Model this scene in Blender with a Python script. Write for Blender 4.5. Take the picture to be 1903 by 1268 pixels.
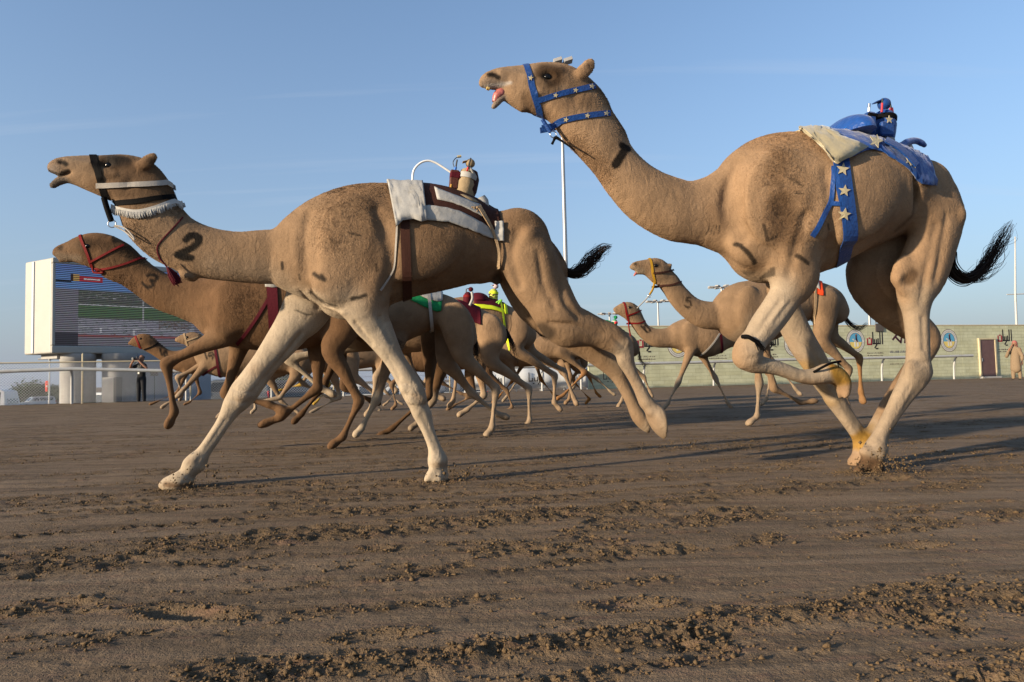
import bpy, math, random
import numpy as np
from mathutils import Vector, Matrix

for o in list(bpy.data.objects):
    bpy.data.objects.remove(o)
scene = bpy.context.scene
col = scene.collection
random.seed(7)
RNG = np.random.default_rng(7)

# ------------------------------------------------------------------ camera, sky, sun, exposure
IMW, IMH, FPX = 1903.0, 1268.0, 1313.0
CAM_H, PITCH, ROLL = 0.62, math.radians(2.96), math.radians(1.3)
cam_data = bpy.data.cameras.new('camera')
cam = bpy.data.objects.new('camera', cam_data)
col.objects.link(cam)
cam_data.sensor_width = 36.0
cam_data.lens = 36.0 * FPX / IMW
cam_data.clip_start = 0.05
cam_data.clip_end = 6000
CAM_M = Matrix.Translation((0, 0, CAM_H)) @ Matrix.Rotation(math.pi / 2 + PITCH, 4, 'X') @ Matrix.Rotation(-ROLL, 4, 'Z')
cam.matrix_world = CAM_M
scene.camera = cam

SUN_EL = math.radians(13)
SUN_TRAVEL = Vector((0.86, 0.51, 0)).normalized()          # the way the light goes over the ground
world = bpy.data.worlds.new('World')
scene.world = world
world.use_nodes = True
wn = world.node_tree
bg = wn.nodes['Background']
sky = wn.nodes.new('ShaderNodeTexSky')
sky.sky_type = 'NISHITA'
sky.sun_disc = False
sky.sun_elevation = SUN_EL
to_sun = -SUN_TRAVEL
sky.sun_rotation = math.atan2(to_sun.x, to_sun.y)
sky.air_density = 1.0
sky.dust_density = 1.2
sky.ozone_density = 2.0
sky.altitude = 0
# dusty desert air low over the horizon, the same all round, and a few faint high streaks of cloud
def wnode(t, **kw):
    n = wn.nodes.new(t)
    for k, v in kw.items():
        setattr(n, k, v)
    return n
def wmath(op, a, b=None):
    n = wnode('ShaderNodeMath', operation=op)
    for i, v in enumerate((a, b)):
        if v is None:
            continue
        if isinstance(v, (int, float)):
            n.inputs[i].default_value = v
        else:
            wn.links.new(v, n.inputs[i])
    return n.outputs[0]
wtc = wnode('ShaderNodeTexCoord')
wsp = wnode('ShaderNodeSeparateXYZ')
wn.links.new(wtc.outputs['Generated'], wsp.inputs[0])
up_ = wmath('MAXIMUM', wsp.outputs[2], 0.0)
hz = wmath('MULTIPLY', wmath('POWER', 2.718, wmath('MULTIPLY', up_, -3.8)), 0.96)
wmix = wnode('ShaderNodeMix', data_type='RGBA')
wmix.inputs[7].default_value = (1.66, 1.90, 2.38, 1)
wtn = wnode('ShaderNodeMix', data_type='RGBA', blend_type='MULTIPLY')
wtn.inputs[0].default_value = 1.0; wtn.inputs[7].default_value = (1.0, 1.10, 1.20, 1)
wn.links.new(sky.outputs[0], wtn.inputs[6])
wn.links.new(hz, wmix.inputs[0]); wn.links.new(wtn.outputs[2], wmix.inputs[6])
wdiv = wnode('ShaderNodeVectorMath', operation='DIVIDE')
wcb = wnode('ShaderNodeCombineXYZ')
den = wmath('ADD', up_, 0.12)
for k in range(3):
    wn.links.new(den, wcb.inputs[k])
wn.links.new(wtc.outputs['Generated'], wdiv.inputs[0]); wn.links.new(wcb.outputs[0], wdiv.inputs[1])
wmp = wnode('ShaderNodeMapping'); wmp.inputs['Rotation'].default_value = (0, 0, 0.10); wmp.inputs['Scale'].default_value = (0.4, 6.0, 0.0)
wn.links.new(wdiv.outputs[0], wmp.inputs[0])
wnz = wnode('ShaderNodeTexNoise'); wnz.inputs['Scale'].default_value = 0.9; wnz.inputs['Detail'].default_value = 6; wnz.inputs['Roughness'].default_value = 0.55
wn.links.new(wmp.outputs[0], wnz.inputs['Vector'])
cl_ = wmath('MULTIPLY', wmath('MAXIMUM', wmath('SUBTRACT', wnz.outputs[0], 0.58), 0.0), 1.1)
wcl = wnode('ShaderNodeMix', data_type='RGBA')
wcl.inputs[7].default_value = (3.0, 3.3, 3.8, 1)
wn.links.new(cl_, wcl.inputs[0]); wn.links.new(wmix.outputs[2], wcl.inputs[6])
wn.links.new(wcl.outputs[2], bg.inputs[0])
bg.inputs[1].default_value = 0.10
sun_data = bpy.data.lights.new('sun', 'SUN')
sun_data.energy = 4.4
sun_data.angle = math.radians(1.8)
sun_data.color = (1.0, 0.83, 0.61)
sun = bpy.data.objects.new('sun', sun_data)
col.objects.link(sun)
ld = Vector((SUN_TRAVEL.x * math.cos(SUN_EL), SUN_TRAVEL.y * math.cos(SUN_EL), -math.sin(SUN_EL)))
sun.rotation_euler = ld.to_track_quat('-Z', 'Y').to_euler()
sun.location = (-20, -12, 12)
scene.view_settings.view_transform = 'Standard'
scene.view_settings.look = 'None'
scene.view_settings.gamma = 1
scene.view_settings.use_curve_mapping = False
scene.view_settings.exposure = 1.08
scene.render.engine = 'CYCLES'
scene.cycles.max_bounces = 6
scene.cycles.use_denoising = True

# ------------------------------------------------------------------ helpers: measuring, meshes, materials
RC = np.array(CAM_M.to_3x3())
CO = np.array([0, 0, CAM_H])
def ray(px, py):
    d = RC @ np.array([(px - IMW / 2) / FPX, -(py - IMH / 2) / FPX, -1.0])
    return d
def on_ground(px, py, z=0.0):
    d = ray(px, py)
    t = (z - CAM_H) / d[2]
    return CO + d * t
def at_depth(px, py, depth):                                # a point seen at a pixel, so many metres in front
    return CO + ray(px, py) * depth

class Frame:
    """A vertical plane in the place: x along the animal (its tail end positive), y away from the viewer's side, z up."""
    def __init__(self, origin, phi):
        self.o = np.array([origin[0], origin[1], 0.0])
        self.phi = phi
        c, s = math.cos(phi), math.sin(phi)
        self.ux = np.array([c, s, 0]); self.uy = np.array([-s, c, 0])
    def P(self, px, py, lat=0.0):
        d = ray(px, py)
        oo = CO - self.o - self.uy * (-lat)
        t = -np.dot(oo, self.uy) / np.dot(d, self.uy)
        w = CO + d * t - self.o
        return np.array([np.dot(w, self.ux), -lat, w[2]]), t / FPX
    def L(self, px, py, lat=0.0):
        return self.P(px, py, lat)[0]

def srgb(h):
    h = h.lstrip('#')
    v = [int(h[i:i + 2], 16) / 255 for i in (0, 2, 4)]
    return tuple(x / 12.92 if x <= 0.04045 else ((x + 0.055) / 1.055) ** 2.4 for x in v)

def mesh_np(name, V, F, smooth=True):
    """V (n,3); F (m,k) of one face size, or a list of lists."""
    me = bpy.data.meshes.new(name)
    if isinstance(F, np.ndarray):
        V = np.asarray(V, np.float32)
        n, k = F.shape
        me.vertices.add(len(V)); me.vertices.foreach_set('co', V.ravel())
        me.loops.add(n * k); me.loops.foreach_set('vertex_index', F.astype(np.int32).ravel())
        me.polygons.add(n); me.polygons.foreach_set('loop_start', np.arange(0, n * k, k, dtype=np.int32))
        me.update(calc_edges=True)
        me.validate()
    else:
        me.from_pydata([tuple(map(float, v)) for v in V], [], F)
        me.update()
    if smooth:
        me.polygons.foreach_set('use_smooth', np.ones(len(me.polygons), bool))
    return me

def link(name, me, mat=None, parent=None, **props):
    o = bpy.data.objects.new(name, me)
    col.objects.link(o)
    if mat is not None and me is not None:
        me.materials.append(mat)
    if parent is not None:
        o.parent = parent
    for k, v in props.items():
        o[k] = v
    return o

def empty(name, loc=(0, 0, 0), rz=0.0, **props):
    o = bpy.data.objects.new(name, None)
    o.empty_display_size = 0.2
    col.objects.link(o)
    o.location = loc; o.rotation_euler = (0, 0, rz)
    for k, v in props.items():
        o[k] = v
    return o

class MB:
    """Collects simple shapes into one mesh."""
    def __init__(self):
        self.V = []; self.F = []
    def add(self, V, F):
        n = len(self.V)
        self.V += [tuple(map(float, v)) for v in V]
        self.F += [[i + n for i in f] for f in F]
        return self
    def box(self, c, s, R=None, bevel=0.0):
        c = np.array(c, float); h = np.array(s, float) / 2
        if bevel > 0:
            b = min(bevel, h.min() * 0.9)
            V = []; F = []
            for sx in (-1, 1):
                for sy in (-1, 1):
                    for sz in (-1, 1):
                        S = np.array([sx, sy, sz])
                        for ax in range(3):
                            p = S * (h - b); p[ax] = S[ax] * h[ax]
                            V.append(p)
            idx = lambda sx, sy, sz, ax: (((sx > 0) * 4 + (sy > 0) * 2 + (sz > 0)) * 3 + ax)
            for ax in range(3):
                o1, o2 = (ax + 1) % 3, (ax + 2) % 3
                for s_ in (-1, 1):
                    q = []
                    for a_, b_ in ((-1, -1), (1, -1), (1, 1), (-1, 1)):
                        S = [0, 0, 0]; S[ax] = s_; S[o1] = a_; S[o2] = b_
                        q.append(idx(*S, ax))
                    F.append(q if s_ > 0 else q[::-1])
                    # edges along o2 between ax face and o1 faces
                for s1 in (-1, 1):
                    for s2 in (-1, 1):
                        S1 = [0, 0, 0]; S1[ax] = s1; S1[o1] = s2
                        A = list(S1); A[o2] = -1; B = list(S1); B[o2] = 1
                        q = [idx(*A, ax), idx(*A, o1), idx(*B, o1), idx(*B, ax)]
                        F.append(q if s1 * s2 > 0 else q[::-1])
            for sx in (-1, 1):
                for sy in (-1, 1):
                    for sz in (-1, 1):
                        t = [idx(sx, sy, sz, 0), idx(sx, sy, sz, 1), idx(sx, sy, sz, 2)]
                        F.append(t if sx * sy * sz > 0 else t[::-1])
            V = np.array(V)
        else:
            V = np.array([[x, y, z] for x in (-h[0], h[0]) for y in (-h[1], h[1]) for z in (-h[2], h[2])])
            F = [[0, 1, 3, 2], [4, 6, 7, 5], [0, 4, 5, 1], [2, 3, 7, 6], [0, 2, 6, 4], [1, 5, 7, 3]]
        if R is not None:
            V = V @ np.array(R).T
        return self.add(V + c, F)
    def tube(self, pts, r, n=8, cap=True):
        pts = np.array(pts, float)
        m = len(pts)
        rr = np.full(m, r, float) if np.isscalar(r) else np.array(r, float)
        T = np.gradient(pts, axis=0)
        T /= np.linalg.norm(T, axis=1)[:, None] + 1e-9
        up = np.array([0, 0, 1.0]) if abs(T[0][2]) < 0.9 else np.array([1.0, 0, 0])
        V = []
        for i in range(m):
            a = np.cross(T[i], up)
            if np.linalg.norm(a) < 1e-4:
                a = np.cross(T[i], np.array([0, 1.0, 0]))
            a /= np.linalg.norm(a)
            b = np.cross(T[i], a); up = np.cross(a, T[i])
            for k in range(n):
                t = 2 * math.pi * k / n
                V.append(pts[i] + rr[i] * (math.cos(t) * a + math.sin(t) * b))
        F = []
        for i in range(m - 1):
            for k in range(n):
                k2 = (k + 1) % n
                F.append([i * n + k, i * n + k2, (i + 1) * n + k2, (i + 1) * n + k])
        if cap:
            V = V + V[:n] + V[(m - 1) * n:m * n]
            F.append([m * n + k for k in range(n)][::-1]); F.append([m * n + n + k for k in range(n)])
        return self.add(V, F)
    def lathe(self, prof, n=16, c=(0, 0, 0), R=None, sx=1.0, sy=1.0):
        """prof: (radius, z) pairs."""
        V = []; F = []
        for r, z in prof:
            for k in range(n):
                t = 2 * math.pi * k / n
                V.append((r * sx * math.cos(t), r * sy * math.sin(t), z))
        m = len(prof)
        for i in range(m - 1):
            for k in range(n):
                k2 = (k + 1) % n
                F.append([i * n + k, i * n + k2, (i + 1) * n + k2, (i + 1) * n + k])
        V = V + V[:n] + V[(m - 1) * n:m * n]
        F.append([m * n + k for k in range(n)][::-1]); F.append([m * n + n + k for k in range(n)])
        V = np.array(V)
        if R is not None:
            V = V @ np.array(R).T
        return self.add(V + np.array(c, float), F)
    def build(self, name, mat, parent=None, smooth=False, **props):
        return link(name, mesh_np(name, self.V, self.F, smooth), mat, parent, **props)

def rot(ax, a):
    return np.array(Matrix.Rotation(a, 3, ax))

def hash2(ix, iy, seed):
    h = (ix.astype(np.int64) * 374761393 + iy.astype(np.int64) * 668265263 + seed * 974634777) & 0x7fffffff
    h = ((h ^ (h >> 13)) * 1274126177) & 0x7fffffff
    h = ((h ^ (h >> 16)) * 1911520717) & 0x7fffffff
    return (h & 0xffff) / 65535.0
def vnoise(x, y, seed=0):
    ix = np.floor(x); iy = np.floor(y)
    fx = x - ix; fy = y - iy
    fx = fx * fx * fx * (fx * (fx * 6 - 15) + 10); fy = fy * fy * fy * (fy * (fy * 6 - 15) + 10)
    a = hash2(ix, iy, seed); b = hash2(ix + 1, iy, seed); c = hash2(ix, iy + 1, seed); d = hash2(ix + 1, iy + 1, seed)
    return (a * (1 - fx) + b * fx) * (1 - fy) + (c * (1 - fx) + d * fx) * fy
def fbm(x, y, seed=0, oct=4, gain=0.5):
    s = 0; a = 1.0; t = 0
    for i in range(oct):
        s = s + a * vnoise(x * 2 ** i + 17.3 * i, y * 2 ** i - 9.1 * i, seed + i)
        t += a; a *= gain
    return s / t
def sstep(a, b, x):
    t = np.clip((x - a) / (b - a), 0, 1)
    return t * t * (3 - 2 * t)

def new_mat(name):
    m = bpy.data.materials.new(name)
    m.use_nodes = True
    nt = m.node_tree
    return m, nt, nt.nodes['Principled BSDF']
def nd(nt, t, **kw):
    n = nt.nodes.new(t)
    for k, v in kw.items():
        if k.startswith('i_'):
            key = k[2:]
            n.inputs[int(key) if key.isdigit() else key.replace('_', ' ')].default_value = v
        else:
            setattr(n, k, v)
    return n
_mats = {}
def mat(name, color, rough=0.7, var=0.12, scale=40.0, bump=0.0, bscale=200.0, metal=0.0, sheen=0.0, coat=0.0, dirt=None, dscale=3.0, stretch=None):
    """A plain painted / woven / metal surface: its colour with fine mottling, some wear and relief."""
    if name in _mats:
        return _mats[name]
    m, nt, b = new_mat(name)
    tc = nd(nt, 'ShaderNodeTexCoord')
    src = tc.outputs['Object']
    if stretch:
        mp = nd(nt, 'ShaderNodeMapping')
        mp.inputs['Scale'].default_value = stretch
        nt.links.new(src, mp.inputs[0]); src = mp.outputs[0]
    n1 = nd(nt, 'ShaderNodeTexNoise', i_Scale=scale, i_Detail=6.0, i_Roughness=0.65)
    nt.links.new(src, n1.inputs['Vector'])
    rmp = nd(nt, 'ShaderNodeMapRange')
    rmp.inputs[1].default_value = 0.25; rmp.inputs[2].default_value = 0.75
    rmp.inputs[3].default_value = 1 - var; rmp.inputs[4].default_value = 1 + var
    nt.links.new(n1.outputs[0], rmp.inputs[0])
    mx = nd(nt, 'ShaderNodeMix', data_type='RGBA', blend_type='MULTIPLY')
    mx.inputs[0].default_value = 1
    mx.inputs[6].default_value = (*color, 1)
    nt.links.new(rmp.outputs[0], mx.inputs[7])
    out = mx.outputs[2]
    if dirt is not None:
        n2 = nd(nt, 'ShaderNodeTexNoise', i_Scale=dscale, i_Detail=5.0, i_Roughness=0.7)
        nt.links.new(tc.outputs['Object'], n2.inputs['Vector'])
        r2 = nd(nt, 'ShaderNodeMapRange')
        r2.inputs[1].default_value = 0.5; r2.inputs[2].default_value = 0.8; r2.inputs[3].default_value = 0.0; r2.inputs[4].default_value = 0.75
        nt.links.new(n2.outputs[0], r2.inputs[0])
        m2 = nd(nt, 'ShaderNodeMix', data_type='RGBA')
        m2.inputs[7].default_value = (*dirt, 1)
        nt.links.new(r2.outputs[0], m2.inputs[0]); nt.links.new(out, m2.inputs[6])
        out = m2.outputs[2]
    nt.links.new(out, b.inputs['Base Color'])
    b.inputs['Roughness'].default_value = rough
    b.inputs['Metallic'].default_value = metal
    b.inputs['Sheen Weight'].default_value = sheen
    if rough >= 0.6 and metal == 0:
        b.inputs['Specular IOR Level'].default_value = 0.15
    b.inputs['Coat Weight'].default_value = coat
    if bump:
        n3 = nd(nt, 'ShaderNodeTexNoise', i_Scale=bscale, i_Detail=3.0)
        nt.links.new(src, n3.inputs['Vector'])
        bp = nd(nt, 'ShaderNodeBump', i_Strength=bump, i_Distance=0.01)
        nt.links.new(n3.outputs[0], bp.inputs['Height']); nt.links.new(bp.outputs[0], b.inputs['Normal'])
    _mats[name] = m
    return m

# ------------------------------------------------------------------ the sand track
TRK = math.radians(15.3)                                    # the way the track runs, seen from above
TC, TS = math.cos(TRK), math.sin(TRK)
WALL_B = 29.85 * TC                                         # distance of the far edge, across the track
RIDGES = []                                                 # (across, half width, height) of crumbly harrow ridges
def across(p):
    return -p[0] * TS + p[1] * TC
for (xa, ya, xb, yb, w, hgt) in ((0, 1062, 1903, 868, 0.075, 0.014), (0, 1000, 1250, 905, 0.03, 0.008), (560, 1262, 1903, 1100, 0.04, 0.010),
                                 (1000, 1190, 1500, 1130, 0.03, 0.008), (0, 950, 900, 890, 0.03, 0.006)):
    A, B = on_ground(xa, ya), on_ground(xb, yb)
    RIDGES.append((A[:2], B[:2], w, hgt))
FOOTS = []                                                  # old hoof prints: centre, along, half length, half width, depth
def ground_parts(x, y):
    a = x * TC + y * TS
    b = -x * TS + y * TC
    wob = 0.12 * (vnoise(a * 0.35, b * 0.2, 3) - 0.5)
    bb = b + wob
    patch = sstep(0.47, 0.60, fbm(a * 0.75, bb * 2.6, 11, 4, 0.55))           # broken-up, crumbly places
    streak = sstep(0.50, 0.64, fbm(a * 0.45, bb * 6.5, 23, 4, 0.6))
    far_fade = np.clip(14.0 / np.maximum(b, 1), 0.75, 1.0)
    crumb = fbm(a * 24, bb * 30, 31, 3, 0.65)
    crumb2 = fbm(a * 60, bb * 66, 47, 2, 0.6)
    cl = sstep(0.40, 0.62, fbm(a * 5.0, bb * 9.0, 55, 3, 0.6))
    pits = sstep(0.62, 0.78, vnoise(a * 38, bb * 46, 57)) * cl
    z = 0.022 * (fbm(a * 0.22, bb * 0.6, 5, 3) - 0.5)
    z = z + 0.012 * (fbm(a * 0.9, bb * 1.6, 8, 3) - 0.5)
    z = z + 0.010 * (vnoise(a * 0.12, bb * 3.2, 61) - 0.5) + 0.006 * (vnoise(a * 0.3, bb * 9.0, 63) - 0.5)
    rough = np.clip((patch * 0.9 + streak * 0.8) * (0.25 + 0.75 * cl) + 0.22 * cl, 0, 1.2)
    corner = np.exp(-(((x - 1.30) / 0.42) ** 2 + ((y - 1.42) / 0.16) ** 2))
    for A, B, w, hgt in RIDGES:
        d = B - A; L = np.linalg.norm(d); d = d / L; nn = np.array([-d[1], d[0]])
        s = (x - A[0]) * d[0] + (y - A[1]) * d[1]
        q = (x - A[0]) * nn[0] + (y - A[1]) * nn[1] + 0.05 * (vnoise(s * 1.1, s * 0 + 2.2, 71) - 0.5) + 0.02 * (vnoise(s * 7.0, s * 0 + 5.2, 73) - 0.5)
        g = np.exp(-(q / w) ** 2) * sstep(-1.2, 0.1, s) * (1 - sstep(L - 0.1, L + 1.5, s))
        z = z + hgt * g * (0.6 + 0.8 * vnoise(s * 3.0, q * 12, 79)) - 0.35 * hgt * np.exp(-((q - 2.0 * w) / (0.8 * w)) ** 2)
        rough = rough + g * 1.1
    rough = np.clip(rough + corner * 1.6, 0, 1.8)
    z = z + corner * 0.03
    z = z + rough * (0.016 * (crumb - 0.48) + 0.010 * (crumb2 - 0.5) - 0.009 * pits) * far_fade
    z = z + 0.0022 * (crumb2 - 0.5) + 0.0035 * (crumb - 0.5)
    for fx, fy, ang, hl, hw, dp in FOOTS:
        c, s_ = math.cos(ang), math.sin(ang)
        p = (x - fx) * c + (y - fy) * s_; q = -(x - fx) * s_ + (y - fy) * c
        r2 = (p / hl) ** 2 + (q / hw) ** 2
        z = z - dp * np.exp(-r2 ** 2 * 0.9) * (0.6 + 0.8 * crumb) + 0.6 * dp * np.exp(-((np.sqrt(r2) - 1.3) / 0.3) ** 2) * (crumb - 0.15)
        rough = np.maximum(rough, np.exp(-((np.sqrt(r2) - 1.25) / 0.5) ** 2) * 0.9)
    # low bank of pushed-up sand along the far edge
    e = b - (WALL_B - 0.9)
    z = z + 0.05 * np.exp(-(e / 0.55) ** 2) * (0.75 + 0.5 * vnoise(a * 0.8, b * 0.7, 91)) * sstep(-60, -55, a)
    return z, rough, patch
g_ = on_ground(352, 1136)
FOOTS.append((g_[0], g_[1], math.radians(-12), 0.13, 0.05, 0.03))
for px, py, an, hl, hw, dp in ((560, 900, 10, .16, .07, .02), (760, 893, 30, .10, .06, .025), (1660, 893, 10, .14, .08, .025), (300, 945, 15, .2, .07, .02), (1270, 965, 40, .10, .05, .02), (1110, 968, 35, .1, .04, .018), (1010, 958, 35, .1, .04, .018), (1505, 905, 20, .1, .05, .02),
                               (1180, 1120, 5, .16, .06, .02), (1700, 1010, 5, .15, .05, .02), (880, 1010, 15, .12, .05, .015), (120, 1120, 0, .15, .05, .015), (700, 1180, 10, .14, .05, .02)):
    g_ = on_ground(px, py)
    FOOTS.append((g_[0], g_[1], math.radians(an), hl * .62, hw * .7, dp * .8))

def fall(x, y):                                              # beyond the fence the land drops to the car park
    b = -x * TS + y * TC
    return 0.02 - 2.8 * (1 - np.exp(-np.maximum(b - WALL_B - 2.0, 0) / 22.0))
FEET = [on_ground(px_, py_)[:2] for px_, py_ in ((1615, 880), (1600, 876), (812, 897), (330, 909))]
def build_ground():
    apex = np.array([0.0, -1.2])
    rs = [0.8]
    while rs[-1] < 70:
        rs.append(rs[-1] + max(0.0095, 0.0036 * rs[-1]))
    while rs[-1] < 4500:
        rs.append(rs[-1] * 1.12)
    rs = np.array(rs)
    th = np.linspace(-1.12, 1.12, 640)
    Rr, T = np.meshgrid(rs, th, indexing='ij')
    X = apex[0] + Rr * np.sin(T); Y = apex[1] + Rr * np.cos(T)
    Z, rough, patch = ground_parts(X, Y)
    b = -X * TS + Y * TC
    Z = np.where(b > WALL_B + 2.0, fall(X, Y), Z)
    n, m = X.shape
    V = np.stack([X, Y, Z], -1).reshape(-1, 3)
    i = np.arange((n - 1) * (m - 1)); r = i // (m - 1); c = i % (m - 1)
    F = np.stack([r * m + c, r * m + c + 1, (r + 1) * m + c + 1, (r + 1) * m + c], -1)[:, ::-1]
    me = mesh_np('sand_track', V, F)
    at = me.attributes.new('loose', 'FLOAT', 'POINT')
    at.data.foreach_set('value', np.clip(rough, 0, 1).astype(np.float32).ravel())
    m_, nt, bs = new_mat('sand')
    tc = nd(nt, 'ShaderNodeTexCoord')
    mp = nd(nt, 'ShaderNodeMapping'); mp.inputs['Rotation'].default_value = (0, 0, -TRK); mp.inputs['Scale'].default_value = (0.5, 2.2, 1)
    nt.links.new(tc.outputs['Object'], mp.inputs[0])
    n1 = nd(nt, 'ShaderNodeTexNoise', i_Scale=1.1, i_Detail=7.0, i_Roughness=0.62); nt.links.new(mp.outputs[0], n1.inputs['Vector'])
    n2 = nd(nt, 'ShaderNodeTexNoise', i_Scale=160.0, i_Detail=3.0, i_Roughness=0.7); nt.links.new(tc.outputs['Object'], n2.inputs['Vector'])
    n3 = nd(nt, 'ShaderNodeTexNoise', i_Scale=9.0, i_Detail=6.0, i_Roughness=0.7); nt.links.new(mp.outputs[0], n3.inputs['Vector'])
    cr = nd(nt, 'ShaderNodeValToRGB')
    cr.color_ramp.elements[0].position = 0.30; cr.color_ramp.elements[0].color = (*SAND_DK, 1)
    cr.color_ramp.elements[1].position = 0.72; cr.color_ramp.elements[1].color = (*SAND_LT, 1)
    nt.links.new(n1.outputs[0], cr.inputs[0])
    lo = nd(nt, 'ShaderNodeAttribute', attribute_name='loose')
    mx = nd(nt, 'ShaderNodeMix', data_type='RGBA'); mx.inputs[7].default_value = (*SAND_LOOSE, 1)
    mm = nd(nt, 'ShaderNodeMath', operation='MULTIPLY'); mm.inputs[1].default_value = 0.7
    nt.links.new(lo.outputs['Fac'], mm.inputs[0])
    nt.links.new(mm.outputs[0], mx.inputs[0]); nt.links.new(cr.outputs[0], mx.inputs[6])
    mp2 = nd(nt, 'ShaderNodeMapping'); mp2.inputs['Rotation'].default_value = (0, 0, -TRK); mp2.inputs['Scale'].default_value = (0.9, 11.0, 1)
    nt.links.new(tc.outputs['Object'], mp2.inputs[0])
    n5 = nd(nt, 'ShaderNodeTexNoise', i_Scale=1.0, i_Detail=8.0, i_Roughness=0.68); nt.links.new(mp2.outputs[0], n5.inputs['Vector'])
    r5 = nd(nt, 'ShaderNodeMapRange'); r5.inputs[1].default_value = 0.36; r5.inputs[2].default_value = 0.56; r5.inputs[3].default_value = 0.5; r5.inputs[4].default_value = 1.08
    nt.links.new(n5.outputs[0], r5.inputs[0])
    ms = nd(nt, 'ShaderNodeMix', data_type='RGBA', blend_type='MULTIPLY'); ms.inputs[0].default_value = 0.85  # shadow lines among the crumbs, painted into the sand colour as dark streaks
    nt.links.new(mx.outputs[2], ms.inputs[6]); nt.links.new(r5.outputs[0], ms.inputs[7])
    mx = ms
    # fine reddish grains lying in patches
    red = nd(nt, 'ShaderNodeMapRange'); red.inputs[1].default_value = 0.52; red.inputs[2].default_value = 0.7; red.inputs[3].default_value = 0; red.inputs[4].default_value = 0.55
    nt.links.new(n3.outputs[0], red.inputs[0])
    mr = nd(nt, 'ShaderNodeMix', data_type='RGBA'); mr.inputs[7].default_value = (*SAND_RED, 1)
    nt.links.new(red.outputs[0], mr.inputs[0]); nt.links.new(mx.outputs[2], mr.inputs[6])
    gr = nd(nt, 'ShaderNodeMapRange'); gr.inputs[1].default_value = 0.3; gr.inputs[2].default_value = 0.7; gr.inputs[3].default_value = 0.78; gr.inputs[4].default_value = 1.22
    nt.links.new(n2.outputs[0], gr.inputs[0])
    mg = nd(nt, 'ShaderNodeMix', data_type='RGBA', blend_type='MULTIPLY'); mg.inputs[0].default_value = 1
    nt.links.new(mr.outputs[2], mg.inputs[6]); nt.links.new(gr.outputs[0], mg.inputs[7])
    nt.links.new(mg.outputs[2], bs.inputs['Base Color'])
    bs.inputs['Roughness'].default_value = 0.92
    bs.inputs['Specular IOR Level'].default_value = 0.2
    ad = nd(nt, 'ShaderNodeMath', operation='ADD'); nt.links.new(n2.outputs[0], ad.inputs[0])
    n4 = nd(nt, 'ShaderNodeTexNoise', i_Scale=55.0, i_Detail=4.0, i_Roughness=0.75); nt.links.new(tc.outputs['Object'], n4.inputs['Vector'])
    m4 = nd(nt, 'ShaderNodeMath', operation='MULTIPLY'); m4.inputs[1].default_value = 2.5
    nt.links.new(n4.outputs[0], m4.inputs[0])
    m5 = nd(nt, 'ShaderNodeMath', operation='MULTIPLY_ADD'); m5.inputs[1].default_value = 4.0
    nt.links.new(n5.outputs[0], m5.inputs[0]); nt.links.new(m4.outputs[0], m5.inputs[2]); nt.links.new(m5.outputs[0], ad.inputs[1])
    bp = nd(nt, 'ShaderNodeBump', i_Strength=0.8, i_Distance=0.007)
    nt.links.new(ad.outputs[0], bp.inputs['Height']); nt.links.new(bp.outputs[0], bs.inputs['Normal'])
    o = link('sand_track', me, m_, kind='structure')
    # loose clods lying on the broken-up places
    NC = 70000
    rr = 1.2 * np.exp(RNG.random(NC * 4) ** 0.75 * math.log(10 / 1.2)); tt = RNG.uniform(-0.98, 0.98, NC * 4)
    x = rr * np.sin(tt); y = rr * np.cos(tt) - 0.2
    z, rg, pt = ground_parts(x, y)
    keep = RNG.random(NC * 4) < np.clip(rg - 0.1, 0.012, 1) ** 1.3 * 0.9
    for fx, fy in FEET:                                     # sand thrown up round the planted feet
        q = RNG.normal(0, 1, (500, 2)) * np.array([0.10, 0.06]) + np.array([fx, fy])
        x = np.concatenate([q[:, 0], x]); y = np.concatenate([q[:, 1], y])
        zz, r2, _ = ground_parts(q[:, 0], q[:, 1]); z = np.concatenate([zz, z]); rg = np.concatenate([r2 + 1, rg]); keep = np.concatenate([np.ones(500, bool), keep])
    x, y, z, rg = x[keep][:NC], y[keep][:NC], z[keep][:NC], rg[keep][:NC]
    k = len(x)
    octa = np.array([[1, 0, 0], [-1, 0, 0], [0, 1, 0], [0, -1, 0], [0, 0, 1], [0, 0, -1.0]])
    ocf = np.array([[0, 2, 4], [2, 1, 4], [1, 3, 4], [3, 0, 4], [2, 0, 5], [1, 2, 5], [3, 1, 5], [0, 3, 5]])
    size = np.clip(RNG.lognormal(math.log(0.0029), 0.52, k), 0.0013, 0.011)
    an = RNG.uniform(0, 6.28, k); ca, sa = np.cos(an), np.sin(an)
    V = octa[None] * (1 + RNG.uniform(-0.4, 0.4, (k, 6, 1))) + RNG.uniform(-0.3, 0.3, (k, 6, 3))
    V = np.stack([V[..., 0] * ca[:, None] - V[..., 1] * sa[:, None], V[..., 0] * sa[:, None] + V[..., 1] * ca[:, None], V[..., 2] * 0.75], -1) * size[:, None, None]
    V = V + np.stack([x, y, z + size * 0.2], -1)[:, None]
    F = ocf[None] + (np.arange(k) * 6)[:, None, None]
    link('sand_clods', mesh_np('sand_clods', V.reshape(-1, 3), F.reshape(-1, 3)), mat('clod_sand', SAND_CLOD, 0.95, 0.25, 60, 0.4, 300), kind='stuff')
SAND_DK, SAND_LT, SAND_LOOSE, SAND_RED, SAND_CLOD = (0.128, 0.087, 0.052), (0.196, 0.141, 0.092), (0.116, 0.075, 0.038), (0.178, 0.098, 0.066), (0.110, 0.072, 0.038)
build_ground()

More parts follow.
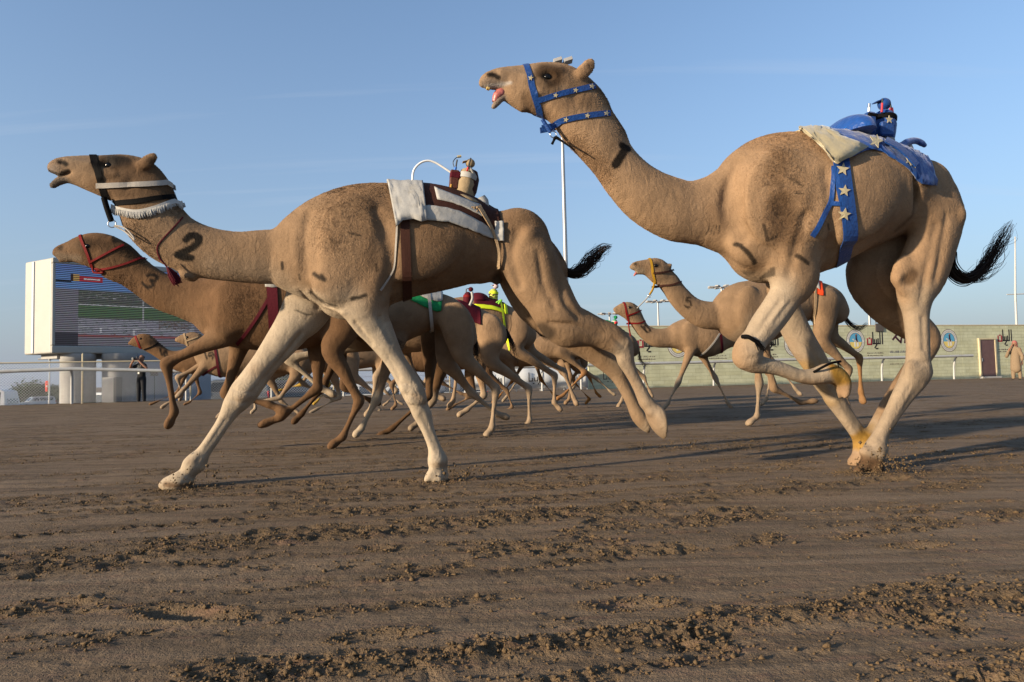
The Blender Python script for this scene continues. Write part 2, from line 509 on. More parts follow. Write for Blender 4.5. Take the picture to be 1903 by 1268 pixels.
# ------------------------------------------------------------------ animals: one continuous skin grown round measured limbs
def catmull(S, sub):
    """S (n,m) stations -> denser stations."""
    S = np.asarray(S, float)
    if len(S) < 3 or sub < 2:
        return S
    P = np.vstack([2 * S[0] - S[1], S, 2 * S[-1] - S[-2]])
    out = []
    for i in range(1, len(P) - 2):
        p0, p1, p2, p3 = P[i - 1], P[i], P[i + 1], P[i + 2]
        for k in range(sub):
            t = k / sub
            out.append(0.5 * ((2 * p1) + (-p0 + p2) * t + (2 * p0 - 5 * p1 + 4 * p2 - p3) * t * t + (-p0 + 3 * p1 - 3 * p2 + p3) * t ** 3))
    out.append(S[-1])
    out = np.array(out)
    out[:, 3] = np.maximum(out[:, 3], S[:, 3].min() * 0.8)
    return out

class Field:
    def __init__(self, lo, hi, h):
        self.h = h
        self.lo = np.array(lo, np.float32)
        self.n = np.ceil((np.array(hi) - self.lo) / h).astype(int) + 1
        self.F = np.full(self.n, 1.0, np.float32)
        self.ax = [(self.lo[i] + np.arange(self.n[i]) * h).astype(np.float32) for i in range(3)]
    def box(self, lo, hi):
        a = np.clip(np.floor((np.array(lo) - self.lo) / self.h).astype(int), 0, self.n - 1)
        b = np.clip(np.ceil((np.array(hi) - self.lo) / self.h).astype(int) + 1, a + 1, self.n)
        return a, b
    def chain(self, S, blend=0.03, sub=4, cut=False):
        """S: stations (x,y,z,r,k); k squeezes the section sideways (y)."""
        S = catmull(S, sub).astype(np.float32)
        pad = max(blend * 1.3, 0.03) + 3 * self.h
        R = S[:, 3] * np.maximum(1, S[:, 4]) + pad
        a, b = self.box((S[:, :3] - R[:, None]).min(0), (S[:, :3] + R[:, None]).max(0))
        D = np.full(b - a, 1.0, np.float32)
        X = self.ax[0][a[0]:b[0]]; Y = self.ax[1][a[1]:b[1]]; Z = self.ax[2][a[2]:b[2]]
        segs = [(S[i], S[i + 1]) for i in range(len(S) - 1)] if len(S) > 1 else [(S[0], S[0])]
        for p, q in segs:
            rp = max(p[3] * max(1, p[4]), q[3] * max(1, q[4])) + pad
            lo = np.minimum(p[:3], q[:3]) - rp; hi = np.maximum(p[:3], q[:3]) + rp
            c, d = self.box(lo, hi)
            c = np.maximum(c, a); d = np.minimum(d, b)
            if (d <= c).any():
                continue
            x = self.ax[0][c[0]:d[0]][:, None] - p[0]
            z = self.ax[2][c[2]:d[2]][None, :] - p[2]
            dx, dz = q[0] - p[0], q[2] - p[2]
            LL = dx * dx + dz * dz + 1e-9
            t = np.clip((x * dx + z * dz) / LL, 0, 1)
            e2 = (x - t * dx) ** 2 + (z - t * dz) ** 2
            r = p[3] + t * (q[3] - p[3]); k = p[4] + t * (q[4] - p[4]); yc = p[1] + t * (q[1] - p[1])
            y = self.ax[1][c[1]:d[1]][None, :, None]
            v = (y - yc[:, None, :]) / k[:, None, :]
            dist = np.sqrt(e2[:, None, :] + v * v) - r[:, None, :]
            sl = tuple(slice(c[i] - a[i], d[i] - a[i]) for i in range(3))
            D[sl] = np.minimum(D[sl], dist)
        self._merge(D, a, b, blend, cut)
        return self
    def ball(self, c, r, blend=0.03, cut=False, ang=0.0):
        """An ellipsoid at c with radii r=(along,side,up), turned by ang in the x-z plane."""
        c = np.array(c, np.float32); r = np.array(r, np.float32)
        m = max(r[0], r[2])
        ext = np.array([m, r[1], m]) + blend * 1.3 + 3 * self.h + 0.02
        a, b = self.box(c - ext, c + ext)
        X = (self.ax[0][a[0]:b[0]] - c[0])[:, None, None]; Y = (self.ax[1][a[1]:b[1]] - c[1])[None, :, None]; Z = (self.ax[2][a[2]:b[2]] - c[2])[None, None, :]
        ca, sa = math.cos(ang), math.sin(ang)
        U = (X * ca + Z * sa) / r[0]; W = (-X * sa + Z * ca) / r[2]; Q = Y / r[1]
        k0 = np.sqrt(U * U + W * W + Q * Q)
        k1 = np.sqrt((U / r[0]) ** 2 + (W / r[2]) ** 2 + (Q / r[1]) ** 2) + 1e-6
        D = (k0 * (k0 - 1) / k1).astype(np.float32)
        self._merge(D, a, b, blend, cut)
        return self
    def _merge(self, D, a, b, k, cut):
        sl = tuple(slice(a[i], b[i]) for i in range(3))
        G = self.F[sl]
        if cut:
            D = -D
            h = np.clip(0.5 - 0.5 * (D - G) / -k, 0, 1) if False else np.clip(0.5 + 0.5 * (D - G) / k, 0, 1)
            self.F[sl] = np.where(D > -0.9, G * (1 - h) + D * h + k * h * (1 - h), G)
        else:
            h = np.clip(0.5 + 0.5 * (D - G) / k, 0, 1)
            self.F[sl] = D * (1 - h) + G * h - k * h * (1 - h)
    def blur(self, n=1):
        for _ in range(n):
            for ax in range(3):
                s0 = [slice(None)] * 3; s1 = [slice(None)] * 3; s2 = [slice(None)] * 3
                s0[ax] = slice(0, -2); s1[ax] = slice(1, -1); s2[ax] = slice(2, None)
                G = self.F.copy()
                G[tuple(s1)] = 0.25 * self.F[tuple(s0)] + 0.5 * self.F[tuple(s1)] + 0.25 * self.F[tuple(s2)]
                self.F = G
    def sample(self, P):
        q = (P - self.lo) / self.h
        i = np.floor(q).astype(int)
        i = np.minimum(np.maximum(i, 0), self.n - 2)
        f = np.clip(q - i, 0, 1)
        out = 0
        for dx in (0, 1):
            for dy in (0, 1):
                for dz in (0, 1):
                    w = (f[..., 0] if dx else 1 - f[..., 0]) * (f[..., 1] if dy else 1 - f[..., 1]) * (f[..., 2] if dz else 1 - f[..., 2])
                    out = out + w * self.F[i[..., 0] + dx, i[..., 1] + dy, i[..., 2] + dz]
        return out
    def cast(self, O, D, length, steps=160):
        """First entry of rays O + t D into the body; returns points and hit mask."""
        O = np.asarray(O, float); D = np.asarray(D, float)
        ts = np.linspace(0, length, steps)
        P = O[..., None, :] + D[..., None, :] * ts[:, None]
        f = self.sample(P)
        ins = f < 0
        hit = ins.any(-1)
        j = np.clip(ins.argmax(-1), 1, steps - 1)
        f1 = np.take_along_axis(f, j[..., None], -1)[..., 0]; f0 = np.take_along_axis(f, (j - 1)[..., None], -1)[..., 0]
        w = np.where(np.abs(f0 - f1) > 1e-9, f0 / (f0 - f1 + 1e-12), 0)
        t = ts[j - 1] + np.clip(w, 0, 1) * (ts[1] - ts[0])
        return O + D * t[..., None], hit
    def grad(self, P, e=None):
        e = e or self.h
        g = np.stack([self.sample(P + np.eye(3)[i] * e) - self.sample(P - np.eye(3)[i] * e) for i in range(3)], -1)
        return g / (np.linalg.norm(g, axis=-1, keepdims=True) + 1e-9)
    def surface(self):
        F = self.F; n = self.n
        neg = F < 0
        c = np.zeros(n - 1, np.int8)
        for dx in (0, 1):
            for dy in (0, 1):
                for dz in (0, 1):
                    c += neg[dx:n[0] - 1 + dx, dy:n[1] - 1 + dy, dz:n[2] - 1 + dz]
        I = np.argwhere((c > 0) & (c < 8))
        idx = np.full(n - 1, -1, np.int32)
        idx[I[:, 0], I[:, 1], I[:, 2]] = np.arange(len(I))
        val = {}
        for dx in (0, 1):
            for dy in (0, 1):
                for dz in (0, 1):
                    val[dx, dy, dz] = F[I[:, 0] + dx, I[:, 1] + dy, I[:, 2] + dz]
        acc = np.zeros((len(I), 3)); cnt = np.zeros(len(I))
        for ax in range(3):
            o = [i for i in range(3) if i != ax]
            for p in (0, 1):
                for q in (0, 1):
                    A = [0, 0, 0]; A[o[0]] = p; A[o[1]] = q; B = list(A); B[ax] = 1
                    va, vb = val[tuple(A)], val[tuple(B)]
                    m = (va < 0) != (vb < 0)
                    t = np.where(m, va / np.where(np.abs(va - vb) < 1e-9, 1, va - vb), 0)
                    pos = np.tile(np.array(A, float), (len(I), 1)); pos[:, ax] = t
                    acc += pos * m[:, None]; cnt += m
        V = self.lo + (I + acc / cnt[:, None]) * self.h
        Q = []
        for ax in range(3):
            o = [(ax + 1) % 3, (ax + 2) % 3]
            s0 = [slice(1, n[i] - 1) for i in range(3)]; s1 = list(s0)
            s0[ax] = slice(0, n[ax] - 1); s1[ax] = slice(1, n[ax])
            A = neg[tuple(s0)]; B = neg[tuple(s1)]
            for flip, M in ((False, A & ~B), (True, ~A & B)):
                E = np.argwhere(M)
                base = E.copy()
                for i in o:
                    base[:, i] += 1
                def cell(p, q):
                    k = base.copy(); k[:, o[0]] -= p; k[:, o[1]] -= q
                    return idx[k[:, 0], k[:, 1], k[:, 2]]
                quad = np.stack([cell(1, 1), cell(0, 1), cell(0, 0), cell(1, 0)], -1)
                Q.append(quad[:, ::-1] if flip else quad)
        Q = np.vstack(Q)
        Q = Q[(Q >= 0).all(1)]
        return V, Q

def px_axis(fr, pairs, lat=0.0):
    """(xa,ya,xb,yb,k[,lat]) pixel pairs of the two outline edges -> stations."""
    S = []
    for p in pairs:
        la = p[5] if len(p) > 5 else lat
        c, s = fr.P((p[0] + p[2]) / 2, (p[1] + p[3]) / 2, la)
        r = 0.5 * math.hypot(p[0] - p[2], p[1] - p[3]) * s
        S.append((*c, r, p[4]))
    return S
def px_line(fr, pts, lat=0.0):
    """(x,y,radius px,k) -> stations."""
    S = []
    for p in pts:
        la = p[4] if len(p) > 4 else lat
        c, s = fr.P(p[0], p[1], la)
        S.append((*c, p[2] * s, p[3] if len(p) > 3 else 1.0))
    return S
def joint_leg(fr, pts, lat, hind, size=1.0, tuck=0.6):
    """A leg from its joints: (hip) stifle/elbow, hock/knee, fetlock, toe."""
    Q = [fr.L(x, y, lat) for x, y in pts]
    S = []
    def put(p, r, k=1.0):
        S.append((*p, r * size, k))
    lerp = lambda a, b, t: a + (b - a) * t
    if hind:
        hip, st, hk, ft, toe = Q
        put(hip, 0.19, 0.62); put(lerp(hip, st, 0.5), 0.165, 0.62); put(st, 0.11, 0.75); put(lerp(st, hk, 0.4), 0.072, 0.85); put(lerp(st, hk, 0.75), 0.050, 0.9)
        put(lerp(st, hk, 0.93), 0.053, 0.85); put(hk, 0.056, 0.85)
    else:
        el, hk, ft, toe = Q
        put(el, 0.125, 0.75); put(lerp(el, hk, 0.35), 0.078, 0.85); put(lerp(el, hk, 0.75), 0.047, 1.0); put(lerp(el, hk, 0.92), 0.057, 1.0); put(hk, 0.061, 0.95)
    put(lerp(hk, ft, 0.13), 0.050, 0.95); put(lerp(hk, ft, 0.3), 0.036, 1.0); put(lerp(hk, ft, 0.6), 0.030, 1.05); put(lerp(hk, ft, 0.85), 0.034, 1.1); put(ft, 0.045, 1.1)
    put(lerp(ft, toe, 0.35), 0.038, 1.15); put(lerp(ft, toe, 0.75), 0.046, 1.45); put(toe, 0.036, 1.9)
    return S

def make_coat():
    m, nt, b = new_mat('camel_coat')
    tc = nd(nt, 'ShaderNodeTexCoord')
    at = nd(nt, 'ShaderNodeAttribute', attribute_name='coat')
    cu = nd(nt, 'ShaderNodeAttribute', attribute_name='curl')
    mp = nd(nt, 'ShaderNodeMapping'); mp.inputs['Rotation'].default_value = (0, 0.7, 0); mp.inputs['Scale'].default_value = (0.45, 1, 1.6)
    nt.links.new(tc.outputs['Object'], mp.inputs[0])
    n1 = nd(nt, 'ShaderNodeTexNoise', i_Scale=130.0, i_Detail=4.0, i_Roughness=0.7); nt.links.new(mp.outputs[0], n1.inputs['Vector'])
    n2 = nd(nt, 'ShaderNodeTexNoise', i_Scale=7.0, i_Detail=6.0, i_Roughness=0.65); nt.links.new(tc.outputs['Object'], n2.inputs['Vector'])
    n3 = nd(nt, 'ShaderNodeTexNoise', i_Scale=34.0, i_Detail=3.0, i_Roughness=0.6, i_Distortion=1.6); nt.links.new(tc.outputs['Object'], n3.inputs['Vector'])
    r1 = nd(nt, 'ShaderNodeMapRange'); r1.inputs[1].default_value = 0.25; r1.inputs[2].default_value = 0.75; r1.inputs[3].default_value = 0.88; r1.inputs[4].default_value = 1.12
    r2 = nd(nt, 'ShaderNodeMapRange'); r2.inputs[1].default_value = 0.3; r2.inputs[2].default_value = 0.7; r2.inputs[3].default_value = 0.82; r2.inputs[4].default_value = 1.18
    nt.links.new(n1.outputs[0], r1.inputs[0]); nt.links.new(n2.outputs[0], r2.inputs[0])
    mu = nd(nt, 'ShaderNodeMath', operation='MULTIPLY'); nt.links.new(r1.outputs[0], mu.inputs[0]); nt.links.new(r2.outputs[0], mu.inputs[1])
    mx = nd(nt, 'ShaderNodeMix', data_type='RGBA', blend_type='MULTIPLY'); mx.inputs[0].default_value = 1
    nt.links.new(at.outputs['Color'], mx.inputs[6]); nt.links.new(mu.outputs[0], mx.inputs[7])
    nt.links.new(mx.outputs[2], b.inputs['Base Color'])
    b.inputs['Roughness'].default_value = 0.78
    b.inputs['Specular IOR Level'].default_value = 0.08
    b.inputs['Sheen Weight'].default_value = 0.03
    b.inputs['Sheen Roughness'].default_value = 0.5
    b.inputs['Sheen Tint'].default_value = (1, 0.85, 0.7, 1)
    hb = nd(nt, 'ShaderNodeMath', operation='MULTIPLY'); nt.links.new(n3.outputs[0], hb.inputs[0]); nt.links.new(cu.outputs['Fac'], hb.inputs[1])
    h2 = nd(nt, 'ShaderNodeMath', operation='MULTIPLY_ADD'); h2.inputs[1].default_value = 3.0
    mp4 = nd(nt, 'ShaderNodeMapping'); mp4.inputs['Scale'].default_value = (1.0, 1.0, 0.55); nt.links.new(tc.outputs['Object'], mp4.inputs[0])
    n4 = nd(nt, 'ShaderNodeTexNoise', i_Scale=17.0, i_Detail=4.0, i_Roughness=0.55, i_Distortion=0.8); nt.links.new(mp4.outputs[0], n4.inputs['Vector'])
    h4 = nd(nt, 'ShaderNodeMath', operation='MULTIPLY_ADD'); h4.inputs[1].default_value = 3.2
    nt.links.new(n4.outputs[0], h4.inputs[0]); nt.links.new(n1.outputs[0], h4.inputs[2])
    nt.links.new(hb.outputs[0], h2.inputs[0]); nt.links.new(h4.outputs[0], h2.inputs[2])
    bp = nd(nt, 'ShaderNodeBump', i_Strength=0.55, i_Distance=0.006)
    nt.links.new(h2.outputs[0], bp.inputs['Height']); nt.links.new(bp.outputs[0], b.inputs['Normal'])
    return m
COAT = make_coat()
def make_hair_mat(name, color, use_attr):
    m, nt, b = new_mat(name)
    if use_attr:
        at = nd(nt, 'ShaderNodeAttribute', attribute_name='coat')
        nt.links.new(at.outputs['Color'], b.inputs['Base Color'])
    else:
        b.inputs['Base Color'].default_value = (*color, 1)
    b.inputs['Roughness'].default_value = 0.6
    b.inputs['Specular IOR Level'].default_value = 0.10
    return m
FUR = make_hair_mat('fur', None, True)
TAILHAIR = make_hair_mat('tail_hair', (0.020, 0.012, 0.008), False)
EYE = mat('eye_dark', (0.004, 0.003, 0.002), 0.16, 0, 10)
EYE.node_tree.nodes['Principled BSDF'].inputs['Specular IOR Level'].default_value = 0.25

TAN = np.array([0.192, 0.122, 0.070]); PALE = np.array([0.30, 0.24, 0.172]); BROWN = np.array([0.108, 0.058, 0.028]); DARK = np.array([0.0045, 0.0038, 0.0032]); GREY = np.array([0.145, 0.106, 0.075])
SAFFRON = np.array([0.27, 0.14, 0.015])

def seg_dist(P, A, B):
    d = B - A
    t = np.clip(((P - A) @ d) / (d @ d + 1e-12), 0, 1)
    return np.linalg.norm(P - A - t[:, None] * d, axis=1)

class Camel:
    pass

def camel(spec):
    C = Camel()
    g = on_ground(*spec['at'])
    fr = Frame(g, math.radians(spec.get('phi', 12)))
    C.fr = fr
    size = spec.get('size', 1.0)
    chains = []
    ax = px_axis(fr, spec['axial'])
    chains.append((ax, spec.get('b_axis', 0.02)))
    hd = px_axis(fr, spec['head'])
    chains.append((hd, 0.03 * size))
    for S, bl in spec.get('extra', []):
        chains.append((px_line(fr, S) if len(S[0]) < 6 else px_axis(fr, S), bl))
    for S, bl in spec.get('feet', []):
        chains.append((px_line(fr, S), bl))
    chains.append(None)
    for lg in spec['legs']:
        kind, data, lat = lg[0], lg[1], lg[2]
        if kind == 'pairs':
            S = px_axis(fr, data, lat)
            for i0, i1 in lg[4] if len(lg) > 4 else ():    # bone in front, tendon behind, a hollow between
                full = data[i0:i1]
                bone, tend = [], []
                for q in full:
                    A_ = np.array(q[:2], float); B_ = np.array(q[2:4], float); d_ = B_ - A_
                    bone.append((*A_, *(A_ + d_ * .60), q[4] * 1.25, *( [q[5]] if len(q) > 5 else []))); tend.append((*(A_ + d_ * .64), *B_, q[4] * 1.3, *( [q[5]] if len(q) > 5 else [])))
                chains.append((px_axis(fr, bone, lat), .012)); chains.append((px_axis(fr, tend, lat), .012))
                S = [list(p) for p in S]
                for k_ in range(i0 + 1, i1 - 1):
                    S[k_][3] *= .55
        elif kind == 'line':
            S = px_line(fr, data, lat)
        else:
            S = joint_leg(fr, data, lat, kind == 'hind', size)
        chains.append((S, lg[3] if len(lg) > 3 else 0.05 * size))
    i_ = chains.index(None)
    nft = len(spec.get('feet', []))
    chains = chains[:i_ - nft] + chains[i_ + 1:] + chains[i_ - nft:i_]
    A = np.vstack([np.array(S) for S, _ in chains])
    R = (A[:, 3] * np.maximum(1, A[:, 4]))[:, None] + 0.06
    fl = Field((A[:, :3] - R).min(0), (A[:, :3] + R).max(0), spec['h'])
    for S, bl in chains:
        fl.chain(S, bl)
    def onskin(x, y, lat):
        c, s = fr.P(x, y, lat)
        if abs(lat) < 0.03:
            return c, s
        st = lat + 0.3 if lat > 0.03 else lat + 0.09
        hit, ok = fl.cast(np.array([[c[0], -st, c[2]]]), np.array([[0, 1.0, 0]]), 0.6, 200)
        if ok[0]:
            q, s = fr.P(x, y, -hit[0][1])
            hit, ok = fl.cast(np.array([[q[0], -st, q[2]]]), np.array([[0, 1.0, 0]]), 0.6, 200)
            if ok[0]:
                return hit[0], s
        return None, s
    for (x, y, lat, rx, rl, rz, bl, ang) in spec.get('bulges', []):
        c, s = onskin(x, y, lat)
        if c is None:
            continue
        c = c + np.array([0, rl * 0.68 if abs(lat) >= 0.03 else 0, 0])
        fl.ball(c, (rx * s, rl, rz * s), bl, False, -math.radians(ang))
    for dn in spec.get('dents', []):
        x, y, lat, rx, rl, rz, bl, ang = dn[:8]
        dp = dn[8] if len(dn) > 8 else 0.35
        c, s = onskin(x, y, lat)
        if c is None:
            continue
        c = c - np.array([0, rl * (1 - dp) if abs(lat) >= 0.03 else 0, 0])
        fl.ball(c, (rx * s, rl, rz * s), bl, True, -math.radians(ang))
    for S, bl, cut in spec.get('cords', []):               # tendons, folds, grooves (x,y,r px,k,lat)
        T = []
        for p in S:
            c, s = onskin(p[0], p[1], p[4])
            if c is not None:
                T.append((*(c + np.array([0, -(0.12 if bl < .025 else .55) * p[2] * s if cut else 0.3 * p[2] * s, 0])), p[2] * s, p[3]))
        if len(T) > 1:
            fl.chain(T, bl, 3, cut)
    fl.blur(1)
    fl.F = np.maximum(fl.F, (-0.012 - fl.ax[2])[None, None, :])
    V, Q = fl.surface()
    C.field = fl; C.V = V; C.Q = Q
    # coat colour
    n = len(V)
    colr = np.tile(np.array(spec['base'], float), (n, 1))
    uz = V[:, [0, 2]]
    mott = fbm(V[:, 0] * 5 + V[:, 1] * 3, V[:, 2] * 5 - V[:, 1] * 2, 5, 3)
    colr *= (0.86 + 0.28 * mott)[:, None]
    curl = np.zeros(n)
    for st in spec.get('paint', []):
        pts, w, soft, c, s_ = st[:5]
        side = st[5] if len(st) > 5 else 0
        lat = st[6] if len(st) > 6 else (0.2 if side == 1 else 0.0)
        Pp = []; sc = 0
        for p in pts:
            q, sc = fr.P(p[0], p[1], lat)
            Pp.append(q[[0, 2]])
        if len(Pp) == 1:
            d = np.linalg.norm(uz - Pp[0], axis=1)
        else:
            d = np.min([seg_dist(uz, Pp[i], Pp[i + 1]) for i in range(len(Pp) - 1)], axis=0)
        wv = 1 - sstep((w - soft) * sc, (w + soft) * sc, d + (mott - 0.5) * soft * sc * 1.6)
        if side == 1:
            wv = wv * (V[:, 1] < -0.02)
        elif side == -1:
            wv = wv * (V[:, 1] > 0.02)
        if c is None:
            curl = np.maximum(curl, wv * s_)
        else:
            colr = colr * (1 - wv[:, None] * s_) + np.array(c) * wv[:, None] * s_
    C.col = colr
    root = empty('camel', tuple(fr.o), fr.phi, label=spec['label'], category='camel', group='racing camels')
    C.root = root
    me = mesh_np('body', V, Q)
    a1 = me.attributes.new('coat', 'FLOAT_COLOR', 'POINT')
    a1.data.foreach_set('color', np.hstack([colr, np.ones((n, 1))]).astype(np.float32).ravel())
    a2 = me.attributes.new('curl', 'FLOAT', 'POINT'); a2.data.foreach_set('value', curl.astype(np.float32))
    link('body', me, COAT, root)
    C.curl = curl
    # eyes
    ex, ey, er = spec['eye']
    for sgn in (1, -1):
        q, s = fr.P(ex, ey, 0.08 * sgn * size)
        O = np.array([[q[0], -0.6 * sgn, q[2]]]); D = np.array([[0, 1.0 * sgn, 0]])
        hit, ok = fl.cast(O, D, 0.75, 300)
        p = hit[0] + np.array([0, er * s * 0.5 * sgn, 0])
        mb = MB(); r = er * s
        mb.lathe([(r * math.sin(t), -r * math.cos(t)) for t in np.linspace(0.05, math.pi - 0.05, 9)], 12)
        e = mb.build('eye', EYE, root, True)
        e.location = p
    return C

def strands(name, P, R, mt, parent, n=4):
    """Many thin tapering hairs as one mesh: P (m,k,3), R (m,k)."""
    P = np.asarray(P, float); m, k, _ = P.shape
    T = np.gradient(P, axis=1); T /= np.linalg.norm(T, axis=2, keepdims=True) + 1e-9
    up = np.array([0.3, 0.2, 0.93])
    A = np.cross(T, up); A /= np.linalg.norm(A, axis=2, keepdims=True) + 1e-9
    B = np.cross(T, A)
    ang = np.arange(n) * 2 * math.pi / n
    V = P[:, :, None] + R[:, :, None, None] * (np.cos(ang)[None, None, :, None] * A[:, :, None] + np.sin(ang)[None, None, :, None] * B[:, :, None])
    i = np.arange(m)[:, None, None] * k * n + np.arange(k - 1)[None, :, None] * n
    j = np.arange(n)[None, None, :]; j2 = (j + 1) % n
    F = np.stack([i + j, i + j2, i + n + j2, i + n + j], -1).reshape(-1, 4)
    return link(name, mesh_np(name, V.reshape(-1, 3), F), mt, parent)

def tail(C, pts, lat, n=70, spread=0.03, stray=0.3, seed=1, w0=0.028):
    """pts: (px,py,halfwidth px) along the tail; hairs follow it and fray at the end."""
    rng = np.random.default_rng(seed)
    path = []; wid = []
    for x, y, w in pts:
        q, s = C.fr.P(x, y, lat); path.append(q); wid.append(w * s)
    S = catmull(np.array([[*p, w, 1.0] for p, w in zip(path, wid)]), 5)
    k = len(S)
    t = np.linspace(0, 1, k)
    P = np.zeros((n, k, 3)); R = np.zeros((n, k))
    T = np.gradient(S[:, :3], axis=0); T /= np.linalg.norm(T, axis=1)[:, None]
    N = np.stack([-T[:, 2], np.zeros(k), T[:, 0]], -1)
    for i in range(n):
        a = rng.normal(0, 0.5); b = rng.normal(0, 0.5)
        cut = rng.uniform(0.55, 1.0)
        tt = t * cut
        base = np.stack([np.interp(tt, t, S[:, c]) for c in range(3)], -1)
        w = np.interp(tt, t, S[:, 3]); Nn = np.stack([np.interp(tt, t, N[:, c]) for c in range(3)], -1)
        ph = rng.uniform(0, 6.28); fq = rng.uniform(6, 13)
        lo_ = rng.random() < .22
        wob = np.sin(tt * fq * (2.2 if lo_ else 1) + ph) * (1.0 if lo_ else .38) * sstep(0.15, 1, t)
        fray = rng.normal(0, stray) * sstep(0.45, 1, t) ** 1.5
        P[i] = base + Nn * ((a + wob + fray) * w)[:, None] + np.array([0, 1, 0]) * ((b + wob * 0.5) * w)[:, None]
        R[i] = np.interp(t, [0, 0.3, 1], [0.0042, 0.003, 0.0006])
    o = strands('tail', P, R, TAILHAIR, C.root)
    # the tail's own fleshy root
    return o

def fur(C, count, length, seed=3, radius=0.0011, lift=0.35, name='coat_fur', where=None, comb=(1.0, 0, -0.55), curlamp=0.0):
    """Short real hair over the skin, combed back and down."""
    rng = np.random.default_rng(seed)
    V, Q = C.V, C.Q
    a = V[Q[:, 0]]; b = V[Q[:, 1]]; c = V[Q[:, 2]]; d = V[Q[:, 3]]
    nrm = np.cross(c - a, d - b)
    ar = np.linalg.norm(nrm, axis=1) + 1e-12
    cen = (a + b + c + d) / 4
    w = ar.copy()
    if where is not None:
        w = w * where(cen)
    f = rng.choice(len(Q), count, p=w / w.sum())
    u = rng.random((count, 2))
    P = (a[f] * (1 - u[:, :1]) + b[f] * u[:, :1]) * (1 - u[:, 1:]) + (d[f] * (1 - u[:, :1]) + c[f] * u[:, :1]) * u[:, 1:]
    N = nrm[f] / ar[f][:, None]
    g = C.field.grad(P, C.field.h * 1.5)
    N = np.where((np.sum(N * g, 1) < 0)[:, None], -N, N)
    cb = np.array(comb) + rng.normal(0, 0.3, (count, 3))
    f1 = fbm(P[:, 0] * 28 + P[:, 1] * 15, P[:, 2] * 28 - P[:, 1] * 11, 21, 2); f2 = fbm(P[:, 0] * 28 - 40 + P[:, 1] * 15, P[:, 2] * 28 + 17 + P[:, 1] * 9, 22, 2)
    cb = cb + np.stack([f1 - .5, 0 * f1, f2 - .5], -1) * 1.5
    shade = 0.70 + 0.6 * fbm(P[:, 0] * 16 + P[:, 1] * 12, P[:, 2] * 24 - P[:, 1] * 9, 25, 4, .6)
    if curlamp:
        ph = fbm(P[:, 0] * 22, P[:, 2] * 22 + P[:, 1] * 10, 9, 2) * 14
        cb = cb + curlamp * np.stack([np.cos(ph), 0 * ph, np.sin(ph)], -1)
    Tn = cb - N * np.sum(cb * N, 1)[:, None]
    Tn /= np.linalg.norm(Tn, axis=1)[:, None] + 1e-9
    L = length(P) if callable(length) else np.full(count, length)
    L = L * rng.uniform(0.6, 1.25, count)
    k = 4
    t = np.linspace(0, 1, k)
    lf = lift * rng.uniform(0.5, 1.5, count)
    D = Tn + N * lf[:, None]
    D /= np.linalg.norm(D, axis=1)[:, None]
    pts = P[:, None] + (L[:, None] * t)[:, :, None] * D[:, None] - (N * (L * 0.35 * lf)[:, None])[:, None] * (t ** 2)[None, :, None] - N[:, None] * 0.001
    colr = C.col[Q[f, 0]] * (rng.uniform(0.75, 1.3, count) * shade)[:, None]
    cv = bpy.data.hair_curves.new(name)
    cv.add_curves([k] * count)
    cv.attributes['position'].data.foreach_set('vector', pts.astype(np.float32).ravel())
    ra = cv.attributes.get('radius') or cv.attributes.new('radius', 'FLOAT', 'POINT')
    ra.data.foreach_set('value', np.tile(np.array([1, 0.9, 0.6, 0.15]) * radius, count).astype(np.float32))
    ca = cv.attributes.new('coat', 'FLOAT_COLOR', 'CURVE')
    ca.data.foreach_set('color', np.hstack([colr, np.ones((count, 1))]).astype(np.float32).ravel())
    o = bpy.data.objects.new(name, cv)
    cv.materials.append(FUR)
    col.objects.link(o)
    o.parent = C.root
    return o

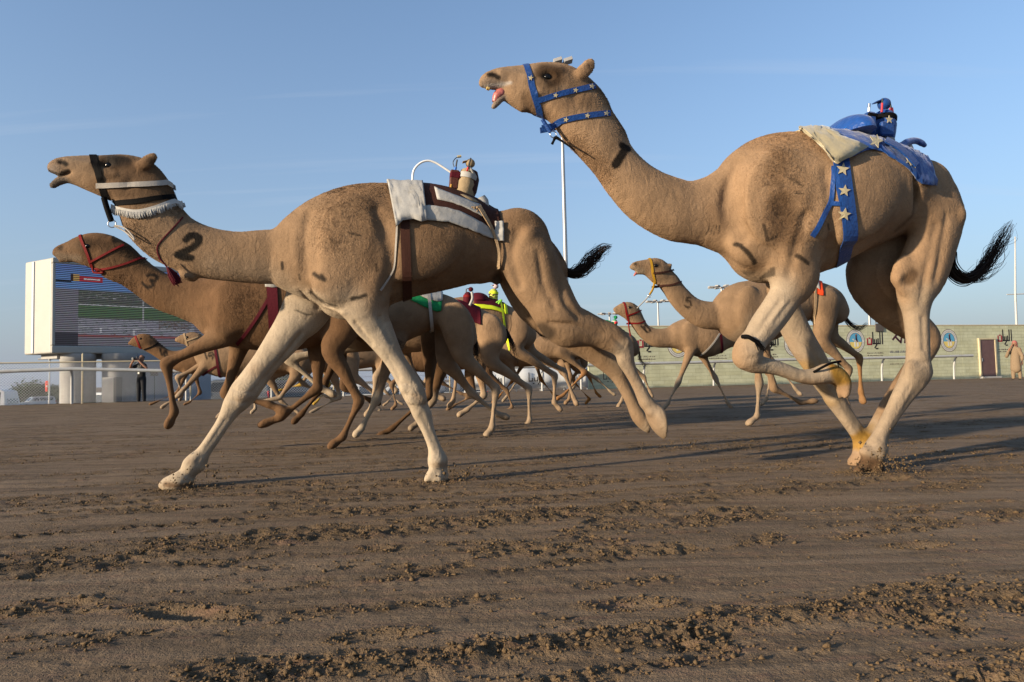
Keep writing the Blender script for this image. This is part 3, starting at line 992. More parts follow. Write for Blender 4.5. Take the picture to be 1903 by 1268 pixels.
# ------------------------------------------------------------------ the two nearest camels
H1 = 0.0088
white2 = PALE * 1.08
C2 = camel(dict(
    label='big tan camel with black number 2 on its neck and white fringed collar', at=(590, 899), phi=10, h=H1, base=TAN * 0.93, eye=(198, 305, 7.5),
    axial=[(312, 346, 224, 392, .52), (334, 386, 238, 430, .54), (362, 414, 280, 472, .56), (402, 428, 345, 506, .58), (442, 431, 426, 523, .60), (485, 428, 482, 528, .60), (522, 424, 522, 530, .60), (560, 407, 560, 547, .60), (600, 378, 600, 562, .62), (640, 355, 640, 574, .66), (686, 342, 684, 572, .70), (740, 343, 745, 555, .77), (800, 346, 800, 543, .83), (850, 363, 850, 531, .84), (900, 386, 895, 516, .82), (946, 399, 928, 512, .8), (985, 418, 955, 525, .77), (1013, 442, 975, 535, .75), (1028, 465, 998, 545, .7)],
    head=[(296, 322, 262, 392, .42), (268, 296, 246, 386, .45), (242, 288, 226, 379, .49), (216, 288, 204, 371, .53), (190, 289, 180, 361, .57), (165, 289, 157, 351, .57), (141, 290, 136, 340, .6), (120, 292, 116, 330, .68), (105, 298, 102, 325, .8), (96, 308, 95, 322, .9)],
    extra=[([(142, 335, 9, .8), (124, 333, 8, .9), (110, 337, 8, .9), (98, 345, 6, 1.0)], .012),
           ([(264, 308, 11, .7, .055), (275, 300, 12, .5, .075), (283, 293, 10, .4, .083), (288, 288, 5, .4, .086)], .012), ([(262, 306, 9, .7, -.055), (276, 297, 9, .5, -.075), (290, 292, 4, .5, -.085)], .012)],
    feet=[([(811, 868, 10, 1, .17), (800, 884, 9, 1.1, .185), (793, 892, 6, 1.1, .19)], .010), ([(816, 868, 10, 1, .13), (812, 884, 9, 1.1, .12), (806, 892, 6, 1.1, .115)], .010), ([(822, 872, 9, 1.4, .15), (826, 888, 8, 1.6, .15)], .012), ([(345, 880, 11, 1, -.14), (320, 894, 9, 1.1, -.125), (300, 902, 6, 1.1, -.12)], .010), ([(348, 882, 11, 1, -.18), (326, 897, 9, 1.1, -.195), (306, 905, 6, 1.1, -.2)], .010)],
    legs=[('pairs', [(600, 440, 715, 470, .42, .17), (612, 510, 722, 540, .5, .17), (650, 590, 722, 591, .65, .165), (668, 612, 729, 610, .75), (693, 643, 740, 638, .9), (714, 669, 752, 667, .95), (731, 697, 770, 695, 1), (746, 728, 789, 726, .95), (757, 748, 794, 745, .95), (773, 771, 797, 770, .95), (787, 801, 804, 798, 1), (799, 834, 816, 831, 1.05), (800, 857, 827, 856, 1.1), (800, 872, 826, 872, 1.2), (796, 886, 829, 886, 1.4)], .15, .07, [(9, 13)]),
          ('pairs', [(560, 470, 660, 520, .5, -.14), (528, 560, 610, 590, .62), (514, 594, 582, 612, .75), (493, 633, 552, 641, .85), (470, 668, 517, 680, .92), (444, 704, 492, 715, .95), (426, 730, 476, 735, .95), (420, 751, 448, 757, .95), (407, 781, 429, 782, 1), (389, 812, 409, 810, 1.05), (366, 843, 388, 842, 1.1), (347, 862, 378, 862, 1.1), (334, 879, 362, 884, 1.2), (318, 889, 356, 900, 1.35), (300, 896, 330, 905, 1.5)], -.16, .07, [(7, 12)]),
          ('pairs', [(905, 440, 1022, 450, .5, .1), (930, 490, 1036, 485, .55), (950, 528, 1050, 515, .6), (972, 556, 1064, 545, .62), (992, 592, 1078, 572, .65), (1012, 618, 1092, 588, .7), (1048, 626, 1110, 594, .75), (1088, 636, 1130, 600, .8), (1120, 648, 1156, 611, .85), (1142, 660, 1172, 632, .8), (1152, 676, 1174, 665, .85), (1165, 698, 1184, 693, .95), (1178, 722, 1197, 718, 1), (1191, 750, 1210, 744, 1.1), (1199, 768, 1229, 758, 1.1), (1205, 785, 1241, 765, 1.2), (1214, 799, 1252, 778, 1.35), (1228, 812, 1256, 796, 1.45)], .13, .05, [(10, 14)]),
          ('line', [(960, 480, 50, .5, -.1), (1000, 560, 46, .6), (1050, 610, 32, .7), (1100, 648, 25, .8), (1140, 682, 20, .85), (1158, 714, 13, 1), (1174, 746, 12, 1), (1188, 775, 14, 1.1), (1208, 792, 14, 1.2), (1230, 798, 10, 1.4)], -.13, .05)],
    bulges=[(648, 450, .16, 52, .045, 85, .1, 10), (618, 528, .15, 40, .08, 36, .05, 20), (690, 540, .17, 30, .07, 50, .04, 20), (760, 455, .20, 90, .07, 65, .07, 0), (1000, 480, .14, 30, .06, 60, .05, -15), (983, 440, .16, 14, .05, 18, .03, 30), (1040, 575, .16, 40, .05, 30, .04, 20),
            (216, 298, .065, 17, .028, 9, .02, 10), (185, 318, .05, 30, .03, 14, .03, 15), (230, 345, .06, 38, .035, 24, .03, 25), (770, 735, .19, 16, .03, 22, .02, -10), (812, 857, .17, 14, .03, 11, .015, 0), (905, 508, .0, 28, .07, 16, .05, -20), (923, 518, 0, 9, .03, 12, .03, 0), (660, 570, 0, 60, .10, 26, .05, 0), (752, 722, .15, 10, .03, 12, .012, 0), (784, 742, .15, 9, .03, 10, .012, 0), (1165, 636, .13, 8, .03, 9, .012, 0), (1215, 768, .13, 10, .03, 8, .012, 0), (350, 514, 0, 16, .05, 8, .03, 20)],
    dents=[(1358, 772, 0, 150, 1.6, 150, .004, 0), (111, 299, .05, 9, .028, 4.5, .006, 20, .55), (572, 470, .2, 16, .05, 60, .05, 8, .1), (712, 440, .2, 18, .05, 75, .05, 14, .08), (925, 455, .2, 20, .06, 50, .05, -15, .1), (284, 300, .095, 7, .022, 9, .006, 30), (199, 306, .06, 14, .03, 10, .012, 0, .45), (165, 316, .06, 20, .03, 8, .02, 20, .2), (245, 335, .06, 12, .03, 26, .02, 30, .15)],
    cords=[([(184, 302, 3, 1, .06), (192, 295, 3.6, 1, .06), (204, 295, 3.6, 1, .06), (214, 303, 3, 1, .06)], .008, False), ([(188, 311, 2.5, 1, .06), (200, 315, 2.5, 1, .06), (211, 309, 2.5, 1, .06)], .008, False), ([(168, 305, 4, 1, .06), (140, 300, 4, 1, .06), (122, 296, 4, 1, .05)], .012, False), ([(215, 325, 4, 1, .06), (185, 330, 4, 1, .06)], .014, False), ([(92, 318, 2.2, 2, .06), (112, 327, 2.4, 2, .06), (133, 320, 2.2, 2, .06)], .006, True), ([(92, 318, 2.2, 2, -.06), (112, 327, 2.4, 2, -.06), (133, 320, 2.2, 2, -.06)], .006, True),
           ([(720, 660, 3, 1, .21), (742, 705, 3.4, 1, .20)], .012, True), ([(783, 770, 2.6, 1, .20), (806, 820, 2.6, 1, .20), (811, 850, 2.5, 1, .19)], .010, True), ([(560, 620, 4, 1, -.10), (520, 672, 4, 1, -.09), (470, 730, 4, 1, -.08)], .015, True), ([(420, 780, 3, 1, -.11), (392, 822, 3, 1, -.11), (366, 858, 3, 1, -.11)], .010, True),
           ([(575, 540, 5, 1, .15), (600, 565, 5, 1, .16), (640, 580, 5, 1, .17)], .02, False), ([(560, 545, 4, 1, .13), (590, 572, 4, 1, .13)], .02, True),
           ([(1000, 470, 4, 1, .24), (1010, 530, 4, 1, .24), (1030, 570, 4, 1, .22)], .03, True), ([(1020, 600, 3, 1, .2), (1070, 605, 3, 1, .2), (1120, 622, 3, 1, .18)], .02, True),
           ([(745, 712, 2.4, 1, .18), (768, 716, 2.4, 1, .18), (788, 714, 2.4, 1, .18)], .006, True), ([(750, 732, 2.4, 1, .18), (772, 737, 2.4, 1, .18), (793, 735, 2.4, 1, .18)], .006, True), ([(759, 752, 2.2, 1, .18), (776, 755, 2.2, 1, .18), (792, 752, 2.2, 1, .18)], .006, True), ([(430, 722, 2.4, 1, -.12), (452, 728, 2.4, 1, -.12), (474, 730, 2.4, 1, -.12)], .006, True), ([(424, 742, 2.4, 1, -.12), (446, 748, 2.4, 1, -.12), (462, 750, 2.4, 1, -.12)], .006, True), ([(700, 390, 7, 1, .2), (722, 450, 8, 1, .2), (728, 500, 8, 1, .2), (716, 545, 6, 1, .2)], .05, True), ([(572, 395, 6, 1, .2), (562, 450, 7, 1, .2), (566, 505, 6, 1, .2)], .05, True), ([(660, 600, 5, 1, .2), (690, 640, 5, 1, .2), (722, 690, 4, 1, .2)], .012, True), ([(706, 590, 5, 1, .2), (728, 635, 5, 1, .2)], .012, True), ([(960, 430, 7, 1, .2), (950, 480, 7, 1, .2), (965, 530, 6, 1, .2)], .04, True), ([(1045, 520, 5, 1, .2), (1050, 560, 5, 1, .2), (1075, 590, 4, 1, .2)], .03, True), ([(1140, 628, 3, 1, .18), (1160, 645, 3, 1, .18)], .008, True), ([(1160, 672, 2.6, 1, .17), (1178, 706, 2.4, 1, .17), (1196, 742, 2.4, 1, .17)], .010, True), ([(788, 888, 2, 1, .19), (806, 872, 2, 1, .2)], .008, True), ([(812, 893, 2.4, 1, .22), (813, 872, 2.2, 1, .21)], .008, True)],
    paint=[([(560, 590), (470, 690), (390, 820), (345, 880), (320, 895)], 46, 22, PALE * 1.1, .92), ([(520, 560), (600, 600), (640, 580)], 40, 25, PALE, .8), ([(700, 640), (760, 735), (805, 830), (812, 885)], 42, 25, PALE * 1.1, .95), ([(660, 590), (720, 640)], 34, 26, PALE, .75),
           ([(545, 552), (580, 556), (640, 592)], 16, 10, PALE * 1.1, .7, 1), ([(1150, 660), (1200, 750), (1225, 790)], 24, 16, PALE * 1.0, .55), ([(1225, 775), (1238, 800)], 14, 8, SAFFRON * .8 + .03, .5), ([(1100, 655), (1160, 700), (1195, 780)], 14, 8, TAN * .95, .6, -1),
           ([(640, 360), (720, 360)], 40, 30, BROWN * 1.0, .35), ([(800, 520), (900, 505)], 26, 20, BROWN * .9, .5), ([(780, 450), (880, 470)], 50, 45, BROWN * 1.25, .45), ([(600, 440), (640, 520)], 60, 50, TAN * 1.22, .5), ([(690, 430), (700, 520)], 26, 24, BROWN * 1.2, .35), ([(400, 500), (500, 515)], 20, 18, PALE * .85, .35), ([(980, 470), (1030, 560)], 40, 35, TAN * 1.15, .4), ([(940, 420), (1000, 430)], 24, 20, BROWN * 1.15, .45), ([(860, 600)], 1, 1, TAN, 0), ([(330, 470), (500, 480)], 50, 60, TAN * 1.08, .4),
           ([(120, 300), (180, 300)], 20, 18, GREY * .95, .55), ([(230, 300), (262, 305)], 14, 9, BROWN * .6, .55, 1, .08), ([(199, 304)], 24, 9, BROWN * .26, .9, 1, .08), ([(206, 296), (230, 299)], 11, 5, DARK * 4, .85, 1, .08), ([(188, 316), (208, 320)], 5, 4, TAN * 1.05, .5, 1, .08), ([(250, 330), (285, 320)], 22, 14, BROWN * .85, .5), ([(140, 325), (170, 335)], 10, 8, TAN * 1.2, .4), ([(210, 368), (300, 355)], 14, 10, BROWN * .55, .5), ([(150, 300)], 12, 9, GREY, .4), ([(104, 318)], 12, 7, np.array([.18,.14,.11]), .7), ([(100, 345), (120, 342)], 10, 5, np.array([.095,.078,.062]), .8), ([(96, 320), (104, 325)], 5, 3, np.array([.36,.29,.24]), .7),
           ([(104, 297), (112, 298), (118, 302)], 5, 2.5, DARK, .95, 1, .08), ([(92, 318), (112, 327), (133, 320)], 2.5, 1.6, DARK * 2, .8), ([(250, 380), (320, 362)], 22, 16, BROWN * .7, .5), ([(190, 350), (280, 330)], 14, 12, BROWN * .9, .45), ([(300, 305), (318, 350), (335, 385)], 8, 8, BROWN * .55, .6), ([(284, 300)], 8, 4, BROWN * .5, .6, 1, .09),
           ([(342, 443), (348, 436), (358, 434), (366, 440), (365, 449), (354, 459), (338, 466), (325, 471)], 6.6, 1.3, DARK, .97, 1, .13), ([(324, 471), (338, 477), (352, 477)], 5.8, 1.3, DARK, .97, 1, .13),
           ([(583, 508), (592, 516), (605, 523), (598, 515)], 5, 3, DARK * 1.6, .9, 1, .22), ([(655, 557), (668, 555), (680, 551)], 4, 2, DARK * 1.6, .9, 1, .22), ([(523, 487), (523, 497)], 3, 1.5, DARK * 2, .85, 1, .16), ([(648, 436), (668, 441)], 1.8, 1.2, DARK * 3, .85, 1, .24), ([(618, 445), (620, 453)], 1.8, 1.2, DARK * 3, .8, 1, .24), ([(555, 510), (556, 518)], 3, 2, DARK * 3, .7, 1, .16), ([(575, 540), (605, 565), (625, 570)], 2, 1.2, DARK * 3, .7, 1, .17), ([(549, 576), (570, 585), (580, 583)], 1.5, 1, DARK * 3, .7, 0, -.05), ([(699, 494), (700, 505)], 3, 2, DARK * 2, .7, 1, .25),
           ([(1005, 612), (1018, 622)], 11, 6, DARK * 2, .75, 1, .16), ([(1010, 432), (1026, 455), (1040, 480)], 6, 4, BROWN * .6, .6), ([(300, 905), (355, 908)], 6, 4, BROWN * .9, .85), ([(792, 893), (832, 893)], 5, 4, BROWN, .7), ([(470, 690), (505, 700)], 14, 12, TAN * 1.0, .4), ([(440, 745), (465, 735)], 8, 6, TAN * .85, .45), ([(770, 735), (790, 745)], 9, 6, TAN * .85, .45), ([(345, 862), (372, 862)], 7, 5, TAN * .9, .4), ([(806, 857), (826, 857)], 6, 4, TAN * .9, .45), ([(735, 640), (760, 690)], 8, 8, TAN, .4), ([(923, 520)], 12, 6, DARK * 2.5, .7),
           ([(768, 735)], 26, 12, None, .9), ([(455, 735)], 24, 12, None, .8), ([(640, 380), (620, 440), (660, 500)], 50, 25, None, 1.0), ([(250, 440), (300, 475)], 16, 10, None, .8), ([(400, 480), (520, 480), (900, 450), (1000, 500)], 60, 30, None, .25)],
))
C1 = camel(dict(
    label='large tan camel with blue star halter and black number 1 on its neck', at=(1612, 868), phi=12, h=H1, base=TAN * 1.2, eye=(1018, 142, 8.5),
    axial=[(1118, 168, 1030, 240, .5), (1136, 200, 1046, 262, .52), (1158, 234, 1072, 288, .55), (1176, 272, 1102, 322, .56), (1203, 301, 1134, 368, .58), (1238, 324, 1170, 408, .6), (1275, 336, 1222, 440, .62), (1284, 337, 1276, 453, .62), (1312, 333, 1308, 458, .61), (1346, 321, 1344, 470, .60), (1380, 302, 1380, 484, .60), (1415, 280, 1415, 506, .62), (1450, 251, 1450, 521, .66), (1488, 247, 1492, 511, .73), (1512, 247, 1535, 494, .79), (1548, 251, 1578, 474, .85), (1592, 263, 1622, 456, .9), (1642, 277, 1658, 440, .92), (1686, 291, 1684, 420, .88), (1720, 303, 1706, 405, .85), (1750, 326, 1722, 410, .78), (1772, 360, 1738, 425, .72)],
    head=[(1112, 166, 1052, 252, .42), (1094, 142, 1040, 240, .44), (1066, 123, 1024, 229, .48), (1040, 119, 1002, 219, .53), (1010, 121, 980, 210, .57), (982, 124, 958, 199, .57), (956, 124, 945, 178, .6), (932, 127, 926, 169, .7), (911, 135, 906, 166, .8), (898, 147, 896, 163, .9)],
    extra=[([(972, 192, 17, .8), (950, 184, 11, .9), (936, 179, 8, 1.0), (926, 188, 7, 1.0), (917, 199, 5, 1.0)], .012),
           ([(1076, 142, 12, .7, .06), (1087, 131, 13, .5, .08), (1095, 121, 12, .4, .09), (1100, 112, 6, .4, .092)], .012), ([(1074, 140, 10, .7, -.06), (1082, 130, 10, .5, -.08), (1088, 119, 5, .5, -.09)], .012)],
    feet=[([(1618, 852, 13, 1, .15), (1606, 866, 11, 1.1, .155), (1594, 876, 8, 1.1, .16)], .02), ([(1620, 854, 13, 1, .11), (1610, 868, 11, 1.1, .105), (1600, 878, 8, 1.1, .10)], .02), ([(1570, 716, 9, 1, .175), (1573, 730, 7, 1.1, .185), (1570, 738, 4, 1.1, .19)], .008), ([(1564, 718, 9, 1, .145), (1564, 731, 7, 1.1, .135), (1561, 738, 4, 1.1, .13)], .008)],
    legs=[('pairs', [(1400, 400, 1520, 420, .45, .17), (1418, 470, 1530, 478, .55, .17), (1428, 515, 1522, 515, .65), (1430, 546, 1494, 546, .78), (1413, 578, 1472, 576, .85), (1394, 606, 1450, 604, .9), (1380, 628, 1428, 632, .95), (1365, 646, 1418, 650, .95), (1363, 668, 1404, 664, 1.0)], .16, .06),
          ('line', [(1389, 660, 27, .95), (1400, 675, 19, .95), (1425, 680, 15, .95), (1450, 686, 13.5, 1), (1487, 699, 13, 1.05), (1515, 700, 16, 1.1), (1540, 694, 19, 1.1), (1560, 703, 16, 1.25), (1567, 718, 12, 1.5), (1567, 731, 8, 1.6)], .16, .02),
          ('pairs', [(1420, 520, 1505, 500, .6, -.14), (1430, 570, 1488, 560, .75), (1446, 603, 1499, 597, .85), (1466, 639, 1518, 640, .9), (1487, 670, 1535, 668, .95), (1508, 704, 1552, 704, .95), (1538, 746, 1567, 738, .95), (1558, 776, 1584, 766, 1), (1582, 809, 1605, 799, 1.05), (1595, 832, 1618, 824, 1.15), (1600, 848, 1624, 842, 1.3), (1604, 860, 1628, 858, 1.5)], -.15, .05, [(6, 10)]),
          ('pairs', [(1690, 335, 1770, 350, .5, .1), (1698, 390, 1793, 402, .56), (1686, 446, 1781, 455, .6), (1666, 503, 1762, 507, .65), (1666, 545, 1738, 540, .72), (1678, 583, 1727, 580, .8), (1684, 632, 1727, 630, .85), (1684, 668, 1728, 664, .85), (1680, 696, 1728, 694, .8), (1660, 733, 1700, 735, .9), (1644, 770, 1675, 768, .9), (1626, 806, 1651, 806, 1.0), (1611, 834, 1645, 836, 1.1), (1606, 850, 1640, 854, 1.2), (1600, 864, 1638, 868, 1.35)], .13, .05, [(8, 13)]),
          ('line', [(1690, 400, 56, .5, -.1), (1660, 455, 58, .58), (1622, 508, 52, .62), (1640, 548, 46, .7), (1672, 585, 36, .75), (1706, 612, 29, .8), (1722, 632, 26, .8), (1712, 662, 20, .85), (1686, 700, 17, .9), (1656, 745, 15, 1), (1634, 785, 14, 1), (1616, 822, 16, 1.1), (1602, 850, 16, 1.3), (1590, 860, 12, 1.5)], -.13, .05)],
    bulges=[(1445, 360, .16, 55, .045, 90, .1, 12), (1420, 450, .16, 46, .09, 40, .05, 10), (1492, 445, .17, 34, .06, 48, .05, 20), (1590, 370, .22, 100, .08, 75, .08, -20), (1740, 400, .16, 36, .06, 60, .05, -10), (1778, 400, .12, 16, .06, 20, .03, 0), (1700, 510, .17, 32, .05, 40, .03, 0), (1676, 515, .18, 12, .04, 16, .015, 0),
            (1035, 132, .07, 18, .03, 10, .02, 10), (1002, 158, .055, 32, .03, 16, .03, 15), (1055, 195, .06, 40, .035, 26, .03, 30), (1704, 690, .17, 18, .03, 22, .02, 0), (1530, 512, .15, 12, .05, 14, .02, 40), (1412, 492, 0, 46, .13, 30, .09, 10), (1624, 842, .16, 18, .04, 12, .02, 0)],
    dents=[(919, 136, .05, 10, .028, 5.5, .006, 20, .55), (1350, 400, .2, 16, .05, 65, .05, 5, .1), (1520, 370, .2, 18, .05, 85, .05, 14, .06), (1703, 385, .2, 9, .05, 55, .025, -14, .45), (1097, 124, .1, 7, .022, 9, .006, 30), (1020, 143, .06, 15, .03, 11, .012, 0, .45), (980, 155, .06, 22, .03, 9, .02, 20, .2), (1068, 180, .06, 13, .03, 28, .02, 30, .15), (1683, 525, .22, 14, .03, 14, .02, 0), (1455, 400, .2, 25, .04, 40, .04, 0, .1)],
    cords=[([(1003, 140, 3, 1, .06), (1011, 131, 4, 1, .06), (1025, 131, 4, 1, .06), (1036, 140, 3, 1, .06)], .008, False), ([(1007, 149, 2.5, 1, .06), (1020, 153, 2.5, 1, .06), (1032, 147, 2.5, 1, .06)], .008, False), ([(985, 142, 4, 1, .06), (955, 136, 4, 1, .06), (932, 132, 4, 1, .05)], .012, False), ([(1035, 165, 4, 1, .06), (1000, 172, 4, 1, .06)], .014, False), ([(895, 163, 2, 2, .06), (920, 168, 2, 2, .06), (946, 161, 2.4, 2, .06)], .006, True),
           ([(1450, 560, 4, 1, .21), (1425, 595, 4, 1, .21), (1402, 625, 4, 1, .2)], .012, True), ([(1470, 560, 3, 1, .2), (1440, 600, 3, 1, .2)], .010, True), ([(1430, 682, 2.6, 1, .2), (1490, 701, 2.6, 1, .2)], .008, True),
           ([(1360, 478, 5, 1, .14), (1395, 505, 5, 1, .16), (1440, 530, 5, 1, .17)], .02, False), ([(1350, 485, 4, 1, .1), (1380, 512, 4, 1, .1), (1420, 520, 4, 1, .1)], .02, True),
           ([(1740, 420, 6, 1, .24), (1722, 500, 6, 1, .23), (1712, 560, 5, 1, .20)], .03, True), ([(1538, 320, 7, 1, .2), (1548, 400, 8, 1, .2), (1540, 470, 8, 1, .2), (1525, 500, 5, 1, .2)], .05, True), ([(1358, 305, 6, 1, .2), (1346, 380, 7, 1, .2), (1356, 450, 6, 1, .2)], .05, True), ([(1500, 400, 6, 1, .2), (1480, 460, 6, 1, .2), (1468, 510, 6, 1, .2)], .04, True), ([(1365, 652, 2.4, 1, .2), (1385, 646, 2.4, 1, .2), (1405, 650, 2.4, 1, .2)], .006, True), ([(1362, 668, 2.4, 1, .2), (1385, 668, 2.4, 1, .2), (1402, 664, 2.4, 1, .2)], .006, True), ([(1372, 684, 2.2, 1, .2), (1390, 682, 2.2, 1, .2)], .006, True), ([(1684, 672, 2.4, 1, .18), (1706, 676, 2.4, 1, .18), (1726, 672, 2.4, 1, .18)], .008, True), ([(1760, 400, 5, 1, .2), (1750, 460, 6, 1, .2), (1738, 520, 5, 1, .2)], .03, True), ([(1690, 560, 4, 1, .2), (1696, 620, 4, 1, .2)], .015, True), ([(1715, 590, 4, 1, .2), (1716, 650, 4, 1, .2)], .015, True), ([(1600, 842, 2.4, 1, .2), (1622, 846, 2.4, 1, .2), (1642, 844, 2.4, 1, .2)], .006, True), ([(1700, 640, 3.4, 1, .2), (1706, 670, 3.4, 1, .2)], .02, True), ([(1690, 720, 3.4, 1, .19), (1660, 760, 3.4, 1, .19), (1632, 815, 3.4, 1, .18)], .010, True), ([(1662, 738, 3, 1, .19), (1645, 790, 3, 1, .19)], .010, True),
           ([(1500, 640, 3, 1, -.1), (1560, 740, 3, 1, -.1), (1600, 812, 3, 1, -.1)], .012, True)],
    paint=[([(1400, 560), (1385, 660)], 40, 22, PALE * .98, .8), ([(1410, 660), (1450, 688), (1510, 700)], 20, 10, PALE * .95, .75), ([(1522, 690), (1550, 690), (1572, 712), (1566, 735)], 24, 5, SAFFRON, .82), ([(1560, 722), (1568, 736)], 6, 4, BROWN * .6, .7), ([(1505, 688), (1520, 712)], 8, 6, SAFFRON * .7, .6),
           ([(1466, 600), (1530, 690), (1590, 800)], 34, 20, PALE * .9, .7, -1, -.15), ([(1594, 818), (1612, 845)], 16, 5, SAFFRON * .9, .8, -1, -.15), ([(1700, 560), (1704, 690), (1650, 770), (1622, 850)], 34, 24, PALE * .85, .7, 1, .13), ([(1585, 868), (1640, 874)], 20, 8, BROWN * .55, .85, 1, .13), ([(1592, 852), (1612, 858)], 10, 6, BROWN * .7, .7, 1, .13), ([(1722, 640), (1690, 720)], 8, 5, BROWN * .5, .5, -1), ([(1712, 716), (1690, 752)], 5, 4, DARK * 3, .6),
           ([(1636, 790), (1622, 815)], 8, 6, SAFFRON * .5, .6), ([(1400, 270), (1500, 260)], 30, 24, BROWN * 1.2, .3), ([(1380, 400), (1400, 450)], 50, 40, TAN * 1.2, .5), ([(1600, 440), (1680, 420)], 26, 22, BROWN * .9, .45), ([(1250, 420), (1320, 450)], 22, 18, TAN * 1.25, .4), ([(1560, 330), (1600, 400)], 50, 45, TAN * 1.08, .4), ([(1740, 360), (1770, 430)], 30, 26, TAN * 1.15, .4), ([(1440, 300), (1430, 330)], 18, 12, BROWN * .7, .4, 1, .25), ([(1440, 380), (1450, 430), (1462, 440)], 24, 15, BROWN * .75, .6, 1, .25), ([(1500, 275), (1535, 300)], 22, 18, BROWN, .35, 1), ([(1600, 340), (1690, 380)], 60, 50, TAN * .9, .4), ([(1640, 520), (1600, 540)], 50, 30, BROWN * .9, .45, -1, -.1),
           ([(925, 140), (965, 140)], 18, 14, GREY * 1.0, .4), ([(1019, 142)], 26, 9, BROWN * .24, .92, 1, .08), ([(1000, 150), (1010, 160)], 5, 4, TAN * 1.2, .5, 1, .08), ([(1045, 150), (1080, 160)], 20, 14, BROWN * .9, .45), ([(1030, 133), (1048, 128)], 7, 5, BROWN * .5, .6, 1, .08), ([(900, 158), (925, 162)], 8, 5, np.array([.18,.14,.11]), .7), ([(918, 198), (932, 186)], 8, 4, np.array([.2,.16,.13]), .7), ([(912, 133), (922, 134), (928, 139)], 5.5, 2.5, DARK, .95, 1, .08), ([(898, 164), (945, 161)], 3, 2, np.array([.34,.3,.26]), .8),
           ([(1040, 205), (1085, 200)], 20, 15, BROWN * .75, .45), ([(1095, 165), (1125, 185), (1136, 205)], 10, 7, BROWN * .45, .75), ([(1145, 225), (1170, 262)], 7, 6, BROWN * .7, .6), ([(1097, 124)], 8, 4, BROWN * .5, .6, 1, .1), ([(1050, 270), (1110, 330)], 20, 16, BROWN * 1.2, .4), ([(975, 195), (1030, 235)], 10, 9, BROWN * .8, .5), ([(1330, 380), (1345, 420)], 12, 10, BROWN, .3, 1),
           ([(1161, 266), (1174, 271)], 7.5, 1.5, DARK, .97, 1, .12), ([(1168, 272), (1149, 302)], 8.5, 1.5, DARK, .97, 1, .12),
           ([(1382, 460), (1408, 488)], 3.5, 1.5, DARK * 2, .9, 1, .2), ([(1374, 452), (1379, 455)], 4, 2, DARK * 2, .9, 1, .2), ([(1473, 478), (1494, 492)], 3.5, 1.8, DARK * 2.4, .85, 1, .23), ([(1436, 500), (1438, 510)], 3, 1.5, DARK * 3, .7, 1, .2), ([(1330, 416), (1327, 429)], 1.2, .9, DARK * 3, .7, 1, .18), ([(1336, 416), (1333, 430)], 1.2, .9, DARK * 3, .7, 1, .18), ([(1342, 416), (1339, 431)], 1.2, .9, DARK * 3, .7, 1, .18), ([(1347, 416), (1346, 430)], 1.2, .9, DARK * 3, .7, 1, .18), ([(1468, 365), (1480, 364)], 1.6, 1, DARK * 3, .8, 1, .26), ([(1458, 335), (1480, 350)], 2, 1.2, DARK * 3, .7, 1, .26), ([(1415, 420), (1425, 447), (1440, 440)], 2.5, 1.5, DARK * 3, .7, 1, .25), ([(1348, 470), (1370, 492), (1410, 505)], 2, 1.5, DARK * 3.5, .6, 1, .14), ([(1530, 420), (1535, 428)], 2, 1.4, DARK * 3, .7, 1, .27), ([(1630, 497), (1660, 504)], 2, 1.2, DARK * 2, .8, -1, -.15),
           ([(1682, 520), (1686, 512)], 12, 6, BROWN * .5, .75, 1, .17), ([(1700, 350), (1700, 400), (1680, 425)], 5, 4, BROWN * .5, .6, 1, .24),
           ([(1388, 660)], 30, 12, None, .9), ([(1704, 690)], 26, 12, None, .7), ([(1440, 330), (1430, 400), (1455, 440)], 48, 24, None, 1.0), ([(1060, 270), (1130, 360)], 22, 12, None, .9), ([(1560, 300), (1650, 330)], 60, 30, None, .5), ([(1500, 280), (1600, 280)], 40, 20, None, .5), ([(1250, 380), (1350, 400), (1600, 400), (1750, 450)], 60, 30, None, .25)],
))

# ------------------------------------------------------------------ the rest of the field
def pale_legs(legs, amt=.6, w=12, c=None):
    out = []
    for lg in legs:
        if lg[0] in ('fore', 'hind'):
            out.append((lg[1][-3:], w, w * .8, (PALE if c is None else c), amt, 1 if lg[2] > 0 else -1, lg[2]))
    return out
def number(strokes, w, soft=1.0):
    return [(st, w, soft, DARK * 1.3, .9, 1, .1) for st in strokes]

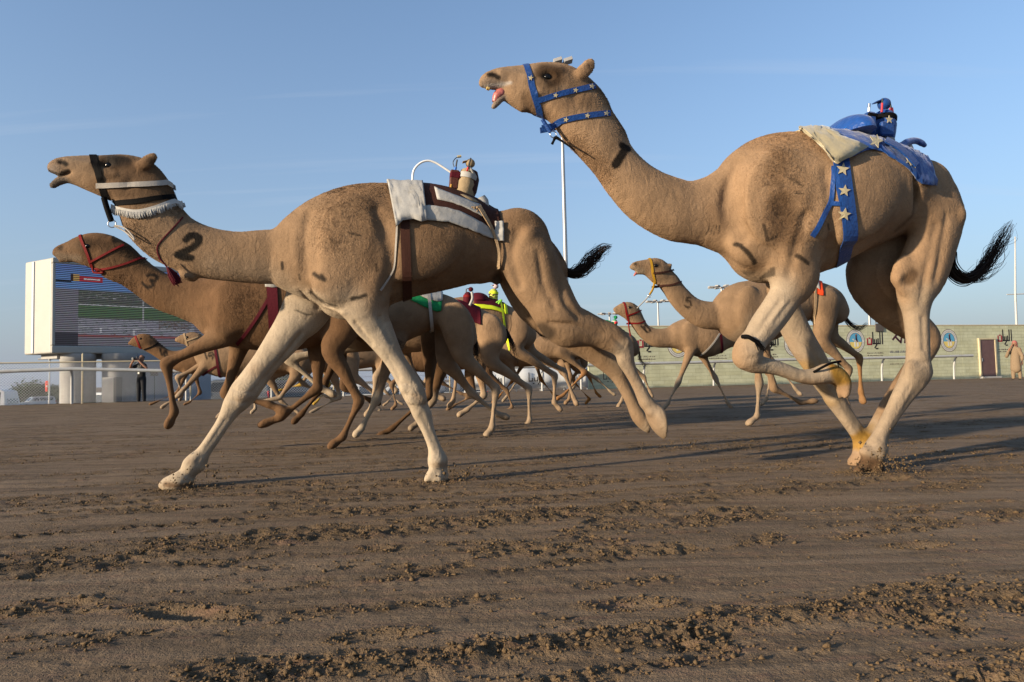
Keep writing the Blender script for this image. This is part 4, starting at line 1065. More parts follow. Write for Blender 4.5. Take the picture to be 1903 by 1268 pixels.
lg3 = [('fore', [(418, 622), (309, 676), (324, 766), (312, 792)], .13), ('fore', [(450, 625), (420, 732), (500, 752), (530, 764)], -.13),
       ('hind', [(655, 570), (618, 652), (668, 745), (637, 812), (614, 830)], .13), ('hind', [(640, 575), (592, 650), (590, 722), (522, 776), (484, 790)], -.13)]
C3 = camel(dict(label='brown camel with red halter and number 3 on its neck, in front of screen', at=(630, 830), phi=10, h=0.016, base=BROWN * 1.0, eye=(163, 458, 5), size=.95,
    axial=[(252, 470, 186, 503, .5), (268, 482, 216, 520, .52), (289, 497, 250, 545, .55), (315, 511, 292, 575, .58), (355, 517, 338, 592, .62), (398, 516, 384, 612, .72), (440, 505, 428, 642, 0.70), (490, 490, 490, 652, 0.75), (540, 488, 540, 652, 0.78), (590, 500, 590, 632, 0.78), (640, 526, 628, 618, 0.74), (680, 556, 655, 625, .75), (702, 590, 676, 640, .7)],
    head=[(250, 470, 190, 505, .42), (227, 448, 178, 500, .46), (198, 438, 160, 494, .52), (170, 441, 142, 488, .58), (142, 449, 126, 485, .6), (118, 455, 112, 482, .7), (106, 463, 103, 478, .85), (101, 468, 100, 475, .9)],
    extra=[([(206, 446, 7, .7, .05), (209, 436, 4, .5, .06)], .01), ([(206, 446, 7, .7, -.05), (214, 437, 4, .5, -.06)], .01), ([(128, 482, 7, .8), (112, 484, 5, .9)], .01)],
    legs=lg3, bulges=[(425, 570, .16, 34, .06, 55, .08, 10), (640, 590, .12, 26, .06, 34, .03, 0), (170, 452, .05, 12, .02, 6, .012, 10), (195, 478, .04, 24, .025, 14, .02, 25)],
    dents=[(114, 461, .05, 5, .02, 3.5, .006, 25, .5), (390, 570, .2, 12, .05, 40, .03, 5, .15)],
    paint=[([(113, 461)], 5, 2.5, DARK, .9, 1, .05), ([(110, 477), (150, 483)], 8, 6, PALE * .7, .5), ([(163, 457)], 15, 6, BROWN * .25, .85, 1, .05), ([(190, 455), (225, 460)], 14, 9, BROWN * .5, .6), ([(170, 480), (200, 490)], 12, 9, BROWN * .55, .5), ([(125, 465), (150, 462)], 10, 8, TAN * .8, .4), ([(215, 520), (250, 545)], 14, 10, BROWN * .5, .5), ([(240, 462), (265, 482)], 10, 8, BROWN * .4, .7), ([(205, 440)], 8, 4, BROWN * .3, .7), ([(330, 600), (420, 640)], 30, 25, TAN, .3),
           ([(440, 570), (470, 590), (500, 600)], 24, 14, None, .9), ([(185, 490), (260, 550)], 16, 10, None, .7)] + number([[(272, 512), (283, 510), (291, 515), (288, 522), (279, 521)], [(281, 523), (284, 531), (274, 535), (264, 527)]], 3.2) ))

lg5 = [('fore', [(1400, 610), (1411, 713), (1407, 774), (1390, 788)], .12), ('fore', [(1412, 610), (1438, 722), (1488, 748), (1516, 745)], -.12),
       ('hind', [(1536, 560), (1528, 632), (1578, 686), (1570, 738), (1574, 756)], .12), ('hind', [(1530, 560), (1545, 625), (1597, 664), (1600, 728), (1604, 748)], -.12)]
C5 = camel(dict(label='tan camel with yellow halter rope and number 5, behind the blue-saddled camel', at=(1470, 788), phi=12, h=0.018, base=TAN * .98, eye=(1219, 494, 4), size=.86,
    axial=[(1266, 526, 1226, 532, .5), (1283, 548, 1240, 554, .52), (1303, 562, 1262, 582, .55), (1325, 566, 1290, 604, .58), (1346, 559, 1335, 614, .62), (1364, 538, 1360, 624, .72), (1388, 523, 1385, 640, 0.71), (1420, 522, 1425, 634, 0.77), (1460, 522, 1470, 610, 0.78), (1500, 520, 1500, 592, 0.77), (1530, 526, 1518, 588, 0.71), (1552, 536, 1532, 590, .75), (1565, 556, 1545, 600, .7)],
    head=[(1264, 522, 1224, 530, .45), (1251, 503, 1214, 524, .48), (1240, 489, 1203, 517, .54), (1221, 486, 1196, 511, .58), (1200, 484, 1190, 508, .62), (1183, 486, 1180, 504, .75), (1174, 492, 1173, 502, .9)],
    extra=[([(1246, 493, 5, .7, .04), (1251, 486, 2.6, .5, .05)], .008), ([(1244, 492, 5, .7, -.04), (1248, 486, 2.6, .5, -.05)], .008), ([(1194, 507, 5, .8), (1185, 508, 4, .9), (1178, 513, 2.5, 1)], .008)],
    legs=lg5, bulges=[(1395, 570, .14, 24, .07, 42, .04, 10), (1535, 565, .12, 18, .05, 26, .03, 0)],
    paint=[([(1181, 490)], 3.5, 2, DARK, .8, 1, .04), ([(1219, 494)], 7, 4, DARK * 2, .7, 1, .04), ([(1176, 503), (1190, 506)], 5, 4, PALE * .8, .5), ([(1256, 508), (1266, 524)], 5, 4, BROWN * .5, .7), ([(1380, 600), (1367, 630)], 14, 10, PALE * .8, .3)]
        + pale_legs(lg5[:1], .5, 12, PALE * .8) + pale_legs(lg5[3:], .6, 12, np.array([.22, .10, .028])) + number([[(1286, 552), (1279, 553), (1278, 560), (1285, 560), (1287, 567), (1281, 572), (1275, 568)]], 1.9) ))

lg6 = [('fore', [(1287, 642), (1260, 712), (1241, 750), (1232, 760)], .13), ('fore', [(1296, 645), (1329, 702), (1352, 748), (1360, 758)], -.13),
       ('hind', [(1408, 620), (1418, 655), (1452, 688), (1478, 722), (1488, 734)], .13), ('hind', [(1400, 620), (1400, 668), (1432, 700), (1424, 742), (1414, 752)], -.13)]
C6 = camel(dict(label='pale slender camel with red halter and number 10, in front of the wall', at=(1330, 760), phi=13, h=0.024, base=TAN * 1.05, eye=(1170, 572, 2.8), size=.92,
    axial=[(1199, 596, 1173, 606, .5), (1211, 610, 1186, 624, .54), (1232, 616, 1206, 640, .58), (1252, 609, 1240, 646, .64), (1268, 597, 1262, 650, .74), (1288, 589, 1290, 660, 0.71), (1315, 588, 1312, 664, 0.77), (1350, 592, 1345, 648, 0.78), (1385, 600, 1375, 642, 0.74), (1410, 610, 1395, 642, .75), (1424, 622, 1408, 646, .7)],
    head=[(1199, 594, 1172, 604, .46), (1191, 576, 1163, 594, .5), (1182, 567, 1156, 589, .56), (1168, 566, 1150, 586, .6), (1155, 568, 1146, 583, .68), (1144, 571, 1141, 580, .85)],
    extra=[([(1188, 570, 3, .7, .04), (1191, 566, 1.6, .5, .05)], .008), ([(1150, 583, 3, .8), (1143, 585, 2, 1)], .008)],
    legs=lg6, bulges=[(1285, 620, .14, 16, .07, 26, .04, 10)],
    paint=[([(1170, 572)], 4, 3, DARK * 2, .6, 1, .04), ([(1193, 580), (1200, 596)], 4, 3, BROWN * .5, .6)] + pale_legs(lg6, .5, 9) + number([[(1193, 606), (1203, 618)], [(1202, 604), (1198, 608), (1205, 618), (1211, 614), (1202, 604)]], 1.6, .7) ))

lg4 = [('fore', [(735, 632), (700, 742), (672, 796), (660, 809)], .12), ('fore', [(700, 632), (536, 668), (598, 722), (622, 734)], -.12),
       ('hind', [(846, 595), (862, 664), (922, 722), (914, 796), (902, 812)], .13), ('hind', [(838, 600), (830, 672), (876, 730), (924, 770), (943, 776)], -.13)]
C4 = camel(dict(label='grey-brown camel with green and white saddle cloth behind camel number 2', at=(800, 812), phi=11, h=0.018, base=TAN * .98, eye=(495, 535, 3), size=.95,
    axial=[(570, 545, 556, 590, .5), (610, 552, 605, 612, .6), (650, 545, 648, 645, .76), (700, 532, 700, 652, 0.75), (750, 532, 750, 632, 0.78), (800, 541, 798, 612, 0.78), (838, 553, 828, 614, 0.73), (866, 580, 846, 628, .76), (878, 612, 858, 645, .7)],
    head=[(570, 540, 556, 590, .46), (545, 526, 532, 572, .5), (512, 524, 508, 560, .58), (480, 532, 480, 556, .7), (466, 538, 466, 550, .9)],
    legs=lg4, bulges=[(850, 600, .14, 26, .06, 40, .03, 0)],
    paint=pale_legs(lg4[:2], .9, 20, PALE * 1.05) + pale_legs(lg4[2:], .45, 14) + [([(640, 650), (540, 668)], 20, 12, PALE, .8), ([(700, 640), (800, 610)], 40, 30, BROWN * .8, .35)]))

lg12 = [('fore', [(640, 630), (600, 720), (560, 770), (545, 785)], .12), ('fore', [(630, 630), (640, 720), (690, 745), (705, 750)], -.12),
        ('hind', [(812, 602), (800, 660), (797, 736), (728, 797), (702, 812)], .12), ('hind', [(806, 606), (818, 684), (806, 744), (774, 788), (762, 797)], -.12)]
C12 = camel(dict(label='dark muddy camel mostly hidden behind the green-saddled camel', at=(735, 806), phi=11, h=0.02, base=BROWN * .72, eye=(440, 545, 3), size=.92,
    axial=[(530, 555, 520, 590, .5), (570, 560, 565, 612, .6), (610, 552, 605, 640, .78), (660, 548, 660, 645, 0.77), (720, 552, 720, 640, 0.78), (775, 560, 770, 625, 0.77), (815, 578, 802, 625, 0.70), (832, 604, 818, 640, .7)],
    head=[(530, 552, 520, 590, .46), (500, 535, 488, 575, .5), (465, 532, 460, 562, .6), (438, 540, 437, 556, .8)], legs=lg12, paint=pale_legs(lg12[3:], .5, 14)))

lg9 = [('fore', [(735, 635), (700, 700), (690, 760), (680, 772)], .12), ('fore', [(745, 635), (770, 700), (810, 735), (826, 742)], -.12),
       ('hind', [(908, 608), (914, 672), (983, 722), (984, 782), (975, 795)], .12), ('hind', [(900, 610), (890, 680), (900, 735), (868, 762), (852, 772)], -.12)]
C9 = camel(dict(label='pale camel with maroon saddle cloth carrying the red robot jockey', at=(880, 790), phi=11, h=0.02, base=TAN * 1.2, eye=(560, 560, 3), size=.95,
    axial=[(660, 585, 650, 625, .5), (690, 575, 682, 640, .64), (720, 560, 715, 652, .78), (770, 550, 770, 655, 0.77), (820, 553, 820, 645, 0.78), (868, 565, 865, 635, 0.75), (905, 580, 890, 632, 0.70), (932, 600, 905, 645, .72)],
    head=[(660, 582, 650, 625, .46), (630, 566, 620, 605, .5), (595, 562, 592, 590, .6), (568, 568, 568, 582, .8)], legs=lg9, bulges=[(920, 620, .13, 20, .05, 34, .03, -10)], paint=pale_legs(lg9, .5, 14)))

lg10 = [('fore', [(815, 630), (800, 690), (775, 740), (766, 750)], .12), ('fore', [(825, 630), (850, 690), (842, 745), (834, 755)], -.12),
        ('hind', [(962, 600), (960, 650), (1031, 698), (1030, 748), (1042, 762)], .13), ('hind', [(955, 602), (985, 655), (1048, 690), (1066, 738), (1072, 752)], -.13)]
C10 = camel(dict(label='brown camel with maroon saddle cloth trimmed in bright yellow', at=(980, 776), phi=12, h=0.02, base=TAN * 1.08, eye=(700, 580, 3), size=1.0,
    axial=[(765, 590, 757, 622, .5), (790, 578, 784, 632, .64), (820, 562, 816, 640, .78), (860, 552, 860, 645, 0.77), (905, 555, 902, 642, 0.78), (940, 567, 930, 632, 0.75), (968, 580, 950, 632, 0.70), (985, 602, 962, 644, .72)],
    head=[(765, 588, 757, 622, .46), (740, 574, 732, 604, .5), (712, 572, 708, 594, .6), (692, 578, 692, 590, .8)], legs=lg10, bulges=[(970, 610, .13, 16, .05, 26, .03, 0)], paint=pale_legs(lg10, .3, 10)))

lg11 = [('fore', [(1040, 652), (1088, 692), (1046, 735), (1034, 742)], .12), ('fore', [(1050, 655), (1060, 700), (1058, 742), (1050, 750)], -.12),
        ('hind', [(1166, 640), (1160, 672), (1196, 700), (1208, 728), (1212, 738)], .12), ('hind', [(1160, 640), (1150, 675), (1164, 708), (1155, 745), (1148, 757)], -.12)]
C11 = camel(dict(label='grey-tan camel with green robot jockey, its black tail hanging by the rail', at=(1130, 758), phi=13, h=0.024, base=TAN * .95, eye=(925, 615, 2), size=.95,
    axial=[(990, 635, 984, 660, .5), (1012, 625, 1008, 665, .7), (1040, 615, 1038, 668, 0.73), (1080, 608, 1078, 668, 0.78), (1120, 606, 1118, 662, 0.78), (1152, 612, 1143, 656, 0.73), (1172, 622, 1160, 656, .76), (1182, 636, 1168, 662, .7)],
    head=[(990, 632, 984, 660, .46), (970, 618, 964, 644, .5), (945, 612, 942, 632, .6), (925, 616, 925, 628, .8)], legs=lg11, paint=pale_legs(lg11[2:], .35, 9) + pale_legs(lg11[:1], .6, 9, np.array([.22, .09, .022]))))

lg13 = [('fore', [(985, 655), (955, 705), (925, 740), (915, 748)], .12), ('fore', [(990, 655), (1005, 705), (1030, 735), (1040, 738)], -.12),
        ('hind', [(1075, 640), (1066, 672), (1095, 700), (1108, 730), (1116, 738)], .12), ('hind', [(1070, 640), (1085, 676), (1062, 705), (1096, 742), (1088, 750)], -.12)]
C13 = camel(dict(label='sandy camel between the tightly packed runners, with orange painted shins', at=(1020, 754), phi=13, h=0.026, base=TAN * .95, eye=(890, 620, 2), size=.9,
    axial=[(945, 628, 940, 655, .5), (968, 618, 965, 662, .72), (1000, 610, 998, 666, 0.75), (1035, 608, 1034, 664, 0.78), (1066, 612, 1058, 658, 0.71), (1086, 628, 1072, 662, .7)],
    head=[(945, 626, 940, 654, .46), (925, 612, 920, 638, .52), (900, 612, 898, 630, .62), (886, 616, 886, 626, .85)], legs=lg13, paint=pale_legs(lg13, .8, 8, np.array([.28, .11, .018]))))

lg8 = [('fore', [(392, 668), (332, 735), (308, 752), (300, 758)], .12), ('fore', [(396, 668), (330, 702), (338, 735), (334, 744)], -.12),
       ('hind', [(560, 668), (548, 700), (520, 740), (424, 755), (402, 778)], .12), ('hind', [(552, 668), (500, 700), (522, 745), (548, 762), (556, 768)], -.12)]
C8 = camel(dict(label='small sandy camel with tan halter and number 19, below the big screen', at=(430, 775), phi=12, h=0.026, base=TAN * .95, eye=(348, 627, 2.4), size=.95,
    axial=[(382, 630, 360, 652, .5), (402, 642, 374, 682, .62), (425, 642, 398, 698, .78), (460, 632, 445, 696, 0.77), (505, 630, 495, 692, 0.78), (545, 640, 532, 692, 0.73), (572, 655, 555, 695, .74)],
    head=[(382, 628, 360, 652, .46), (370, 620, 352, 646, .52), (352, 620, 342, 641, .58), (336, 624, 333, 638, .7), (326, 629, 326, 636, .9)], extra=[([(368, 623, 3, .7, .04), (371, 618, 1.6, .5, .05)], .008)],
    legs=lg8, paint=pale_legs(lg8, .45, 10) + number([[(382, 656), (387, 668)], [(398, 660), (391, 663), (390, 657), (396, 655), (400, 660), (398, 668)]], 1.7, .8)))

lg7 = [('fore', [(352, 678), (330, 730), (288, 748), (278, 752)], .12), ('fore', [(358, 678), (372, 730), (352, 748), (342, 752)], -.12),
       ('hind', [(462, 660), (455, 700), (476, 730), (455, 748), (446, 752)], .12), ('hind', [(455, 660), (440, 705), (462, 732), (486, 748), (494, 752)], -.12)]
C7 = camel(dict(label='brown camel with red noseband, its head in front of the big screen', at=(380, 760), phi=12, h=0.028, base=BROWN * 1.15, eye=(262, 630, 2.2), size=.95,
    axial=[(290, 632, 268, 650, .5), (302, 642, 284, 660, .55), (318, 652, 304, 674, .6), (340, 652, 330, 690, .74), (370, 642, 365, 696, 0.75), (410, 638, 405, 692, 0.78), (445, 642, 438, 688, 0.73), (470, 652, 458, 690, .72)],
    head=[(288, 630, 268, 650, .46), (277, 623, 258, 646, .54), (260, 626, 249, 644, .6), (247, 632, 243, 642, .72), (239, 637, 238, 642, .9)], extra=[([(278, 626, 3, .7, .04), (280, 621, 1.6, .5, .05)], .008)],
    legs=lg7, paint=[([(284, 638), (298, 642)], 5, 3, DARK * 3, .7)] + number([[(297, 649), (301, 661)], [(308, 652), (304, 655), (306, 662), (311, 660), (308, 652)]], 1.6, .8)))

lg14 = [('fore', [(590, 668), (560, 715), (520, 725), (512, 732)], .12), ('fore', [(596, 668), (612, 715), (590, 745), (582, 752)], -.12),
        ('hind', [(715, 655), (708, 692), (738, 725), (720, 748), (712, 754)], .12), ('hind', [(708, 655), (700, 695), (716, 728), (742, 748), (750, 752)], -.12)]
C14 = camel(dict(label='far pale camel with yellow painted shins, last row behind the pack', at=(640, 758), phi=13, h=0.03, base=TAN * 1.15, eye=(500, 622, 2), size=.95,
    axial=[(545, 635, 538, 662, .5), (565, 640, 560, 675, .62), (590, 632, 586, 688, 0.70), (630, 625, 628, 690, 0.78), (670, 628, 666, 686, 0.78), (702, 636, 694, 682, 0.71), (720, 650, 708, 685, .72)],
    head=[(545, 632, 538, 662, .46), (528, 620, 520, 645, .54), (506, 618, 502, 638, .62), (492, 624, 491, 634, .85)], legs=lg14, paint=pale_legs(lg14[:2], .9, 8, np.array([.34, .21, .03])) + pale_legs(lg14[2:], .5, 8)))

# three more runners deep in the pack
def shifted(pts, dx, dy, k=1.0, c=(640, 690)):
    return [(c[0] + (x - c[0]) * k + dx, c[1] + (y - c[1]) * k + dy) for x, y in pts]
def shifted_pairs(P, dx, dy, k=1.0, c=(640, 690)):
    return [(*shifted([p[:2]], dx, dy, k, c)[0], *shifted([p[2:4]], dx, dy, k, c)[0], p[4]) for p in P]
AX14 = [(545, 635, 538, 662, .5), (565, 640, 560, 675, .62), (590, 632, 586, 688, .8), (630, 625, 628, 690, .9), (670, 628, 666, 686, .9), (702, 636, 694, 682, .82), (720, 650, 708, 685, .72)]
HD14 = [(545, 632, 538, 662, .46), (528, 620, 520, 645, .54), (506, 618, 502, 638, .62), (492, 624, 491, 634, .85)]
def filler(label, dx, dy, k, at, base, legs, shin, seed):
    lg = [(kd, shifted(p, dx, dy, k), la) for kd, p, la in legs]
    C = camel(dict(label=label, at=at, phi=12, h=0.027, base=base, eye=(*shifted([(500, 622)], dx, dy, k)[0], 2), size=.98, axial=shifted_pairs(AX14, dx, dy, k), head=shifted_pairs(HD14, dx, dy, k), legs=lg, paint=pale_legs(lg, .75, 9, shin)))
    tail(C, [(*shifted([q[:2]], dx, dy, k)[0], q[2]) for q in ((718, 650, 1.8), (728, 664, 2.8), (744, 668, 2))], 0.0, 24, seed=seed)
    return C
LGA = [('fore', [(592, 668), (552, 712), (560, 748), (552, 756)], .12), ('fore', [(598, 668), (640, 708), (676, 728), (688, 730)], -.12), ('hind', [(715, 655), (722, 694), (756, 722), (766, 752), (758, 758)], .12), ('hind', [(708, 655), (690, 694), (700, 730), (660, 750), (650, 756)], -.12)]
LGB = [('fore', [(592, 668), (618, 712), (596, 746), (588, 754)], .12), ('fore', [(598, 668), (560, 700), (586, 728), (596, 734)], -.12), ('hind', [(715, 655), (700, 694), (722, 726), (690, 752), (682, 757)], .12), ('hind', [(708, 655), (728, 692), (764, 712), (790, 736), (798, 742)], -.12)]
C15 = filler('pale cream camel glimpsed between the legs left of the green-saddled camel', -75, 4, 1.12, (575, 768), TAN * 1.35, LGA, PALE, 21)
C16 = filler('sandy camel whose legs show beyond the yellow-trimmed runner', 345, -8, 1.0, (985, 757), TAN * 1.1, LGB, PALE * .9, 22)
C17 = filler('brown camel in the middle of the pack behind the white banner side', 180, 2, 1.05, (820, 764), BROWN * 1.2, LGA, TAN * .8, 23)
# tails
tail(C2, [(1036, 478, 5), (1046, 500, 6), (1062, 508, 8), (1082, 502, 10), (1102, 480, 10), (1122, 462, 8), (1138, 457, 4)], 0.0, 170, seed=2)
tail(C1, [(1768, 468, 5), (1765, 492, 8), (1776, 511, 9), (1796, 519, 9), (1818, 509, 9), (1838, 487, 9), (1855, 457, 8), (1870, 431, 6), (1882, 409, 3)], 0.0, 190, stray=1.1, seed=3)
tail(C3, [(704, 598, 3), (716, 622, 5), (735, 636, 7), (755, 640, 6)], 0.0, 40, seed=4)
tail(C5, [(1562, 562, 2.5), (1568, 585, 3), (1580, 603, 4), (1595, 610, 5), (1608, 604, 3), (1610, 598, 2)], 0.0, 50, seed=5)
tail(C9, [(940, 612, 3), (950, 635, 5), (955, 655, 7), (965, 678, 5)], 0.05, 50, seed=6)
tail(C10, [(986, 602, 2.5), (1000, 618, 3), (1015, 627, 4.5), (1030, 626, 2)], 0.0, 40, seed=7)
tail(C11, [(1181, 632, 1.6), (1187, 650, 2), (1190, 668, 3), (1200, 678, 4), (1209, 672, 2)], 0.0, 40, seed=8)
tail(C4, [(872, 595, 2.5), (884, 640, 4), (886, 672, 6), (898, 690, 5)], -.02, 40, seed=9)
tail(C12, [(828, 598, 2.5), (838, 620, 4), (842, 645, 5)], 0.0, 25, seed=10)
tail(C13, [(1084, 630, 1.6), (1094, 648, 2.5), (1106, 652, 2)], 0.0, 20, seed=11)
tail(C14, [(718, 650, 1.6), (728, 665, 2.5), (742, 668, 2)], 0.0, 20, seed=12)
tail(C6, [(1424, 624, 1.6), (1434, 640, 2.5), (1446, 645, 2)], 0.0, 20, seed=13)
tail(C7, [(468, 655, 1.6), (478, 668, 2.5), (490, 672, 2)], 0.0, 20, seed=14)
tail(C8, [(570, 658, 1.6), (582, 672, 2.5), (594, 676, 2)], 0.0, 20, seed=15)

# ------------------------------------------------------------------ tack: straps, cloths and robot jockeys fitted to the skin
def to_px(w):
    d = (np.asarray(w) - CO) @ RC
    return np.stack([IMW / 2 + FPX * d[..., 0] / -d[..., 2], IMH / 2 - FPX * d[..., 1] / -d[..., 2]], -1)
def local_px(fr, p):
    p = np.asarray(p)
    return to_px(fr.o + p[..., :1] * fr.ux + p[..., 1:2] * fr.uy + p[..., 2:] * np.array([0, 0, 1.0]))
def solid_grid(outer, inner, close_u=False):
    n, m, _ = outer.shape
    V = np.vstack([outer.reshape(-1, 3), inner.reshape(-1, 3)])
    F = []; K = n * m
    un = n if close_u else n - 1
    for i in range(un):
        i2 = (i + 1) % n
        for j in range(m - 1):
            a, b, c, d = i * m + j, i2 * m + j, i2 * m + j + 1, i * m + j + 1
            F.append([a, b, c, d]); F.append([K + a, K + d, K + c, K + b])
        a, b = i * m, i2 * m
        F.append([a, K + a, K + b, b])
        a, b = i * m + m - 1, i2 * m + m - 1
        F.append([a, b, K + b, K + a])
    if not close_u:
        for j in range(m - 1):
            F.append([j, j + 1, K + j + 1, K + j])
            a = (n - 1) * m + j
            F.append([a, K + a, K + a + 1, a + 1])
    return V, F
def ring_band(C, top, bot, hw, mt, name, parent, off=0.006, thick=0.004, n=64, m=4, arc=None, reach=1.5, near=None):
    fr, fl = C.fr, C.field
    a, s = fr.P(*top); b = fr.L(*bot)
    c = (a + b) / 2; e = (a - b); R = np.linalg.norm(e) / 2; e = e / (2 * R); nn = np.array([-e[2], 0, e[0]])
    th = np.linspace(0, 2 * math.pi, n, endpoint=False) if arc is None else np.linspace(math.radians(arc[0]), math.radians(arc[1]), n)
    w = np.linspace(-hw, hw, m) * s
    D = np.cos(th)[:, None, None] * e + np.sin(th)[:, None, None] * np.array([0, -1.0, 0])
    cc = c + w[None, :, None] * nn
    if near is None:
        near = ((top[0] + bot[0]) / 2, (top[1] + bot[1]) / 2)
    sh = 0.0
    for _ in range(4):
        p0 = c + nn * sh
        hit, ok = fl.cast((p0 + np.array([0, -R * reach, 0]))[None], np.array([[0, 1.0, 0]]), R * reach, 220)
        if not ok[0]:
            break
        px_ = local_px(fr, hit[0])
        n_px = local_px(fr, hit[0] + nn * .01) - px_
        sh += ((near[0] - px_[0]) * n_px[0] + (near[1] - px_[1]) * n_px[1]) / (n_px @ n_px) * .01
    cc = cc + (np.abs(np.sin(th)) ** 0.8 * sh)[:, None, None] * nn
    O = cc + D * R * reach
    hit, ok = fl.cast(O, np.broadcast_to(-D, O.shape), R * reach, 220)
    bad = ~ok
    if bad.any():
        hit[bad] = (cc + D * R * 0.9)[bad]
    V, F = solid_grid(hit + D * off, hit + D * (off - thick), arc is None)
    return link(name, mesh_np(name, V, F, False), mt, parent)
def side_pts(C, pts, hw, off, sgn=1, sub=6, m=3, lat=.12, start=.35):
    """A strip lying on one flank along a drawn line (pixels)."""
    fr, fl = C.fr, C.field
    S = catmull(np.array([[x, y, 0, 1.0, 1.0] for x, y in pts]), sub)[:, :2]
    T = np.gradient(S, axis=0); T /= np.linalg.norm(T, axis=1)[:, None] + 1e-9
    N = np.stack([-T[:, 1], T[:, 0]], -1)
    P = S[:, None] + N[:, None] * np.linspace(-hw, hw, m)[None, :, None]
    out = np.zeros((*P.shape[:2], 3)); la = np.full(P.shape[:2], lat)
    for it in range(3):
        q = np.array([[fr.L(P[i, j, 0], P[i, j, 1], la[i, j]) for j in range(m)] for i in range(len(P))])
        O = q.copy(); O[..., 1] = -start * sgn
        hit, ok = fl.cast(O, np.broadcast_to(np.array([0, 1.0 * sgn, 0]), O.shape), start + .1, 240)
        if sgn == 1:
            good = ok
            la = np.where(good, -hit[..., 1], la)
        out = np.where(ok[..., None], hit, np.stack([q[..., 0], -sgn * np.minimum(np.abs(la), 0.02), q[..., 2]], -1))
    g = fl.grad(out, fl.h * 2)
    return out, g
def path_band(C, pts, hw, mt, name, parent, off=0.006, thick=0.004, sides=(1,), lat=.1, start=.35, sub=6, m=3):
    for sg in sides:
        p, g = side_pts(C, pts, hw, off, 1, sub, m, lat, start)
        if sg == -1:
            O = p.copy(); O[..., 1] = start
            hit, ok = C.field.cast(O, np.broadcast_to(np.array([0, -1.0, 0]), O.shape), start + .05, 240)
            p = np.where(ok[..., None], hit, p * np.array([1, -1, 1])); g = C.field.grad(p, C.field.h * 2)
        v, f = solid_grid(p + g * off, p + g * (off - thick))
        o = link(name, mesh_np(name, v, f if sg == 1 else [q[::-1] for q in f], False), mt, parent)
    return o
def blanket(C, st, mt, name, parent, off=0.014, thick=0.01, rows=18, sub=4, s0=None, s1=1.0, wr=0.006, wf=30, seed=1, hem=0.0):
    """A cloth over the back: st = (top x,y, lower edge x,y) pixels from front to rear; s0 limits it to a stripe along the near and far lower edge."""
    fr, fl = C.fr, C.field
    S = np.array(st, float)
    t0 = np.linspace(0, len(S) - 1, (len(S) - 1) * sub + 1)
    S = np.stack([np.interp(t0, np.arange(len(S)), S[:, k]) for k in range(S.shape[1])], -1)
    objs = []
    grids = []
    for row in S:
        tx, ty, lx, ly = row[:4]
        a = fr.L(tx, ty); c = fr.L(lx, ly + 14); e = a - c; R = np.linalg.norm(e); e /= R
        th = np.linspace(0, math.radians(105), 70)
        D = np.cos(th)[:, None] * e + np.sin(th)[:, None] * np.array([0, -1.0, 0])
        rr = max(R * 1.4, .45)
        hit, ok = fl.cast(c + D * rr, -D, rr, 260)
        px = local_px(fr, hit)
        j = np.argmax((px[:, 1] >= ly) & ok) if ((px[:, 1] >= ly) & ok).any() else 60
        sh = 0.0
        for _ in range(3):
            px_ = local_px(fr, hit[j])
            sh += (lx - px_[0]) * fr.P(lx, ly, -hit[j][1])[1]
            O_ = c + D * rr + np.outer(np.sin(th) / max(math.sin(th[j]), .2) * sh, np.array([1.0, 0, 0]))
            hit, ok = fl.cast(O_, -D, rr, 260)
            px = local_px(fr, hit)
            if ((px[:, 1] >= ly) & ok).any():
                j = np.argmax((px[:, 1] >= ly) & ok)
        jf = 0
        if len(row) > 4 and ((px[:, 1] >= row[4]) & ok).any():
            jf = np.argmax((px[:, 1] >= row[4]) & ok)
        grids.append((c, e, th[j], rr, sh / max(math.sin(th[j]), .2), th[jf] / th[j]))
    def make(sa, sb, mir):
        outer = []; inner = []
        for i, (c, e, tl, rr, shk, fs) in enumerate(grids):
            th = np.linspace((fs if sa == 'px' else sa) * tl, sb * tl, rows)
            D = np.cos(th)[:, None] * e + np.sin(th)[:, None] * np.array([0, -1.0 * mir, 0])
            hit, ok = fl.cast(c + D * rr + np.outer(np.abs(np.sin(th)) * shk, np.array([1.0, 0, 0])), -D, rr, 260)
            f = vnoise(np.full(rows, i * wf / 40.0), th * wf / 4 + seed * 9, seed) - 0.4
            f2 = vnoise(np.full(rows, i * wf / 14.0), th * wf / 1.6 + seed * 5, seed + 3) - 0.5
            edge = np.abs(th) / tl
            o = off + wr * (f * 1.3 + f2 * 0.7) * (0.4 + 0.6 * edge) + hem * edge ** 3
            outer.append(hit + D * o[:, None]); inner.append(hit + D * (o - thick)[:, None])
        return solid_grid(np.array(outer), np.array(inner))
    if s0 is None:
        V, F = make(-1.0, 1.0, 1)
        return link(name, mesh_np(name, V, F), mt, parent)
    V, F = make(s0, s1, 1)
    link(name, mesh_np(name, V, F), mt, parent)
    V, F = make(s0, s1, -1)
    return link(name, mesh_np(name, V, [f[::-1] for f in F]), mt, parent)
